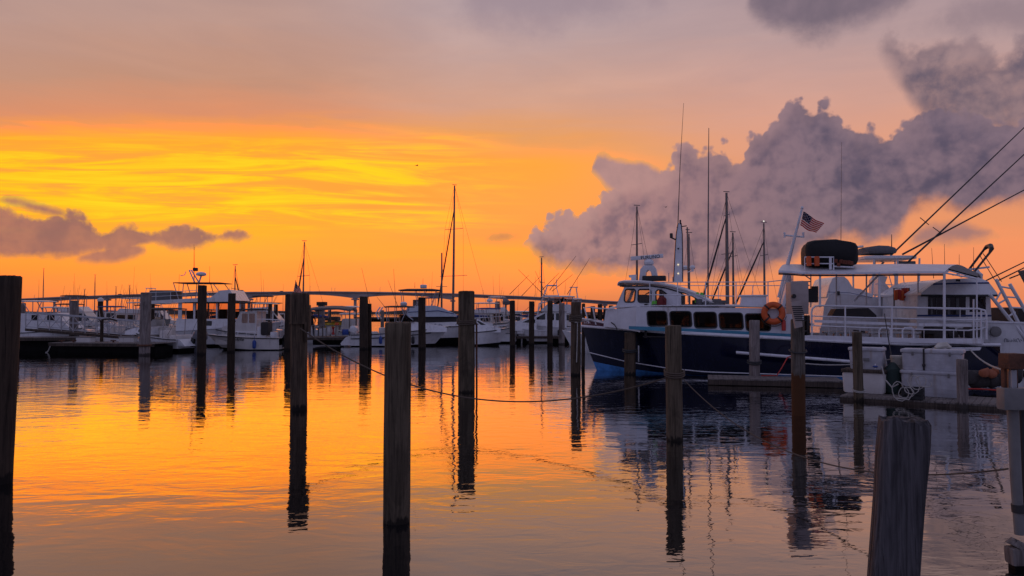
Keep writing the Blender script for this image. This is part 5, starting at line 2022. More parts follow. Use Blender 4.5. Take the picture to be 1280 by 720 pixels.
railing(I_, [pt('sheer', t, s) for t, s in ((.55, -1), (.7, -1), (.85, -1), (.98, -1), (.85, 1), (.7, 1), (.55, 1))], .4)
for i, ((x0, y0), (x1, y1)) in enumerate((((682, 371), (648, 337)), ((684, 371), (669, 339)), ((637, 368), (661, 344)), ((652, 370), (676, 345)), ((687, 363), (720, 320)), ((690, 364), (716, 343)),
                                          ((709, 368), (737, 323)), ((678, 362), (699, 341)), ((640, 404), (665, 380)))):
    rodset(I_, 'outrigger', [(loc_of(I_, x0, y0, (-1) ** i * .9), loc_of(I_, x1, y1, (-1) ** i * 1.3))], r=.028)
rodset(I_, 'whip_aerial', [(loc_of(I_, 669, 370, .4), loc_of(I_, 669.5, 346, .4)), (loc_of(I_, 680, 370, .4), loc_of(I_, 680, 347, .4)), (loc_of(I_, 692, 368, .4), loc_of(I_, 692.5, 345, .4)), (loc_of(I_, 706, 368, -.4), loc_of(I_, 707, 352, -.4))], r=.014)

J1 = boat_at('express_boat', 'white express boat with dark wraparound windscreen beside the sport fisher', 685, 58.5, 178, BG)
H, zS, hb, pt = hullkit(J1, 2.9, 2.1, 1.0, 1.25, cockpit=.25, floor=.5, mb=DARKBOT, rail=PAINT)
prismpart(J1, 'cabin', WHITE, [(.9, .95), (.9, 1.9), (1.5, 1.95), (2.35, 1.5), (2.6, 1.2), (2.6, .95)], lambda z: .9 - .2 * (z - 1))
sidepanes(J1, [[(1.0, 1.55), (1.0, 1.82), (1.45, 1.85), (2.0, 1.6)]], lambda z: .9 - .2 * (z - 1))

# ---- sailing boats: mast, spreaders, stays, furled sails
SG = 'sailing boats with bare masts'


def sailboat(label, px, d, py_top, head=0, L=8.0, lean_top=0.0, spreaders=((.78, .5), (.42, .7)), fore=None, aft=None, mizzen=None, rm=.075, radar=None, light=False, boom=True):
    P = boat_at('sailboat', label, px, d, head, SG)
    x0 = -L * .45
    hp_ = bpy.data.objects.new('hull_holder', None)
    H = at(px, py_top, d).z
    mb_ = MB()
    zS = lambda t: .95 + .35 * (2 * t - 1) ** 2
    hb = lambda t: L * .14 * math.sin(math.pi * (.12 + .88 * t)) ** .7 if t < 1 else 0
    ts = [i / 14 for i in range(15)]
    for s in (-1, 1):
        mb_.grid([[(x0 + t * L * k1, s * hb(t) * k2, z) for k1, k2, z in ((1, 1, zS(t)), (.94, .92, .4), (.88, .75, 0), (.8, .1, -.5))] for t in ts])
    mb_.grid([[(x0 + t * L, -hb(t), zS(t)), (x0 + t * L, 0, zS(t) + .05), (x0 + t * L, hb(t), zS(t))] for t in ts])
    bmesh.ops.remove_doubles(mb_.bm, verts=mb_.bm.verts, dist=.003)
    mb_.build('hull', WHITE, P, smooth=50)
    mb_ = MB()
    mb_.prism([(x0 + L * .3, 1.0), (x0 + L * .32, 1.45), (x0 + L * .6, 1.4), (x0 + L * .68, 1.05)], 0, 0, hw=lambda z: L * .085)
    mb_.build('coach_roof', WHITE2, P)
    m = MB()
    m.path([(0, 0, 1.0), (lean_top * .5, 0, H * .5), (lean_top, 0, H)], [rm, rm * .95, rm * .6], 8)
    mo = m.build('mast', SPAR, P)
    m = MB()
    for f, w_ in spreaders:
        m.path([(lean_top * f, 0, H * f), (lean_top * f - w_, .1, H * f + .05)], .02, 5)
        m.path([(lean_top * f, 0, H * f), (lean_top * f + w_, -.1, H * f - .03)], .02, 5)
    m.path([(lean_top - .18, 0, H + .06), (lean_top + .18, 0, H + .08)], .025, 5)
    m.build('spreader', SPAR, mo)
    m = MB()
    for (w_, f) in (spreaders[:1] and [(spreaders[0][1], spreaders[0][0])]):
        m.path([(lean_top, 0, H), (lean_top * f + w_, -.1, H * f), (1.1, -.8, 1.0)], .007, 4)
        m.path([(lean_top, 0, H), (lean_top * f - w_, .1, H * f), (-.9, .8, 1.0)], .007, 4)
    if fore:
        m.path([(lean_top, 0, H * .97), (fore, 0, 1.2)], .008, 4)
    if aft:
        m.path([(lean_top, 0, H), (aft, 0, 1.2)], .008, 4)
    m.build('stay', DSPAR, mo)
    if fore:
        m = MB()
        m.path([Vector((lean_top * .93, 0, H * .86)).lerp(Vector((fore, 0, 1.25)), f) for f in (0, .25, .5, .75, 1)], [.03, .05, .055, .055, .03], 7)
        m.build('furled_sail', DCANVAS, P)
    if boom:
        m = MB()
        m.path([(-.1, 0, 1.9), (-L * .32, 0, 1.95)], [.05, .04], 6)
        m.build('boom', SPAR, P)
        m = MB()
        m.path([(-.15, 0, 2.03), (-L * .15, 0, 2.1), (-L * .31, 0, 2.03)], [.10, .13, .07], 8)
        m.build('sail_cover', BCANVAS, P)
    if mizzen:
        mx, mh = mizzen
        m = MB()
        m.path([(mx, 0, 1.0), (mx, 0, mh)], [rm * .9, rm * .6], 7)
        m.path([(mx - .45, 0, mh * .62), (mx + .45, 0, mh * .62)], .02, 5)
        m.build('mizzen_mast', SPAR, P)
    if radar:
        m = MB()
        m.lathe([(.05, -.12), (.2, -.08), (.22, .05), (.1, .14), (.02, .15)], (.25, 0, radar), 10)
        m.build('radar_dome', PAINT, P)
    if light:
        m = MB()
        m.ball((lean_top, 0, H + .12), .045, 8, 6)
        m.build('masthead_light', emit_mat('masthead_lamp', (1, .95, .85), 1.0), P)
    return P


mtr = 60 / F
sailboat('tallest sailboat mast behind the tall olive piling, spreaders and a shorter mizzen mast', 566, 60, 232, 180, 9.0, -1.8 * mtr, ((.72, .75), (.42, 1.1)), fore=-38 * -mtr * 0 + 23 * mtr, aft=-3.2, mizzen=(14 * mtr, at(552, 316, 60).z), rm=.10)
sailboat('sailboat mast standing above the collared piling with its rolled foresail', 378, 58, 302, 180, 6.5, -.1, ((.66, .5),), fore=.75, aft=-2.2, rm=.07)
sailboat('sailboat mast behind the skiff bow with two stays slanting right', 293, 57, 332, 0, 6.0, 0.02, ((.7, .3),), fore=1.0, aft=None, rm=.06)
sailboat('sailboat mast rising through the fan of outriggers', 677, 63, 322, 0, 6.5, 0, ((.7, .25),), rm=.085)
sailboat('dark sailboat mast just left of the radar bar, in front of the cumulus', 796, 44, 258, 180, 8.0, -.04, ((.74, .3), (.45, .35)), fore=None, aft=-1.6, rm=.075)
sailboat('thick sailboat mast with heavy fittings behind the upper deck rail', 909.5, 43, 241, 180, 8.0, 0, ((.86, .14), (.62, .3)), fore=2.0, aft=-2.6, rm=.115)
sailboat('shorter sailboat mast close right of the thick one', 917, 46, 291, 180, 7.0, 0, ((.8, .25),), fore=2.1, rm=.08)
sailboat('sailboat mast carrying a bright white masthead light', 956, 45, 279, 180, 7.5, 0, ((.75, .2),), fore=2.5, rm=.075, light=True)
sailboat('sailboat with a radar dome on its mast behind the signal mast', 862, 43, 292, 180, 7.0, 0, ((.7, .3),), rm=.06, radar=at(865, 335, 43).z, boom=False)

# ---- clutter of boats at the far left
LB = boat_at('cabin_boat', 'blocky white cabin boat with two dark windows behind the gangway', 26, 52, 2, BG)
H, zS, hb, pt = hullkit(LB, 4.2, 2.2, 1.0, 1.3, cockpit=.1, floor=.6)
prismpart(LB, 'cabin', WHITE, [(.3, .95), (.3, 2.3), (3.0, 2.35), (3.3, 1.9), (3.9, 1.3), (3.9, 1.0)], lambda z: .95)
sidepanes(LB, [rrect(1.3, 1.72, 1.85, 2.2, .06), rrect(2.35, 2.85, 1.8, 2.2, .06)], .95)
hardtop(LB, .1, 2.1, .9, 3.1, WHITE, .06, [(.3, .85, 2.2, .3, .85), (1.2, .8, 2.2, .6, .85), (1.5, .8, 2.2, 1.9, .85)])
rodset(LB, 'whip_aerial', [((.9, .5, 2.3), (.9, .5, 4.7))], r=.012)
center_console('fishing boat with brown hardtop and tall aerial far left of the marina', 120, 62, 176, 5.8, top=DCANVAS, ztop=3.0, rods=5)
center_console('fishing boat with blue canvas top left of the cuddy boat', 171, 56, 174, 5.0, top=BCANVAS, ztop=2.75, rods=4)
center_console('low fishing boat with pale top beyond the middle of the gangway', 140, 68, 5, 6.0, top=WHITE2, ztop=3.2, rods=6, eng=BLACK)
center_console('fishing boat moored nearest the dock lamp with grey outboard', 98, 57, 178, 4.6, top=WHITE2, ztop=2.7, rods=3, eng=OUTB)
for i, (px, yt, d, lb) in enumerate(((53.5, 336, 120, 'faint distant mast far left, behind the cabin boat'), (105, 362, 110, 'short distant mast left of the tall aerial'), (118, 344, 110, 'tall thin distant mast rising over the bridge left end'),
                                     (144.5, 359, 105, 'distant mast over the blue canvas top'), (161.5, 357, 105, 'distant mast left of the pale grey piling'), (127, 372, 100, 'stubby distant mast behind the pale capped piling'), (152, 371, 100, 'stubby distant mast between the two over the blue canvas'))):
    sailboat('sailboat with ' + lb, px, d, yt, 170 + i * 3, 7.0, 0, ((.7, .2),), rm=.07, boom=False)

# ---- boats on the far side of the blue boat
KS = boat_at('sport_fishing_boat', 'sport fishing boat with curved white bridge and grey covered hardtop behind the awning', 1165, 33.5, 176, BG)
hullkit(KS, 5.4, 3.4, 1.3, 1.9, cockpit=.2, floor=.7)
kl = lambda x, y, o=1.3: loc_of(KS, x, y, o)
xz = lambda pts, o=1.3, P=KS: [(loc_of(P, x, y, o).x, loc_of(P, x, y, o).z) for x, y in pts]
prismpart(KS, 'deckhouse', WHITE, xz([(1022, 424), (1028, 402), (1030, 383), (1037, 368), (1042, 366), (1090, 371), (1130, 372), (1136, 402), (1150, 424)]), 1.3, 40)
prismpart(KS, 'bridge', WHITE, xz([(1034, 371), (1038, 357), (1042, 348), (1047, 345.5), (1057, 345.5), (1062, 350), (1068, 360), (1077, 361), (1092, 368), (1092, 373)]), 1.15, 40)
m = MB(); m.path([kl(1035, 365, 1.34), kl(1062, 366, 1.34), kl(1090, 372, 1.34)], .012, 5); m.build('seam', BCANVAS, KS)
m = MB(); q = kl(1048, 366.5, 1.34); m.box(q, (.12, .05, .18), bev=.02); m.build('vent', RUBBER, KS)
prismpart(KS, 'chart_console', WHITE, xz([(1094, 368), (1094, 350), (1098, 345), (1106, 346), (1103, 354), (1108, 360), (1106, 370)], .2), .5)
zk = kl(1100, 330, 0).z
hardtop(KS, kl(1132, 326, 0).x, kl(1068, 326, 0).x, 1.3, zk + .15, WHITE, .14, [(kl(1126, 0, 0).x, 1.1, 1.8, kl(1128, 0, 0).x, 1.2), (kl(1072, 0, 0).x, 1.0, 2.6, kl(1074, 0, 0).x, 1.2), (kl(1100, 0, 0).x, 1.1, 2.0, kl(1102, 0, 0).x, 1.2)], .05, leg_m=PAINT, r=.04)
m = MB()
for s in (-1, 1):
    a, b = kl(1130, 330, 0), kl(1108, 319, 0)
    m.box(((a.x + b.x) / 2, s * 1.1, zk - .12), (abs(a.x - b.x), .1, .35), bev=.04)
m.build('side_curtain', GCANVAS, KS)
m = MB()
prof = [(1076, 318.5), (1075, 313), (1079, 309.5), (1090, 308), (1103, 308.5), (1112, 311), (1115, 315), (1113, 318.5)]
mp = [kl(x, y, 0) for x, y in prof]
cc = sum(mp, Vector()) / len(mp)
vs = m.grid([[(cc.x + (p.x - cc.x) * s_, f, cc.z + (p.z - cc.z) * s_) for p in mp] for f, s_ in ((-.8, .5), (-.7, .9), (0, 1), (.7, .9), (.8, .5))], True)
m.bm.faces.new(vs[0]); m.bm.faces.new(vs[-1][::-1])
m.build('covered_raft', GCANVAS, KS, smooth=60)
m = MB(); m.path([kl(1070, 309, -.8), kl(1078, 308, 0), kl(1070, 309, .8)], .06, 6); m.path([kl(1069, 316, -1), kl(1069, 308, -1)], .03, 5); m.build('top_rail', PAINT, KS)
for a, b, lean in (((1097, 346), (1300, 138), -1.5), ((1096, 336), (1130, 303), -1.2)):
    pass
for i, (a, b, o) in enumerate((((1094, 338), (1290, 150), -1.45), ((1126, 336), (1292, 182), 1.45), ((1128, 318), (1300, 227), 1.3))):
    m = MB()
    m.path([kl(*a, o), kl(*b, o)], [.045, .022], 6)
    m.build('outrigger', DSPAR, KS)
m = MB()
m.path([kl(1150, 272, -1.4), kl(1161, 281, -1.4)], .02, 5)
m.path([kl(1166, 284, 1.4), kl(1177, 292, 1.4)], .02, 5)
m.build('outrigger_spreader', DSPAR, KS)
rodset(KS, 'whip_aerial', [(kl(1114.5, 318, .4), kl(1114.5, 293, .4))], r=.03)
m = MB()
for a, b in (((1098, 345), (1110, 375)), ((1111, 343), (1120, 376)), ((1117, 342), (1131, 376)), ((1129, 344), (1133, 378)), ((1094, 355), (1131, 357)), ((1103, 366), (1128, 366))):
    m.path([kl(*a, .9), kl(*b, .9)], .022, 5)
m.build('tower_frame', PAINT, KS)

JS = boat_at('sport_fishing_boat', 'sport fishing boat at the right edge with wide brimmed white bridge and blue stripe', 1300, 30.5, 178, BG)
jl = lambda x, y, o=1.7: loc_of(JS, x, y, o)
jx = lambda pts, o=1.7: [(loc_of(JS, x, y, o).x, loc_of(JS, x, y, o).z) for x, y in pts]
hullkit(JS, 6.6, 4.0, jl(1280, 403).z, 2.2, cockpit=.24, floor=.9, rake=.12, rail=PAINT)
prismpart(JS, 'deckhouse', WHITE, jx([(1146, 412), (1146, 369), (1238, 369), (1240, 412)], 1.45), 1.45)
# the aft face and side are glazed: dark openings with frames
sidepanes(JS, [jx([(1160, 369.5), (1179, 369.5), (1179, 394), (1160, 394)], 1.45), jx([(1181, 371), (1207, 371), (1207, 396), (1181, 396)], 1.45), jx([(1212, 371), (1232, 371), (1232, 390), (1212, 390)], 1.45)], 1.45, GLASSD)
m = MB()
for x0, x1 in ((1163, 1166), (1170, 1171), (1184, 1188), (1195, 1199), (1219, 1221)):
    a, b = jl(x0, 372, 1.48), jl(x1, 393, 1.48)
    m.box(((a.x + b.x) / 2, 1.475, (a.z + b.z) / 2), (abs(a.x - b.x), .012, a.z - b.z))
a, b = jl(1190, 374, 1.48), jl(1198, 380, 1.48)
m.build('curtain', GCANVAS, JS)
hwj = lambda z: 1.85 - .34 * (z - jl(1200, 368).z)
prismpart(JS, 'bridge_brim', WHITE, jx([(1149, 369), (1149, 366.5), (1167, 354), (1180, 349), (1226, 347), (1236, 352), (1244, 366.5), (1244, 369)]), hwj, 30)
m = MB()
for s in (-1, 1):
    q = [jl(x, y) for x, y in ((1166, 355.2), (1200, 354), (1236, 353.6))]
    m.path([(p.x, s * (hwj(p.z) + .01), p.z) for p in q], .03, 5)
    q = [jl(x, y, 1.47) for x, y in ((1147, 394.6), (1190, 394.6), (1239, 394.6))]
    m.path([(p.x, s * 1.46, p.z) for p in q], .035, 5)
m.build('blue_stripe', BCANVAS, JS)
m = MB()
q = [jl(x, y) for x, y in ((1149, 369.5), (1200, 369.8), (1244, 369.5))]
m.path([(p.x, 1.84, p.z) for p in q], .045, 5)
m.build('brim_shadow_strip', RUBBER, JS)  # dark strip standing in for the shadow line beneath the brim
m = MB(); q = jl(1198, 350.5); m.box((q.x, (hwj(q.z) + .01), q.z), (.15, .03, .08)); m.build('courtesy_light', RUBBER, JS)
q = jl(1221, 343, 0)
m = MB()
m.lathe([(.12, -.25), (.2, -.2), (.22, .0), (.12, .1), (.06, .2)], q, 12); m.box((q.x, q.y, q.z + .24), (1.0, .1, .08), ry=.12); m.build('radar', PAINT, JS)
m = MB()
m.path([jl(1209, 340, -.3), jl(1230, 312, -.3), jl(1233.5, 308.5, -.3), jl(1238, 307.5, 0), jl(1239.5, 311, .3), jl(1237, 316, .3), jl(1216, 342, .3)], [.05, .05, .09, .11, .09, .05, .04], 8)
m.build('boom_crutch', DSPAR, JS)
m = MB()
m.path([jl(1224.5, 319, -.3), jl(1247, 356, -.3)], .016, 5); m.path([jl(1229, 317, .3), jl(1252, 352, .3)], .016, 5)
m.build('stay', DSPAR, JS)
rodset(JS, 'whip_aerial', [(jl(1167, 348, .5), jl(1164.5, 310, .5)), (jl(1181, 347, .5), jl(1180.5, 305, .5)), (jl(1199, 346, .5), jl(1199, 318, .5)), (jl(1217, 344, .2), jl(1217, 309, .2))], r=.014)
for a, b in (((1228, 353), (1300, 318)), ((1245, 352), (1300, 325)), ((1262, 348), (1300, 333))):
    m = MB(); m.path([jl(*a, .6), jl(*b, .6)], [.03, .02], 6); m.build('outrigger', DSPAR, JS)
# tower ladder frame aft
for a, b in (((1245, 349), (1292, 440)), ((1262, 355), (1300, 420)), ((1237, 368), (1283, 425))):
    m = MB(); m.path([jl(*a, 1.9), jl(*b, 1.9)], .065, 7); m.build('tower_leg', PAINT, JS)
m = MB()
for a, b in (((1250, 358), (1266, 361)), ((1256, 371), (1270, 372)), ((1262, 384), (1278, 385)), ((1247, 380), (1258, 374)), ((1260, 396), (1269, 390)), ((1244, 377), (1251, 365))):
    m.path([jl(*a, 1.9), jl(*b, 1.9)], .035, 6)
m.build('rung', PAINT, JS)
m = MB(); m.prism(jx([(1262, 340), (1270, 338), (1300, 372), (1300, 396), (1290, 392)], .5), 1.0, 1.6); m.build('folded_cover', GCANVAS, JS)
m = MB(); m.prism(jx([(1248, 404), (1250, 385), (1268, 384), (1276, 404)], 0), -1.2, 1.2); m.build('cockpit_bulkhead', DCANVAS, JS)
m = MB()
q = jl(1244.5, 414.5, 2.1)
m.lathe([(.16, -.06), (.20, -.05), (.20, .05), (.16, .06)], (0, 0, 0), 16)
for v_ in m.bm.verts:
    v_.co = Vector((v_.co.x, v_.co.z, v_.co.y)) * 1.0 + q
m.build('rod_reel', GREYBOX, JS)
scribble(.75, .14, NAVY, JS, (jl(1267, 427, 2.0).x, 2.02, jl(1267, 427.5, 2.0).z), (R(90), 0, R(180)), 4)

# faint dark clutter (orange life jackets in a rack) on the boat behind the awning
p = bl(1127, 368, 4.9)
t = thing('life_jacket_rack', 'rack hung with orange life jackets seen under the awning', 'rack', bw(*p), BANG)
m = MB()
m.path([(-.28, 0, -.55), (-.28, 0, .25), (.28, 0, .25), (.28, 0, -.55)], .03, 5)
m.build('frame', RUBBER, t)
rng = random.Random(4)
for i in range(5):
    m = MB()
    m.box((-.22 + .11 * i, .02 * i, -.05 + .12 * rng.random()), (.13, .2, .42), rz=rng.random(), bev=.04)
    m.jitter(.02, 6)
    m.build('life_jacket', ORANGE if i % 2 == 0 else RED, t)

# small flag on a raked staff, seen over the collared piling
fs = at(369.5, 350, 57)
stf = MB()
stf.path([(0, 0, 0), (-.12, 0, -3.0)], [.02, .035], 6)
tag(stf.build('flag_staff', SPAR, loc=fs), 'thin raked staff with a small flag, seen above the collared piling', 'flag staff')
flag('flag', 'small stars and stripes flag drooping above the collared piling', at(369.5, 351, 57), at(366.5, 366, 57), at(375, 360, 57), at(378.5, 369, 57), 'stars and stripes flags', .05)

# ---- more of the fleet behind, so that the row closes up
def cruiser(label, px, d, head, L=6.5, B=2.4, house=DCANVAS, top=WHITE, fly=True, tower=False, group=BG, seed=1, mh=None):
    rg = random.Random(seed)
    P = boat_at('cabin_cruiser', label, px, d, head, group)
    H, zS, hb, pt = hullkit(P, L, B, .95, 1.45, cockpit=.22, floor=.5, mh=mh, rail=DARKBOT)
    hw = lambda z: B * .40 - .1 * (z - 1)
    zr = 2.25 + rg.random() * .2
    prismpart(P, 'deckhouse', WHITE2, [(L * .22, 1.0), (L * .22, zr), (L * .55, zr), (L * .66, 1.65), (L * .86, 1.4), (L * .86, 1.0)], hw)
    sidepanes(P, [rrect(L * .25, L * .37, 1.6, zr - .15, .05), rrect(L * .40, L * .53, 1.6, zr - .15, .05), [(L * .56, 1.6), (L * .56, zr - .15), (L * .64, 1.68)]], hw)
    if fly:
        prismpart(P, 'flybridge', WHITE, [(L * .18, zr), (L * .16, zr + .35), (L * .48, zr + .45), (L * .56, zr)], lambda z: B * .38)
        hardtop(P, L * .2, L * .5, B * .36, zr + 1.35, top, .07, [(L * .23, B * .33, zr + .3, L * .22, B * .33), (L * .34, B * .33, zr + .4, L * .35, B * .33), (L * .46, B * .33, zr + .4, L * .46, B * .33)])
    else:
        hardtop(P, L * .02, L * .5, B * .38, zr + .02, top, .06, [(L * .05, B * .34, .9, L * .04, B * .34)])
    railing(P, [pt('sheer', t, s) for t, s in ((.5, -1), (.65, -1), (.8, -1), (.95, -1), (.95, 1), (.8, 1), (.65, 1), (.5, 1))], .42)
    m = MB()
    for i in range(5):
        m.box((L * (.03 + .16 * rg.random()), B * .3 * rg.uniform(-1, 1), .75 + .3 * rg.random()), (.4, .35, .3 + .3 * rg.random()), rz=rg.random(), bev=.04)
    m.build('deck_gear', DCANVAS, P)
    z0 = zr + (1.4 if fly else .1)
    rodset(P, 'whip_aerial', [((L * .3, B * .3, z0), (L * .28, B * .3, z0 + 2 + rg.random())), ((L * .4, -B * .3, z0), (L * .39, -B * .3, z0 + 1.2 + rg.random()))], r=.012)
    if tower:
        m = MB()
        for s in (-1, 1):
            m.path([(L * .24, s * B * .33, zr + .3), (L * .3, s * .4, z0 + 1.1)], .026, 5)
            m.path([(L * .5, s * B * .33, zr + .3), (L * .38, s * .4, z0 + 1.1)], .026, 5)
        m.box((L * .34, 0, z0 + 1.12), (.8, .9, .06))
        m.build('tower_frame', PAINT, P)
    return P


for i, (px, d, hd, L, kw, lb) in enumerate((
        (62, 66, 4, 6.0, dict(house=DCANVAS, fly=True, top=DCANVAS), 'cruiser with dark bimini between the cabin boat and the broad grey piling'),
        (196, 70, 172, 6.6, dict(fly=True, top=WHITE2), 'flybridge cruiser beyond the gangway foot, left of the pale grey piling'),
        (108, 74, 6, 5.6, dict(fly=False, top=BCANVAS), 'low cruiser far back with blue awning under the bridge end'),
        (162, 80, 3, 6.4, dict(fly=True, tower=True), 'small tower cruiser far back behind the blue canvas top'),
        (300, 66, 4, 5.6, dict(fly=True, top=DCANVAS), 'cruiser with dark bimini behind the pilothouse boat'),
        (372, 70, 178, 4.0, dict(fly=False, top=DCANVAS), 'low dark topped cruiser between the stub pilings and the fuel dock'),
        (596, 70, 2, 5.4, dict(fly=True, top=WHITE2), 'flybridge cruiser between the tall olive piling and the grey one'),
        (668, 68, 176, 5.0, dict(fly=False, top=WHITE), 'white hardtop cruiser behind the first two thin pilings'),
        (742, 72, 178, 5.6, dict(fly=True, top=WHITE, tower=True), 'tower cruiser half hidden by the rope wrapped piling at the blue bow'),
        (560, 72, 176, 5.0, dict(fly=True, top=BCANVAS), 'blue topped cruiser glimpsed over the sport cruiser foredeck'))):
    cruiser(lb, px, d, hd, L, seed=i + 20, **kw)
center_console('console boat with pale top tucked behind the open skiff bow', 290, 55, 176, 4.6, top=WHITE2, ztop=2.5, rods=5, eng=BLACK)
center_console('console boat with dark top behind the gangway handrail post', 150, 60, 8, 5.2, top=DCANVAS, ztop=2.9, rods=6, eng=OUTB)
center_console('console boat with dark top seen right of the pale grey piling', 232, 58, 175, 4.8, top=DCANVAS, ztop=2.5, rods=4)

# fenders hung over the sides of the nearer boats
rng = random.Random(31)
for (P, t, sd, m_, lb) in ((F_, .30, -1, BLUEP, 'blue fender hanging on the walkaround boat near its twin outboards'), (F_, .62, -1, BLACK, 'black fender hanging on the walkaround boat below its hardtop'), (G_, .60, -1, WHITE2, 'white fender hanging from the sport cruiser side'),
                           (I_, .25, 1, BLACK, 'black fender low on the sport fisher stern quarter'), (I_, .55, 1, WHITE2, 'white fender amidships on the sport fisher side'), (B_, .45, -1, BLACK, 'black fender hanging on the flybridge motor yacht side'), (C_, .30, 1, BLUEP, 'blue fender hanging on the open skiff side')):
    a = P.rotation_euler.z
    L_B = {F_: (6.9, 2.5, .86), G_: (8.7, 2.9, 1.2), I_: (6.0, 3.2, 1.15), B_: (9.6, 3.6, 1.05), C_: (4.85, 1.95, .78)}[P]
    lp = Vector((t * L_B[0], sd * (L_B[1] / 2 * .99 + .12), L_B[2] - .05))
    wp = P.location + Vector((lp.x * math.cos(a) - lp.y * math.sin(a), lp.x * math.sin(a) + lp.y * math.cos(a), lp.z))
    q = MB()
    q.lathe([(.02, -.62), (.10, -.58), (.12, -.5), (.12, -.2), (.09, -.12), (.02, -.08)], (0, 0, 0), 10)
    q.path([(0, 0, -.1), (0, .02, .15)], .015, 4)
    tag(q.build('fender', m_, loc=wp), lb, 'fender', 'fenders on the moored boats')

# ================================================================== DOCKS
def dockbox(name, label, p0, p1, width, ztop, zbot, planks=True, side=1, cat='dock', piles=True):
    """dock whose camera side edge runs p0 -> p1 (ground points)"""
    a, b = Vector((p0[0], p0[1], 0)), Vector((p1[0], p1[1], 0))
    L = (b - a).length
    an = math.atan2(b.y - a.y, b.x - a.x)
    t = thing(name, label, cat, a, an)
    m = MB()
    n = max(6, int(L / .16))
    rng = random.Random(int(L * 100))
    for i in range(n):
        w_ = L / n
        m.box((w_ * (i + .5), width / 2, ztop - .02 + .004 * rng.random()), (w_ * .93, width + .03 * rng.random(), .04))
    m.build('planking', PLANK, t, smooth=0)
    m = MB()
    m.box((L / 2, .03, ztop - .12), (L, .06, .16))
    m.box((L / 2, width - .03, ztop - .12), (L, .06, .16))
    m.build('fascia', PLANKD, t, smooth=0)
    m = MB()
    m.box((L / 2, width / 2 + .2, (ztop - .2 + zbot) / 2), (L - .5, width - .6, ztop - .2 - zbot))
    m.build('float', DARKBOT, t, smooth=0)
    return t


g = lambda px, py: onw(px, py)
dockbox('finger_pier', 'low plank finger pier along the navy hull, ending at the grey piling', g(885, 481.5), g(1056, 485.5), 1.5, .22, -.3)
d2 = dockbox('floating_dock', 'low floating dock carrying the white chests and coolers', g(1050, 500), g(1264, 514), 1.9, .12, -.35)
dockbox('floating_dock', 'dark sided floating dock at the left under the cuddy boat bow', g(60, 441), g(192, 442.5), 2.2, .60, -.2)
dockbox('floating_dock', 'higher back dock at the far left end, beyond the low one', g(10, 440), g(100, 439), 2.0, .86, -.2)
fd = dockbox('fuel_dock', 'small fuel dock under a thin arched canopy in the middle distance', g(384, 433.5), g(429, 433.5), 3.0, .66, .1)
dockbox('dock', 'plank dock along the hull of the sport fisher, behind the three thin pilings', g(629, 429), g(716, 429), 1.6, .55, -.2)
dockbox('pier', 'long fixed pier far behind the walkaround boat', (at(442, 397, 78).x, 78), (at(578, 397, 78).x, 78), 2.0, at(500, 396.5, 78).z, at(500, 396.5, 78).z - .5)
dockbox('pier', 'dark fixed pier behind the bow of the blue boat', (at(733, 397, 66).x, 66), (at(860, 397, 66).x, 66), 2.0, at(740, 393, 66).z, at(740, 399, 66).z)
for i, px in enumerate((741, 750, 757, 764)):
    p = at(px, 395, 65.2)
    o = piling_mesh(.21, -1, at(px, (383, 380.5, 386, 382)[i], 65.2).z, seed=i + 40).build('piling', PWD, loc=(p.x, 65.2, 0), smooth=50)
    tag(o, ('stub piling of the pier right beside the bow pulpit', 'taller stub piling of the pier, second from the bow pulpit', 'shortest stub piling of the pier behind the blue boat', 'stub piling of the pier touching the white trunk cabin')[i], 'piling', PG)

# gangway down to the left floating dock, with lattice rails
gy = 47.0
a, b = at(32, 410.5, gy), at(166, 421.5, gy)
gw = thing('gangway', 'sloping gangway with lattice side rails leading to the left floating dock', 'gangway', (a.x, gy, a.z))
D_ = b - a
m = MB()
m.prism([(0, 0), (D_.x, D_.z), (D_.x, D_.z - .16), (0, -.16)], -.06, .06)
m.prism([(0, 0), (D_.x, D_.z), (D_.x, D_.z - .16), (0, -.16)], 1.14, 1.26)
m.build('stringer', PLANKD, gw, smooth=0)
m = MB()
m.grid([[(0, .06, -.05), (0, 1.14, -.05)], [(D_.x, .06, D_.z - .05), (D_.x, 1.14, D_.z - .05)]])
m.build('walkway', PLANK, gw, smooth=0)
n = 9
for yy in (0, 1.2):
    m = MB()
    for hh, r in ((1.0, .035), (.55, .022), (.12, .022)):
        m.path([(0, yy, hh), (D_.x, yy, D_.z + hh)], r, 5)
    for i in range(n + 1):
        f = i / n
        m.path([(D_.x * f, yy, D_.z * f), (D_.x * f, yy, D_.z * f + 1.0)], .028, 5)
        if i < n:
            f2 = (i + 1) / n
            m.path([(D_.x * f, yy, D_.z * f + (1.0 if i % 2 else .1)), (D_.x * f2, yy, D_.z * f2 + (.1 if i % 2 else 1.0))], .02, 5)
    m.build('side_rail', ALU, gw)
# post with curved grab handle at the foot of the gangway
p = at(127, 426, 45.2)
m = MB()
m.path([(0, 0, .5), (0, 0, at(127, 400, 45.2).z)], .10, 8)
m.path([(0, 0, at(127, 399.5, 45.2).z), (.5, 0, at(127, 398.5, 45.2).z), (.9, 0, at(127, 401, 45.2).z)], .05, 6)
o = m.build('handrail_post', PWD, loc=(p.x, 45.2, 0))
tag(o, 'dark handrail post with curved pale handle on the left floating dock', 'post')
# dock lamp glowing on a post at far left
p = at(24.5, 381, 43)
t = thing('dock_lamp', 'tiny glowing dock lamp on a thin post at the far left', 'lamp', (p.x, 43, 0))
MB().path([(0, 0, .3), (0, 0, p.z - .05)], .05, 6).build('post', RUST, t)
MB().ball((0, -.02, p.z + .05), .07, 8, 6).build('bulb', emit_mat('lamp_glow', (1, .55, .2), 2.5), t)
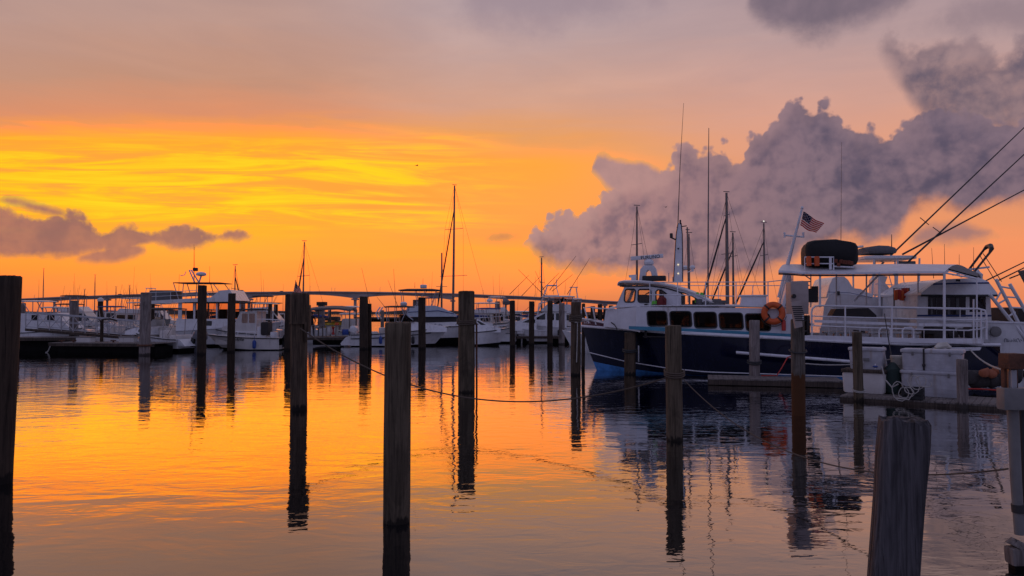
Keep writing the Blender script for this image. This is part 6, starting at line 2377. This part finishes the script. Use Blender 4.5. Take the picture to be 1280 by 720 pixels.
# slack mooring line from the floating dock
m = MB()
a = at(64, 428, 44.4)
m.path(sag((0, 0, 0), at(57, 440, 44.2) - a, .2), .03, 5)
tag(m.build('mooring_line', ROPEW, loc=a), 'pale line hanging from the edge of the left floating dock', 'rope')

# fuel dock: canopy, bins, person
fy = 52.0
q = lambda px, py, d=fy: at(px, py, d)
cano = thing('canopy', 'thin arched canopy roof on slim posts over the fuel dock', 'canopy', (q(412, 430).x, fy + 1, 0))
m = MB()
rows, rows2 = [], []
for px, py in ((384.5, 387.2), (390, 386.4), (398, 385.4), (412, 384.8), (424, 385), (431, 386), (438.5, 387.3)):
    x = q(px, py).x - cano.location.x
    z = q(px, py).z
    rows.append([(x, -1.2, z), (x, 0, z + .16), (x, 1.2, z)])
    rows2.append([(x, -1.2, z - .12), (x, 0, z + .04), (x, 1.2, z - .12)])
m.grid(rows)
m.grid(rows2)
for k_ in (0, -1):
    m.grid([[r[k_] for r in rows], [r[k_] for r in rows2]])
    m.grid([rows[k_], rows2[k_]])
m.build('roof', GCANVAS, cano)
for px in (388.5, 404, 437.5):
    for yy in (-1.1, 1.1):
        x = q(px, 390).x - cano.location.x
        MB().path([(x, yy, .6), (x, yy, q(px, 386.3).z)], .05, 6).build('post', SPAR, cano)
m = MB()
for yy in (-1.25,):
    m.path([(q(386, 0).x - cano.location.x, yy, q(386, 407).z), (q(430, 0).x - cano.location.x, yy, q(430, 407).z)], .035, 5)
    for px in (391, 398, 412, 424):
        m.path([(q(px, 0).x - cano.location.x, yy, .6), (q(px, 0).x - cano.location.x, yy, q(px, 407).z)], .03, 5)
m.build('rail', SPAR, cano)


def dockthing(name, label, cat, px, py_bot, py_top, wpx, m_, prof, d=fy, capm=None, cap=None):
    p = q(px, py_bot, d)
    h = q(px, py_top, d).z - p.z
    w_ = wpx * d / F / 2
    o = MB().lathe([(r * w_, z * h) for r, z in prof], (0, 0, 0), 14).build(name, m_, loc=(p.x, d, p.z))
    tag(o, label, cat)
    if cap:
        MB().lathe([(r * w_, z * h) for r, z in cap], (0, 0, 0), 14).build('top', capm, o)
    return o


dockthing('trash_sack', 'white sack with yellow top standing on the fuel dock', 'sack', 411, 418.5, 404, 7, WHITE2, [(.7, 0), (1, .1), (1, .5), (.8, .75), (.85, .8)], capm=YELLOW, cap=[(.9, .78), (1.0, .85), (.9, 1.0), (.1, 1.04)])
dockthing('fuel_pump', 'pale post with orange cap on the fuel dock', 'pump', 421, 418.5, 403.5, 5.5, CREAMP, [(.75, 0), (.75, .8)], capm=ORANGE, cap=[(.95, .8), (1.05, .86), (.9, 1.0), (.1, 1.03)])
dockthing('barrel', 'blue barrel at the right end of the fuel dock', 'barrel', 432, 418.5, 411.5, 9, BLUEP, [(.9, 0), (1, .1), (1, .9), (.9, 1)])
dockthing('hose_reel', 'dark red hose reel between the sack and the pump', 'reel', 416.5, 418.5, 408.5, 4, RED, [(.8, 0), (1, .1), (.5, .4), (.5, .7), (1, .9), (.8, 1)])
dockthing('fender', 'white ball fender lying by the fuel dock post', 'fender', 396.5, 411, 406, 5, WHITE2, [(.2, 0), (.8, .2), (1, .5), (.8, .8), (.2, 1)])
# yellow hulled work boat beyond the fuel dock
Y_ = boat_at('work_boat', 'yellow sided work boat beyond the fuel dock', 400, 62, 2)
H, zS, hb, pt = hullkit(Y_, 2.9, 2.0, 1.6, 1.75, mh=YELLOW, rail=DCANVAS, boot=.3, rake=.06, full=.8)
m = MB(); m.box((1.0, 0, 1.85), (1.2, 1.4, .35), bev=.1); m.build('covered_engine', DCANVAS, Y_)
LW = boat_at('small_boat', 'small white boat with stacked hardtop behind the twin outboards', 452, 57, 178, BG)
hullkit(LW, 1.9, 1.5, .9, 1.0, cockpit=.3)
prismpart(LW, 'cabin', WHITE2, [(.3, .9), (.3, 1.9), (1.3, 1.9), (1.5, .9)], .6)
hardtop(LW, .1, 1.6, .7, 2.2, WHITE, .1, [(.3, .55, 1.0, .25, .55), (1.3, .55, 1.0, 1.4, .55)])
hardtop(LW, .1, 1.5, .7, 2.75, WHITE, .06, [(.3, .55, 2.2, .3, .55), (1.2, .55, 2.2, 1.2, .55)], name='upper_rack')
rodset(LW, 'fishing_rod', [((.3, .3, 2.8), (.1, .3, 3.4)), ((1.5, -.3, 2.0), (2.2, -.3, 2.3))], r=.012)


def person(label, loc, face=0.0):
    """standing figure grown from one skinned skeleton, about 1.7 m"""
    me = bpy.data.meshes.new('person')
    V = [(0, 0, .95), (0, 0, 1.15), (0, 0, 1.38), (0, -.01, 1.47), (0, -.02, 1.58), (0, -.03, 1.68), (-.09, 0, .88), (-.10, -.01, .48), (-.11, .02, .08), (-.11, -.12, .03), (.09, 0, .88), (.11, -.04, .48), (.13, .01, .08), (.13, -.13, .03),
         (-.19, 0, 1.38), (-.25, .02, 1.12), (-.22, -.12, .90), (-.21, -.17, .82), (.19, 0, 1.38), (.26, .02, 1.12), (.20, -.16, .95), (.16, -.22, .92)]
    E = [(0, 1), (1, 2), (2, 3), (3, 4), (4, 5), (0, 6), (6, 7), (7, 8), (8, 9), (0, 10), (10, 11), (11, 12), (12, 13), (2, 14), (14, 15), (15, 16), (16, 17), (2, 18), (18, 19), (19, 20), (20, 21)]
    rad = [.15, .135, .13, .058, .085, .075, .095, .065, .042, .035, .095, .065, .042, .035, .065, .045, .034, .035, .065, .045, .034, .035]
    me.from_pydata(V, E, [])
    o = bpy.data.objects.new('person', me)
    COL.objects.link(o)
    sk = o.modifiers.new('skin', 'SKIN')
    sl_ = me.skin_vertices[0].data
    for i, r in enumerate(rad):
        sl_[i].radius = (r, r * (.72 if i in (0, 1, 2) else 1))
    sl_[0].use_root = True
    o.modifiers.new('sub', 'SUBSURF').levels = 1
    o.modifiers['sub'].render_levels = 2
    M = bpy.data.materials.new('person_clothing')
    M.use_nodes = True
    n = NT(M.node_tree)
    b = n.new('ShaderNodeBsdfPrincipled')
    out_ = n.new('ShaderNodeOutputMaterial')
    n.nt.links.new(b.outputs[0], out_.inputs[0])
    x, y, z = n.sep(n.new('ShaderNodeTexCoord').outputs['Object'])
    c = n.mix(n.m('GREATER_THAN', z, .93), (.02, .022, .03, 1), (.03, .025, .03, 1))
    c = n.mix(n.m('GREATER_THAN', z, 1.47), c, (.30, .17, .12, 1))
    n.put(b.inputs['Base Color'], c)
    b.inputs['Roughness'].default_value = .8
    me.materials.append(M)
    o.location = loc
    o.rotation_euler.z = face
    hair = MB()
    hair.ball((0, .005, 1.67), (.098, .105, .10), 12, 8)
    hair.ball((0, .11, 1.66), (.045, .045, .045), 8, 6)
    hair.build('hair', TARP, o)
    tag(o, label, 'person')
    return o


person('person in dark clothes standing at the left of the fuel dock', (q(389.6, 400, 54).x, 54, .66), .4)

# ================================================================== THINGS ON THE RIGHT DOCK
dy = lambda px, py: onw(px, py, .12)


def dp(px, py):
    p = onw(px, py, .13)
    return p


DA = math.atan2(g(1264, 514).y - g(1050, 500).y, g(1264, 514).x - g(1050, 500).x)


def chest(name, label, cat, x0, x1, yt, yb, depth, m_, lid_m, lid_h=.07, base=None, taper=.03, rope=False, panel=False):
    p = dp((x0 + x1) / 2, yb) if base is None else base
    d = p.y
    w_ = (x1 - x0) * d / F
    h = (yb - yt) * d / F
    t = thing(name, label, cat, p, DA)
    m = MB()
    rows = []
    for z, k_ in ((0, .93 - taper * 2), (.035, .985 - taper * 2), (h * .5, .985 - taper), (h - lid_h - .035, .975), (h - lid_h - .03, .93), (h - lid_h, .93)):
        pts = rrect(-w_ / 2 * k_, w_ / 2 * k_, .02, depth - .02, .06, 3)
        rows.append([(x, y, z) for x, y in pts])
    vs = m.grid(rows, True)
    m.bm.faces.new(vs[0][::-1]); m.bm.faces.new(vs[-1])
    if panel:
        for i in range(4):
            m.box((0, .025, .10 + i * (h - .25) / 4), (w_ * .86, .02, .012))
    m.build('body', m_, t, smooth=35)
    m = MB()
    pts = rrect(-w_ / 2 - .015, w_ / 2 + .015, -.015, depth, .07, 3)
    vs = m.grid([[(x, y, z) for x, y in [((a * k_), depth / 2 + (b - depth / 2) * k_) for a, b in pts]] for z, k_ in ((h - lid_h - .008, .985), (h - lid_h + .006, 1), (h - lid_h * .35, 1), (h - lid_h * .1, .985), (h, .94))], True)
    m.bm.faces.new(vs[0][::-1]); m.bm.faces.new(vs[-1])
    m.build('lid', lid_m, t, smooth=35)
    if panel:
        m = MB()
        for xx in (-w_ * .3, w_ * .3):
            m.box((xx, -.012, h - lid_h - .03), (.05, .03, .11), bev=.006)
        m.build('latch', GREYBOX, t)
        m = MB()
        m.path([(w_ / 2 + .0, .25, h * .55), (w_ / 2 + .05, .25, h * .42), (w_ / 2 + .06, depth - .25, h * .42), (w_ / 2 + .0, depth - .25, h * .55)], .014, 5)
        m.build('rope_handle', ROPE, t)
    return t, p, w_, h


t1, p1, w1, h1 = chest('dock_box', 'low white dock box with a brown wooden lid at the left of the dock', 'chest', 1053.5, 1104.5, 462, 491.5, .7, WHITE2, PLANKD, .09)
t2, p2, w2, h2 = chest('cooler', 'white cooler standing on the wooden lid of the dock box', 'cooler', 1062, 1102, 435, 462, .5, COOLER, COOLER, .08, base=Vector((at(1082, 462, p1.y + .08).x, p1.y + .08, p1.z + h1)))
MB().box((.02, -.01, h2 * .45), (.16, .03, .09), bev=.01).build('latch', GREYBOX, t2)
p = Vector((at(1095, 463, p1.y + .02).x, p1.y + .02, p1.z + h1))
s_ = p.y / F
o = MB().lathe([(3.4 * s_, 0), (4 * s_, 1 * s_), (4 * s_, 7 * s_), (2.6 * s_, 10 * s_), (1.4 * s_, 11 * s_), (1.4 * s_, 13 * s_), (.9 * s_, 13.4 * s_)], (0, 0, 0), 14).build('jug', PAINT, loc=p)
tag(o, 'white plastic jug with blue label standing by the cooler', 'jug')
MB().path([(4.05 * s_ * math.cos(a), 4.05 * s_ * math.sin(a), 3.6 * s_) for a in [2 * math.pi * i / 14 for i in range(14)]], 1.3 * s_, 4, True).build('label', BLUEP, o)
t3, p3, w3, h3 = chest('cooler', 'large ribbed white cooler at the bottom of the stack', 'cooler', 1129.5, 1196.5, 464, 496, .75, COOLER, COOLER, .08, panel=True, taper=.02)
t4, p4, w4, h4 = chest('cooler', 'large white cooler on top of the stack, tied with a dark strap', 'cooler', 1130, 1198, 437.5, 464, .72, COOLER, COOLER, .09, base=Vector((at(1164, 464, p3.y + .03).x, p3.y + .03, p3.z + h3 + .005)), panel=True, taper=.02)
m = MB()
m.box((-.17, -.012, h4 / 2), (.045, .012, h4)); m.box((-.17, .36, h4 + .006), (.045, .74, .012)); m.box((-.17, -.022, h4 * .25), (.08, .02, .07), bev=.008)
m.build('strap', DCANVAS, t4)
p = Vector((at(1178, 435, p4.y + .3).x, p4.y + .3, p4.z + h4))
m = MB(); m.path([(-.2, 0, .03), (-.05, .04, .08), (.1, 0, .1), (.22, 0, .03)], [.05, .09, .08, .04], 8); m.jitter(.03, 7)
tag(m.build('rag', CREAMP, loc=p), 'crumpled pale rag lying on the top cooler', 'rag')
# small bucket, green bag, crate, ropes
p = dp(1122, 492); p.y += .35
k_ = p.y / F
p.z = .13
zb = at(1122, 474, p.y).z
o = MB().lathe([(5.5 * k_, 0), (6.2 * k_, zb + 18 * k_ - .13), (7.6 * k_, zb + 18 * k_ - .13), (8.2 * k_, zb + 30 * k_ - .16)], (0, 0, 0), 16).build('bucket', CREAMP, loc=(at(1122.5, 470, p.y).x, p.y, .13))
tag(o, 'tall cream plastic bucket with lid between the two groups of chests', 'bucket')
zt = at(1122, 444.5, p.y).z - .13
MB().lathe([(8.6 * k_, zt - 3.4 * k_), (8.8 * k_, zt - 1.5 * k_), (8.4 * k_, zt), (.5 * k_, zt + .01)], (0, 0, 0), 16).build('lid', CREAMP, o)
p = dp(1117, 492)
k_ = p.y / F
m = MB(); m.path([(0, 0, .02), (-.05, 0, .35), (-.03, 0, .7), (0, 0, .86)], [8 * k_, 10.5 * k_, 9 * k_, 3 * k_], 12); m.jitter(.05, 4)
tag(m.build('bag', DKGREEN, loc=(at(1117, 480, p.y).x, p.y, .13)), 'slumped dark green bag in front of the cream bucket', 'bag')
p = dp(1139, 499.5)
m = MB()
w_, h = 22 * p.y / F, 16 * p.y / F
for i in range(3):
    z = h * (i + .5) / 3
    for yy in (0, .3):
        m.box((0, yy, z), (w_, .02, h / 3 * .72))
    for xx in (-w_ / 2, w_ / 2):
        m.box((xx, .15, z), (.02, .3, h / 3 * .72))
m.box((0, .15, .02), (w_, .3, .02))
for xx in (-w_ / 2, w_ / 2):
    for yy in (0.005, .295):
        m.box((xx, yy, h / 2), (.04, .035, h))
p.y -= .05
tag(m.build('crate', BLACK, loc=p, rz=DA), 'black slatted crate in front of the bottom cooler', 'crate')
m = MB()
rng = random.Random(6)
pts = []
for i in range(60):
    a_ = i * .55
    pts.append((-.36 + .012 * i + .13 * math.cos(a_) * (1 + .3 * rng.random()), -.1 - .03 * math.sin(a_ * .5), .32 + .16 * math.sin(a_) * (1 + .4 * math.sin(i * .2)) - .18 * math.sin(i * .1)))
m.path(pts, .013, 5)
m.path([(-.7, -.04, .85), (-.62, -.06, .5), (-.45, -.1, .3), (-.3, -.12, .4)], .02, 5)
m.path([(-.1, -.1, .5), (.05, -.14, .2), (-.05, -.16, .02), (-.35, -.12, .03)], .016, 5)
tag(m.build('rope_coil', ROPEW, loc=p, rz=DA), 'tangled coil of pale rope hung over the black crate', 'rope')
m = MB()
a_, b_ = at(1105.5, 392, 22.1), onw(1121, 489, .13)
m.path([a_ - b_, (a_ - b_) * .4, (0, 0, 0)], [.012, .018, .022], 6)
tag(m.build('boat_hook', DSPAR, loc=b_), 'thin dark boat hook leaning upright against the stern rail', 'boat hook')
m = MB()
a_, b_ = at(1104, 433, 21.6), onw(1113, 489, .13)
m.path([a_ - b_, (0, 0, 0)], [.025, .028], 6)
tag(m.build('pole', ALU, loc=b_), 'short pale pole leaning beside the cream bucket', 'pole')
m = MB()
a_, b_ = at(1007, 454.5, 20.5), at(1128, 445.5, 21.4)
m.path(sag((0, 0, 0), b_ - a_, .12), .018, 5)
tag(m.build('mooring_line', ROPEW, loc=a_), 'pale line stretched from the rusty footed piling to the cooler stack', 'rope')
m = MB()
a_ = onw(986, 470, .24)
m.path([(-.9, .1, .0), (-.4, 0, .02), (-.2, .05, .3), (0, .1, .62), (.35, .2, .72), (.5, .25, .5)], .022, 6)
tag(m.build('hose', RED, loc=a_), 'red hose looped on the finger pier left of the rusty footed piling', 'hose')
m = MB()
a_, b_ = onw(1207, 486, .16), onw(1250, 488, .16)
m.path([Vector((0, 0, 0)), (b_ - a_) * .5 + Vector((0, .05, .01)), b_ - a_], .024, 6)
tag(m.build('hose', RED, loc=a_), 'red hose lying straight along the dock right of the squared post', 'hose')
# dark heap under the stern, with orange cloth
p = onw(1240, 486, .13)
t = thing('gear_heap', 'heap of dark gear and orange cloth on the dock below the stern', 'heap', p)
rng = random.Random(9)
m = MB()
for i in range(7):
    m.ball((-.4 + .22 * i, .3 + .2 * rng.random(), .22 + .2 * rng.random()), (.26, .22, .22 + .1 * rng.random()), 10, 7)
m.jitter(.08, 3)
m.build('net', DCANVAS, t)
m = MB(); m.ball((-.15, .1, .46), (.14, .12, .12), 12, 8); m.ball((.03, .12, .46), (.11, .1, .1), 12, 8); m.ball((.22, .16, .54), (.12, .1, .1), 10, 7); m.jitter(.12, 4)
m.build('orange_cloth', mat('faded_orange_cloth', (.35, .11, .05), .8), t)
# stern lines of the blue boat to the dock
m = MB()
a_, b_ = bw(*bl(1212, 436, -.05)), at(1262, 447, 7.05)
p0 = bw(*bl(1060, 440, -.1))
m.path(sag((0, 0, 0), at(1252, 462, 15) - a_, .1), .022, 5)
tag(m.build('stern_line', ROPEW, loc=a_), 'pale stern line running from the blue boat corner down to the right', 'rope')
m = MB()
a_, b_ = bw(*bl(1140, 437, -.12)), bw(*bl(1226, 434, -.12))
m.path(sag((0, 0, 0), b_ - a_, -.12), .03, 5)
tag(m.build('stern_line', RUBBER, loc=a_), 'black line draped over the stern quarter of the navy hull', 'rope')
m = MB()
prof = [bl(x, y, -.14) for x, y in ((1165, 434.5), (1225, 434), (1223, 437.5), (1190, 439), (1172, 437.5))]
m.prism([(p.x, p.z) for p in prof], -.3, -.06)
m.build('stern_fender', PAINT, boat)

# ================================================================== NEAR RIGHT POST WITH PLATE, PIPE AND RUSTY BLOCK
ry_ = 7.0
c0 = at(1265, 690, ry_)
po = thing('davit_post', 'near sloping steel pipe stand with grey plate and rusty block, at the right edge', 'post', (c0.x, ry_, 0))
rp = lambda x, y, dd=0.0: at(x, y, ry_ + dd) - Vector((c0.x, ry_, 0))
m = MB()
m.path([rp(1266, 511, .05), rp(1270, 600, .05), rp(1274.5, 668, .05)], [.052, .049, .045], 10)
m.build('main_pipe', GREYBOX, po)
m = MB()
m.path([rp(1277, 511, .12), rp(1281, 600, .12), rp(1282, 668, .1)], .036, 8)
m.build('second_pipe', RUBBER, po)
m = MB()
m.path([rp(1274, 630, .05), rp(1275, 640, .05)], .07, 10)
m.build('clamp', RUBBER, po)
m = MB()
a_, b_ = rp(1250, 485), rp(1292, 512)
m.box(((a_.x + b_.x) / 2, 0, (a_.z + b_.z) / 2), (b_.x - a_.x, .12, a_.z - b_.z), bev=.012)
m.build('grey_plate', GREYBOX, po)
m = MB()
a_, b_ = rp(1263, 462), rp(1271, 486)
m.box(((a_.x + b_.x) / 2, .02, (a_.z + b_.z) / 2), (b_.x - a_.x, .06, a_.z - b_.z), bev=.008)
m.build('upright', ALU, po)
m = MB()
for x0, x1 in ((1257.5, 1261.5), (1270.5, 1275)):
    a_, b_ = rp(x0, 458), rp(x1, 485)
    m.box(((a_.x + b_.x) / 2, .05, (a_.z + b_.z) / 2), (b_.x - a_.x, .05, a_.z - b_.z))
m.build('side_strap', RUST, po)
m = MB()
a_, b_ = rp(1254, 441.5), rp(1275, 461)
m.box(((a_.x + b_.x) / 2, 0, (a_.z + b_.z) / 2), (b_.x - a_.x, .16, a_.z - b_.z), bev=.014)
m.jitter(.006, 20)
m.build('rusty_block', RUST, po)
m = MB()
a_, b_ = rp(1261, 684), rp(1300, 706)
m.box(((a_.x + b_.x) / 2, .02, (a_.z + b_.z) / 2), (b_.x - a_.x, .14, a_.z - b_.z), bev=.03)
m.jitter(.012, 9)
m.path([rp(1274, 676, .05), rp(1270, 684, .05)], [.07, .10], 9)
m.build('foot_block', PLANK, po)
m = MB()
m.box((rp(1286, 700).x, .06, -.42), (.24, .1, 1.0))
m.build('footing', DARKBOT, po)

# ================================================================== SLACK MOORING ROPES
e = PIL['E']; dD = PIL['D']
def rope(label, a, b, drop, r, m_=ROPE):
    a, b = Vector(a), Vector(b)
    q_ = MB()
    q_.path(sag((0, 0, 0), b - a, drop, 40), r, 6)
    tag(q_.build('mooring_rope', m_, loc=a), label, 'rope', 'slack mooring ropes')


dl = Vector((dD[0], dD[1], 0))
rope('long slack rope from the collared piling to the one before the blue hull', (e[0] + e[2] * .5, e[1] - .3, at(388, 410, e[1]).z), (dD[0] - dD[2], dD[1] - .05, at(832, 472, dD[1]).z), 1.0, .016)
rope('thin rope sloping from the piling before the blue hull towards the near post', (dD[0] + dD[2] * .8, dD[1] - .1, at(854, 472, dD[1]).z), (c0.x - .02, 7.0, at(1262, 586, 7.0).z), .62, .0095)

# birds
def bird(label, px, py, d, s):
    p = at(px, py, d)
    m = MB()
    m.path([(-.25 * s, 0, 0), (-.1 * s, 0, .02 * s), (.1 * s, 0, .02 * s), (.24 * s, 0, .04 * s), (.3 * s, 0, .03 * s)], [.01 * s, .07 * s, .08 * s, .045 * s, .01 * s], 8)
    for sg in (-1, 1):
        m.grid([[(.12 * s, 0, .03 * s), (.1 * s, sg * .35 * s, .16 * s), (-.02 * s, sg * .75 * s, .08 * s)], [(-.08 * s, 0, .03 * s), (-.06 * s, sg * .35 * s, .15 * s), (-.06 * s, sg * .75 * s, .075 * s)]])
    o = m.build('gull', GCANVAS, loc=p, rz=.6)
    tag(o, label, 'bird')


bird('gull flying above the tallest sailboat mast in the orange sky', 521, 207, 60, .45)
bird('gull flying in front of the cumulus right of the left dark mast', 832, 259, 60, .4)

# dock clutter: coils, boxes and cleats on the left floating dock
rng = random.Random(21)
for i, (px, d, lb) in enumerate(((104, 44.4, 'low dock locker on the left floating dock, nearest the handrail post'), (158, 44.6, 'low dock locker on the left floating dock under the cuddy boat bow'))):
    p = at(px, 427, d)
    t = thing('dock_locker', lb, 'locker', (p.x, d, .58), rng.uniform(-.1, .1))
    m = MB(); m.prism([(-.45, 0), (-.45, .3), (.45, .3), (.45, 0)], 0, .45); m.build('body', WHITE2, t, smooth=0)
    m = MB(); m.prism([(-.48, .3), (-.48, .36), (.48, .36), (.48, .3)], -.03, .48); m.build('lid', GREYBOX, t, smooth=0)
for i, px in enumerate((75, 90, 140, 183)):
    p = at(px, 428, 43.9)
    m = MB(); m.tube((0, 0, 0), (0, 0, .12), .05, n=6); m.tube((-.16, 0, .13), (.16, 0, .13), .035, n=6)
    tag(m.build('cleat', RUST, loc=(p.x, 43.9 + .15, .585)), 'iron mooring cleat on the front edge of the left floating dock', 'cleat', 'cleats on the left floating dock')
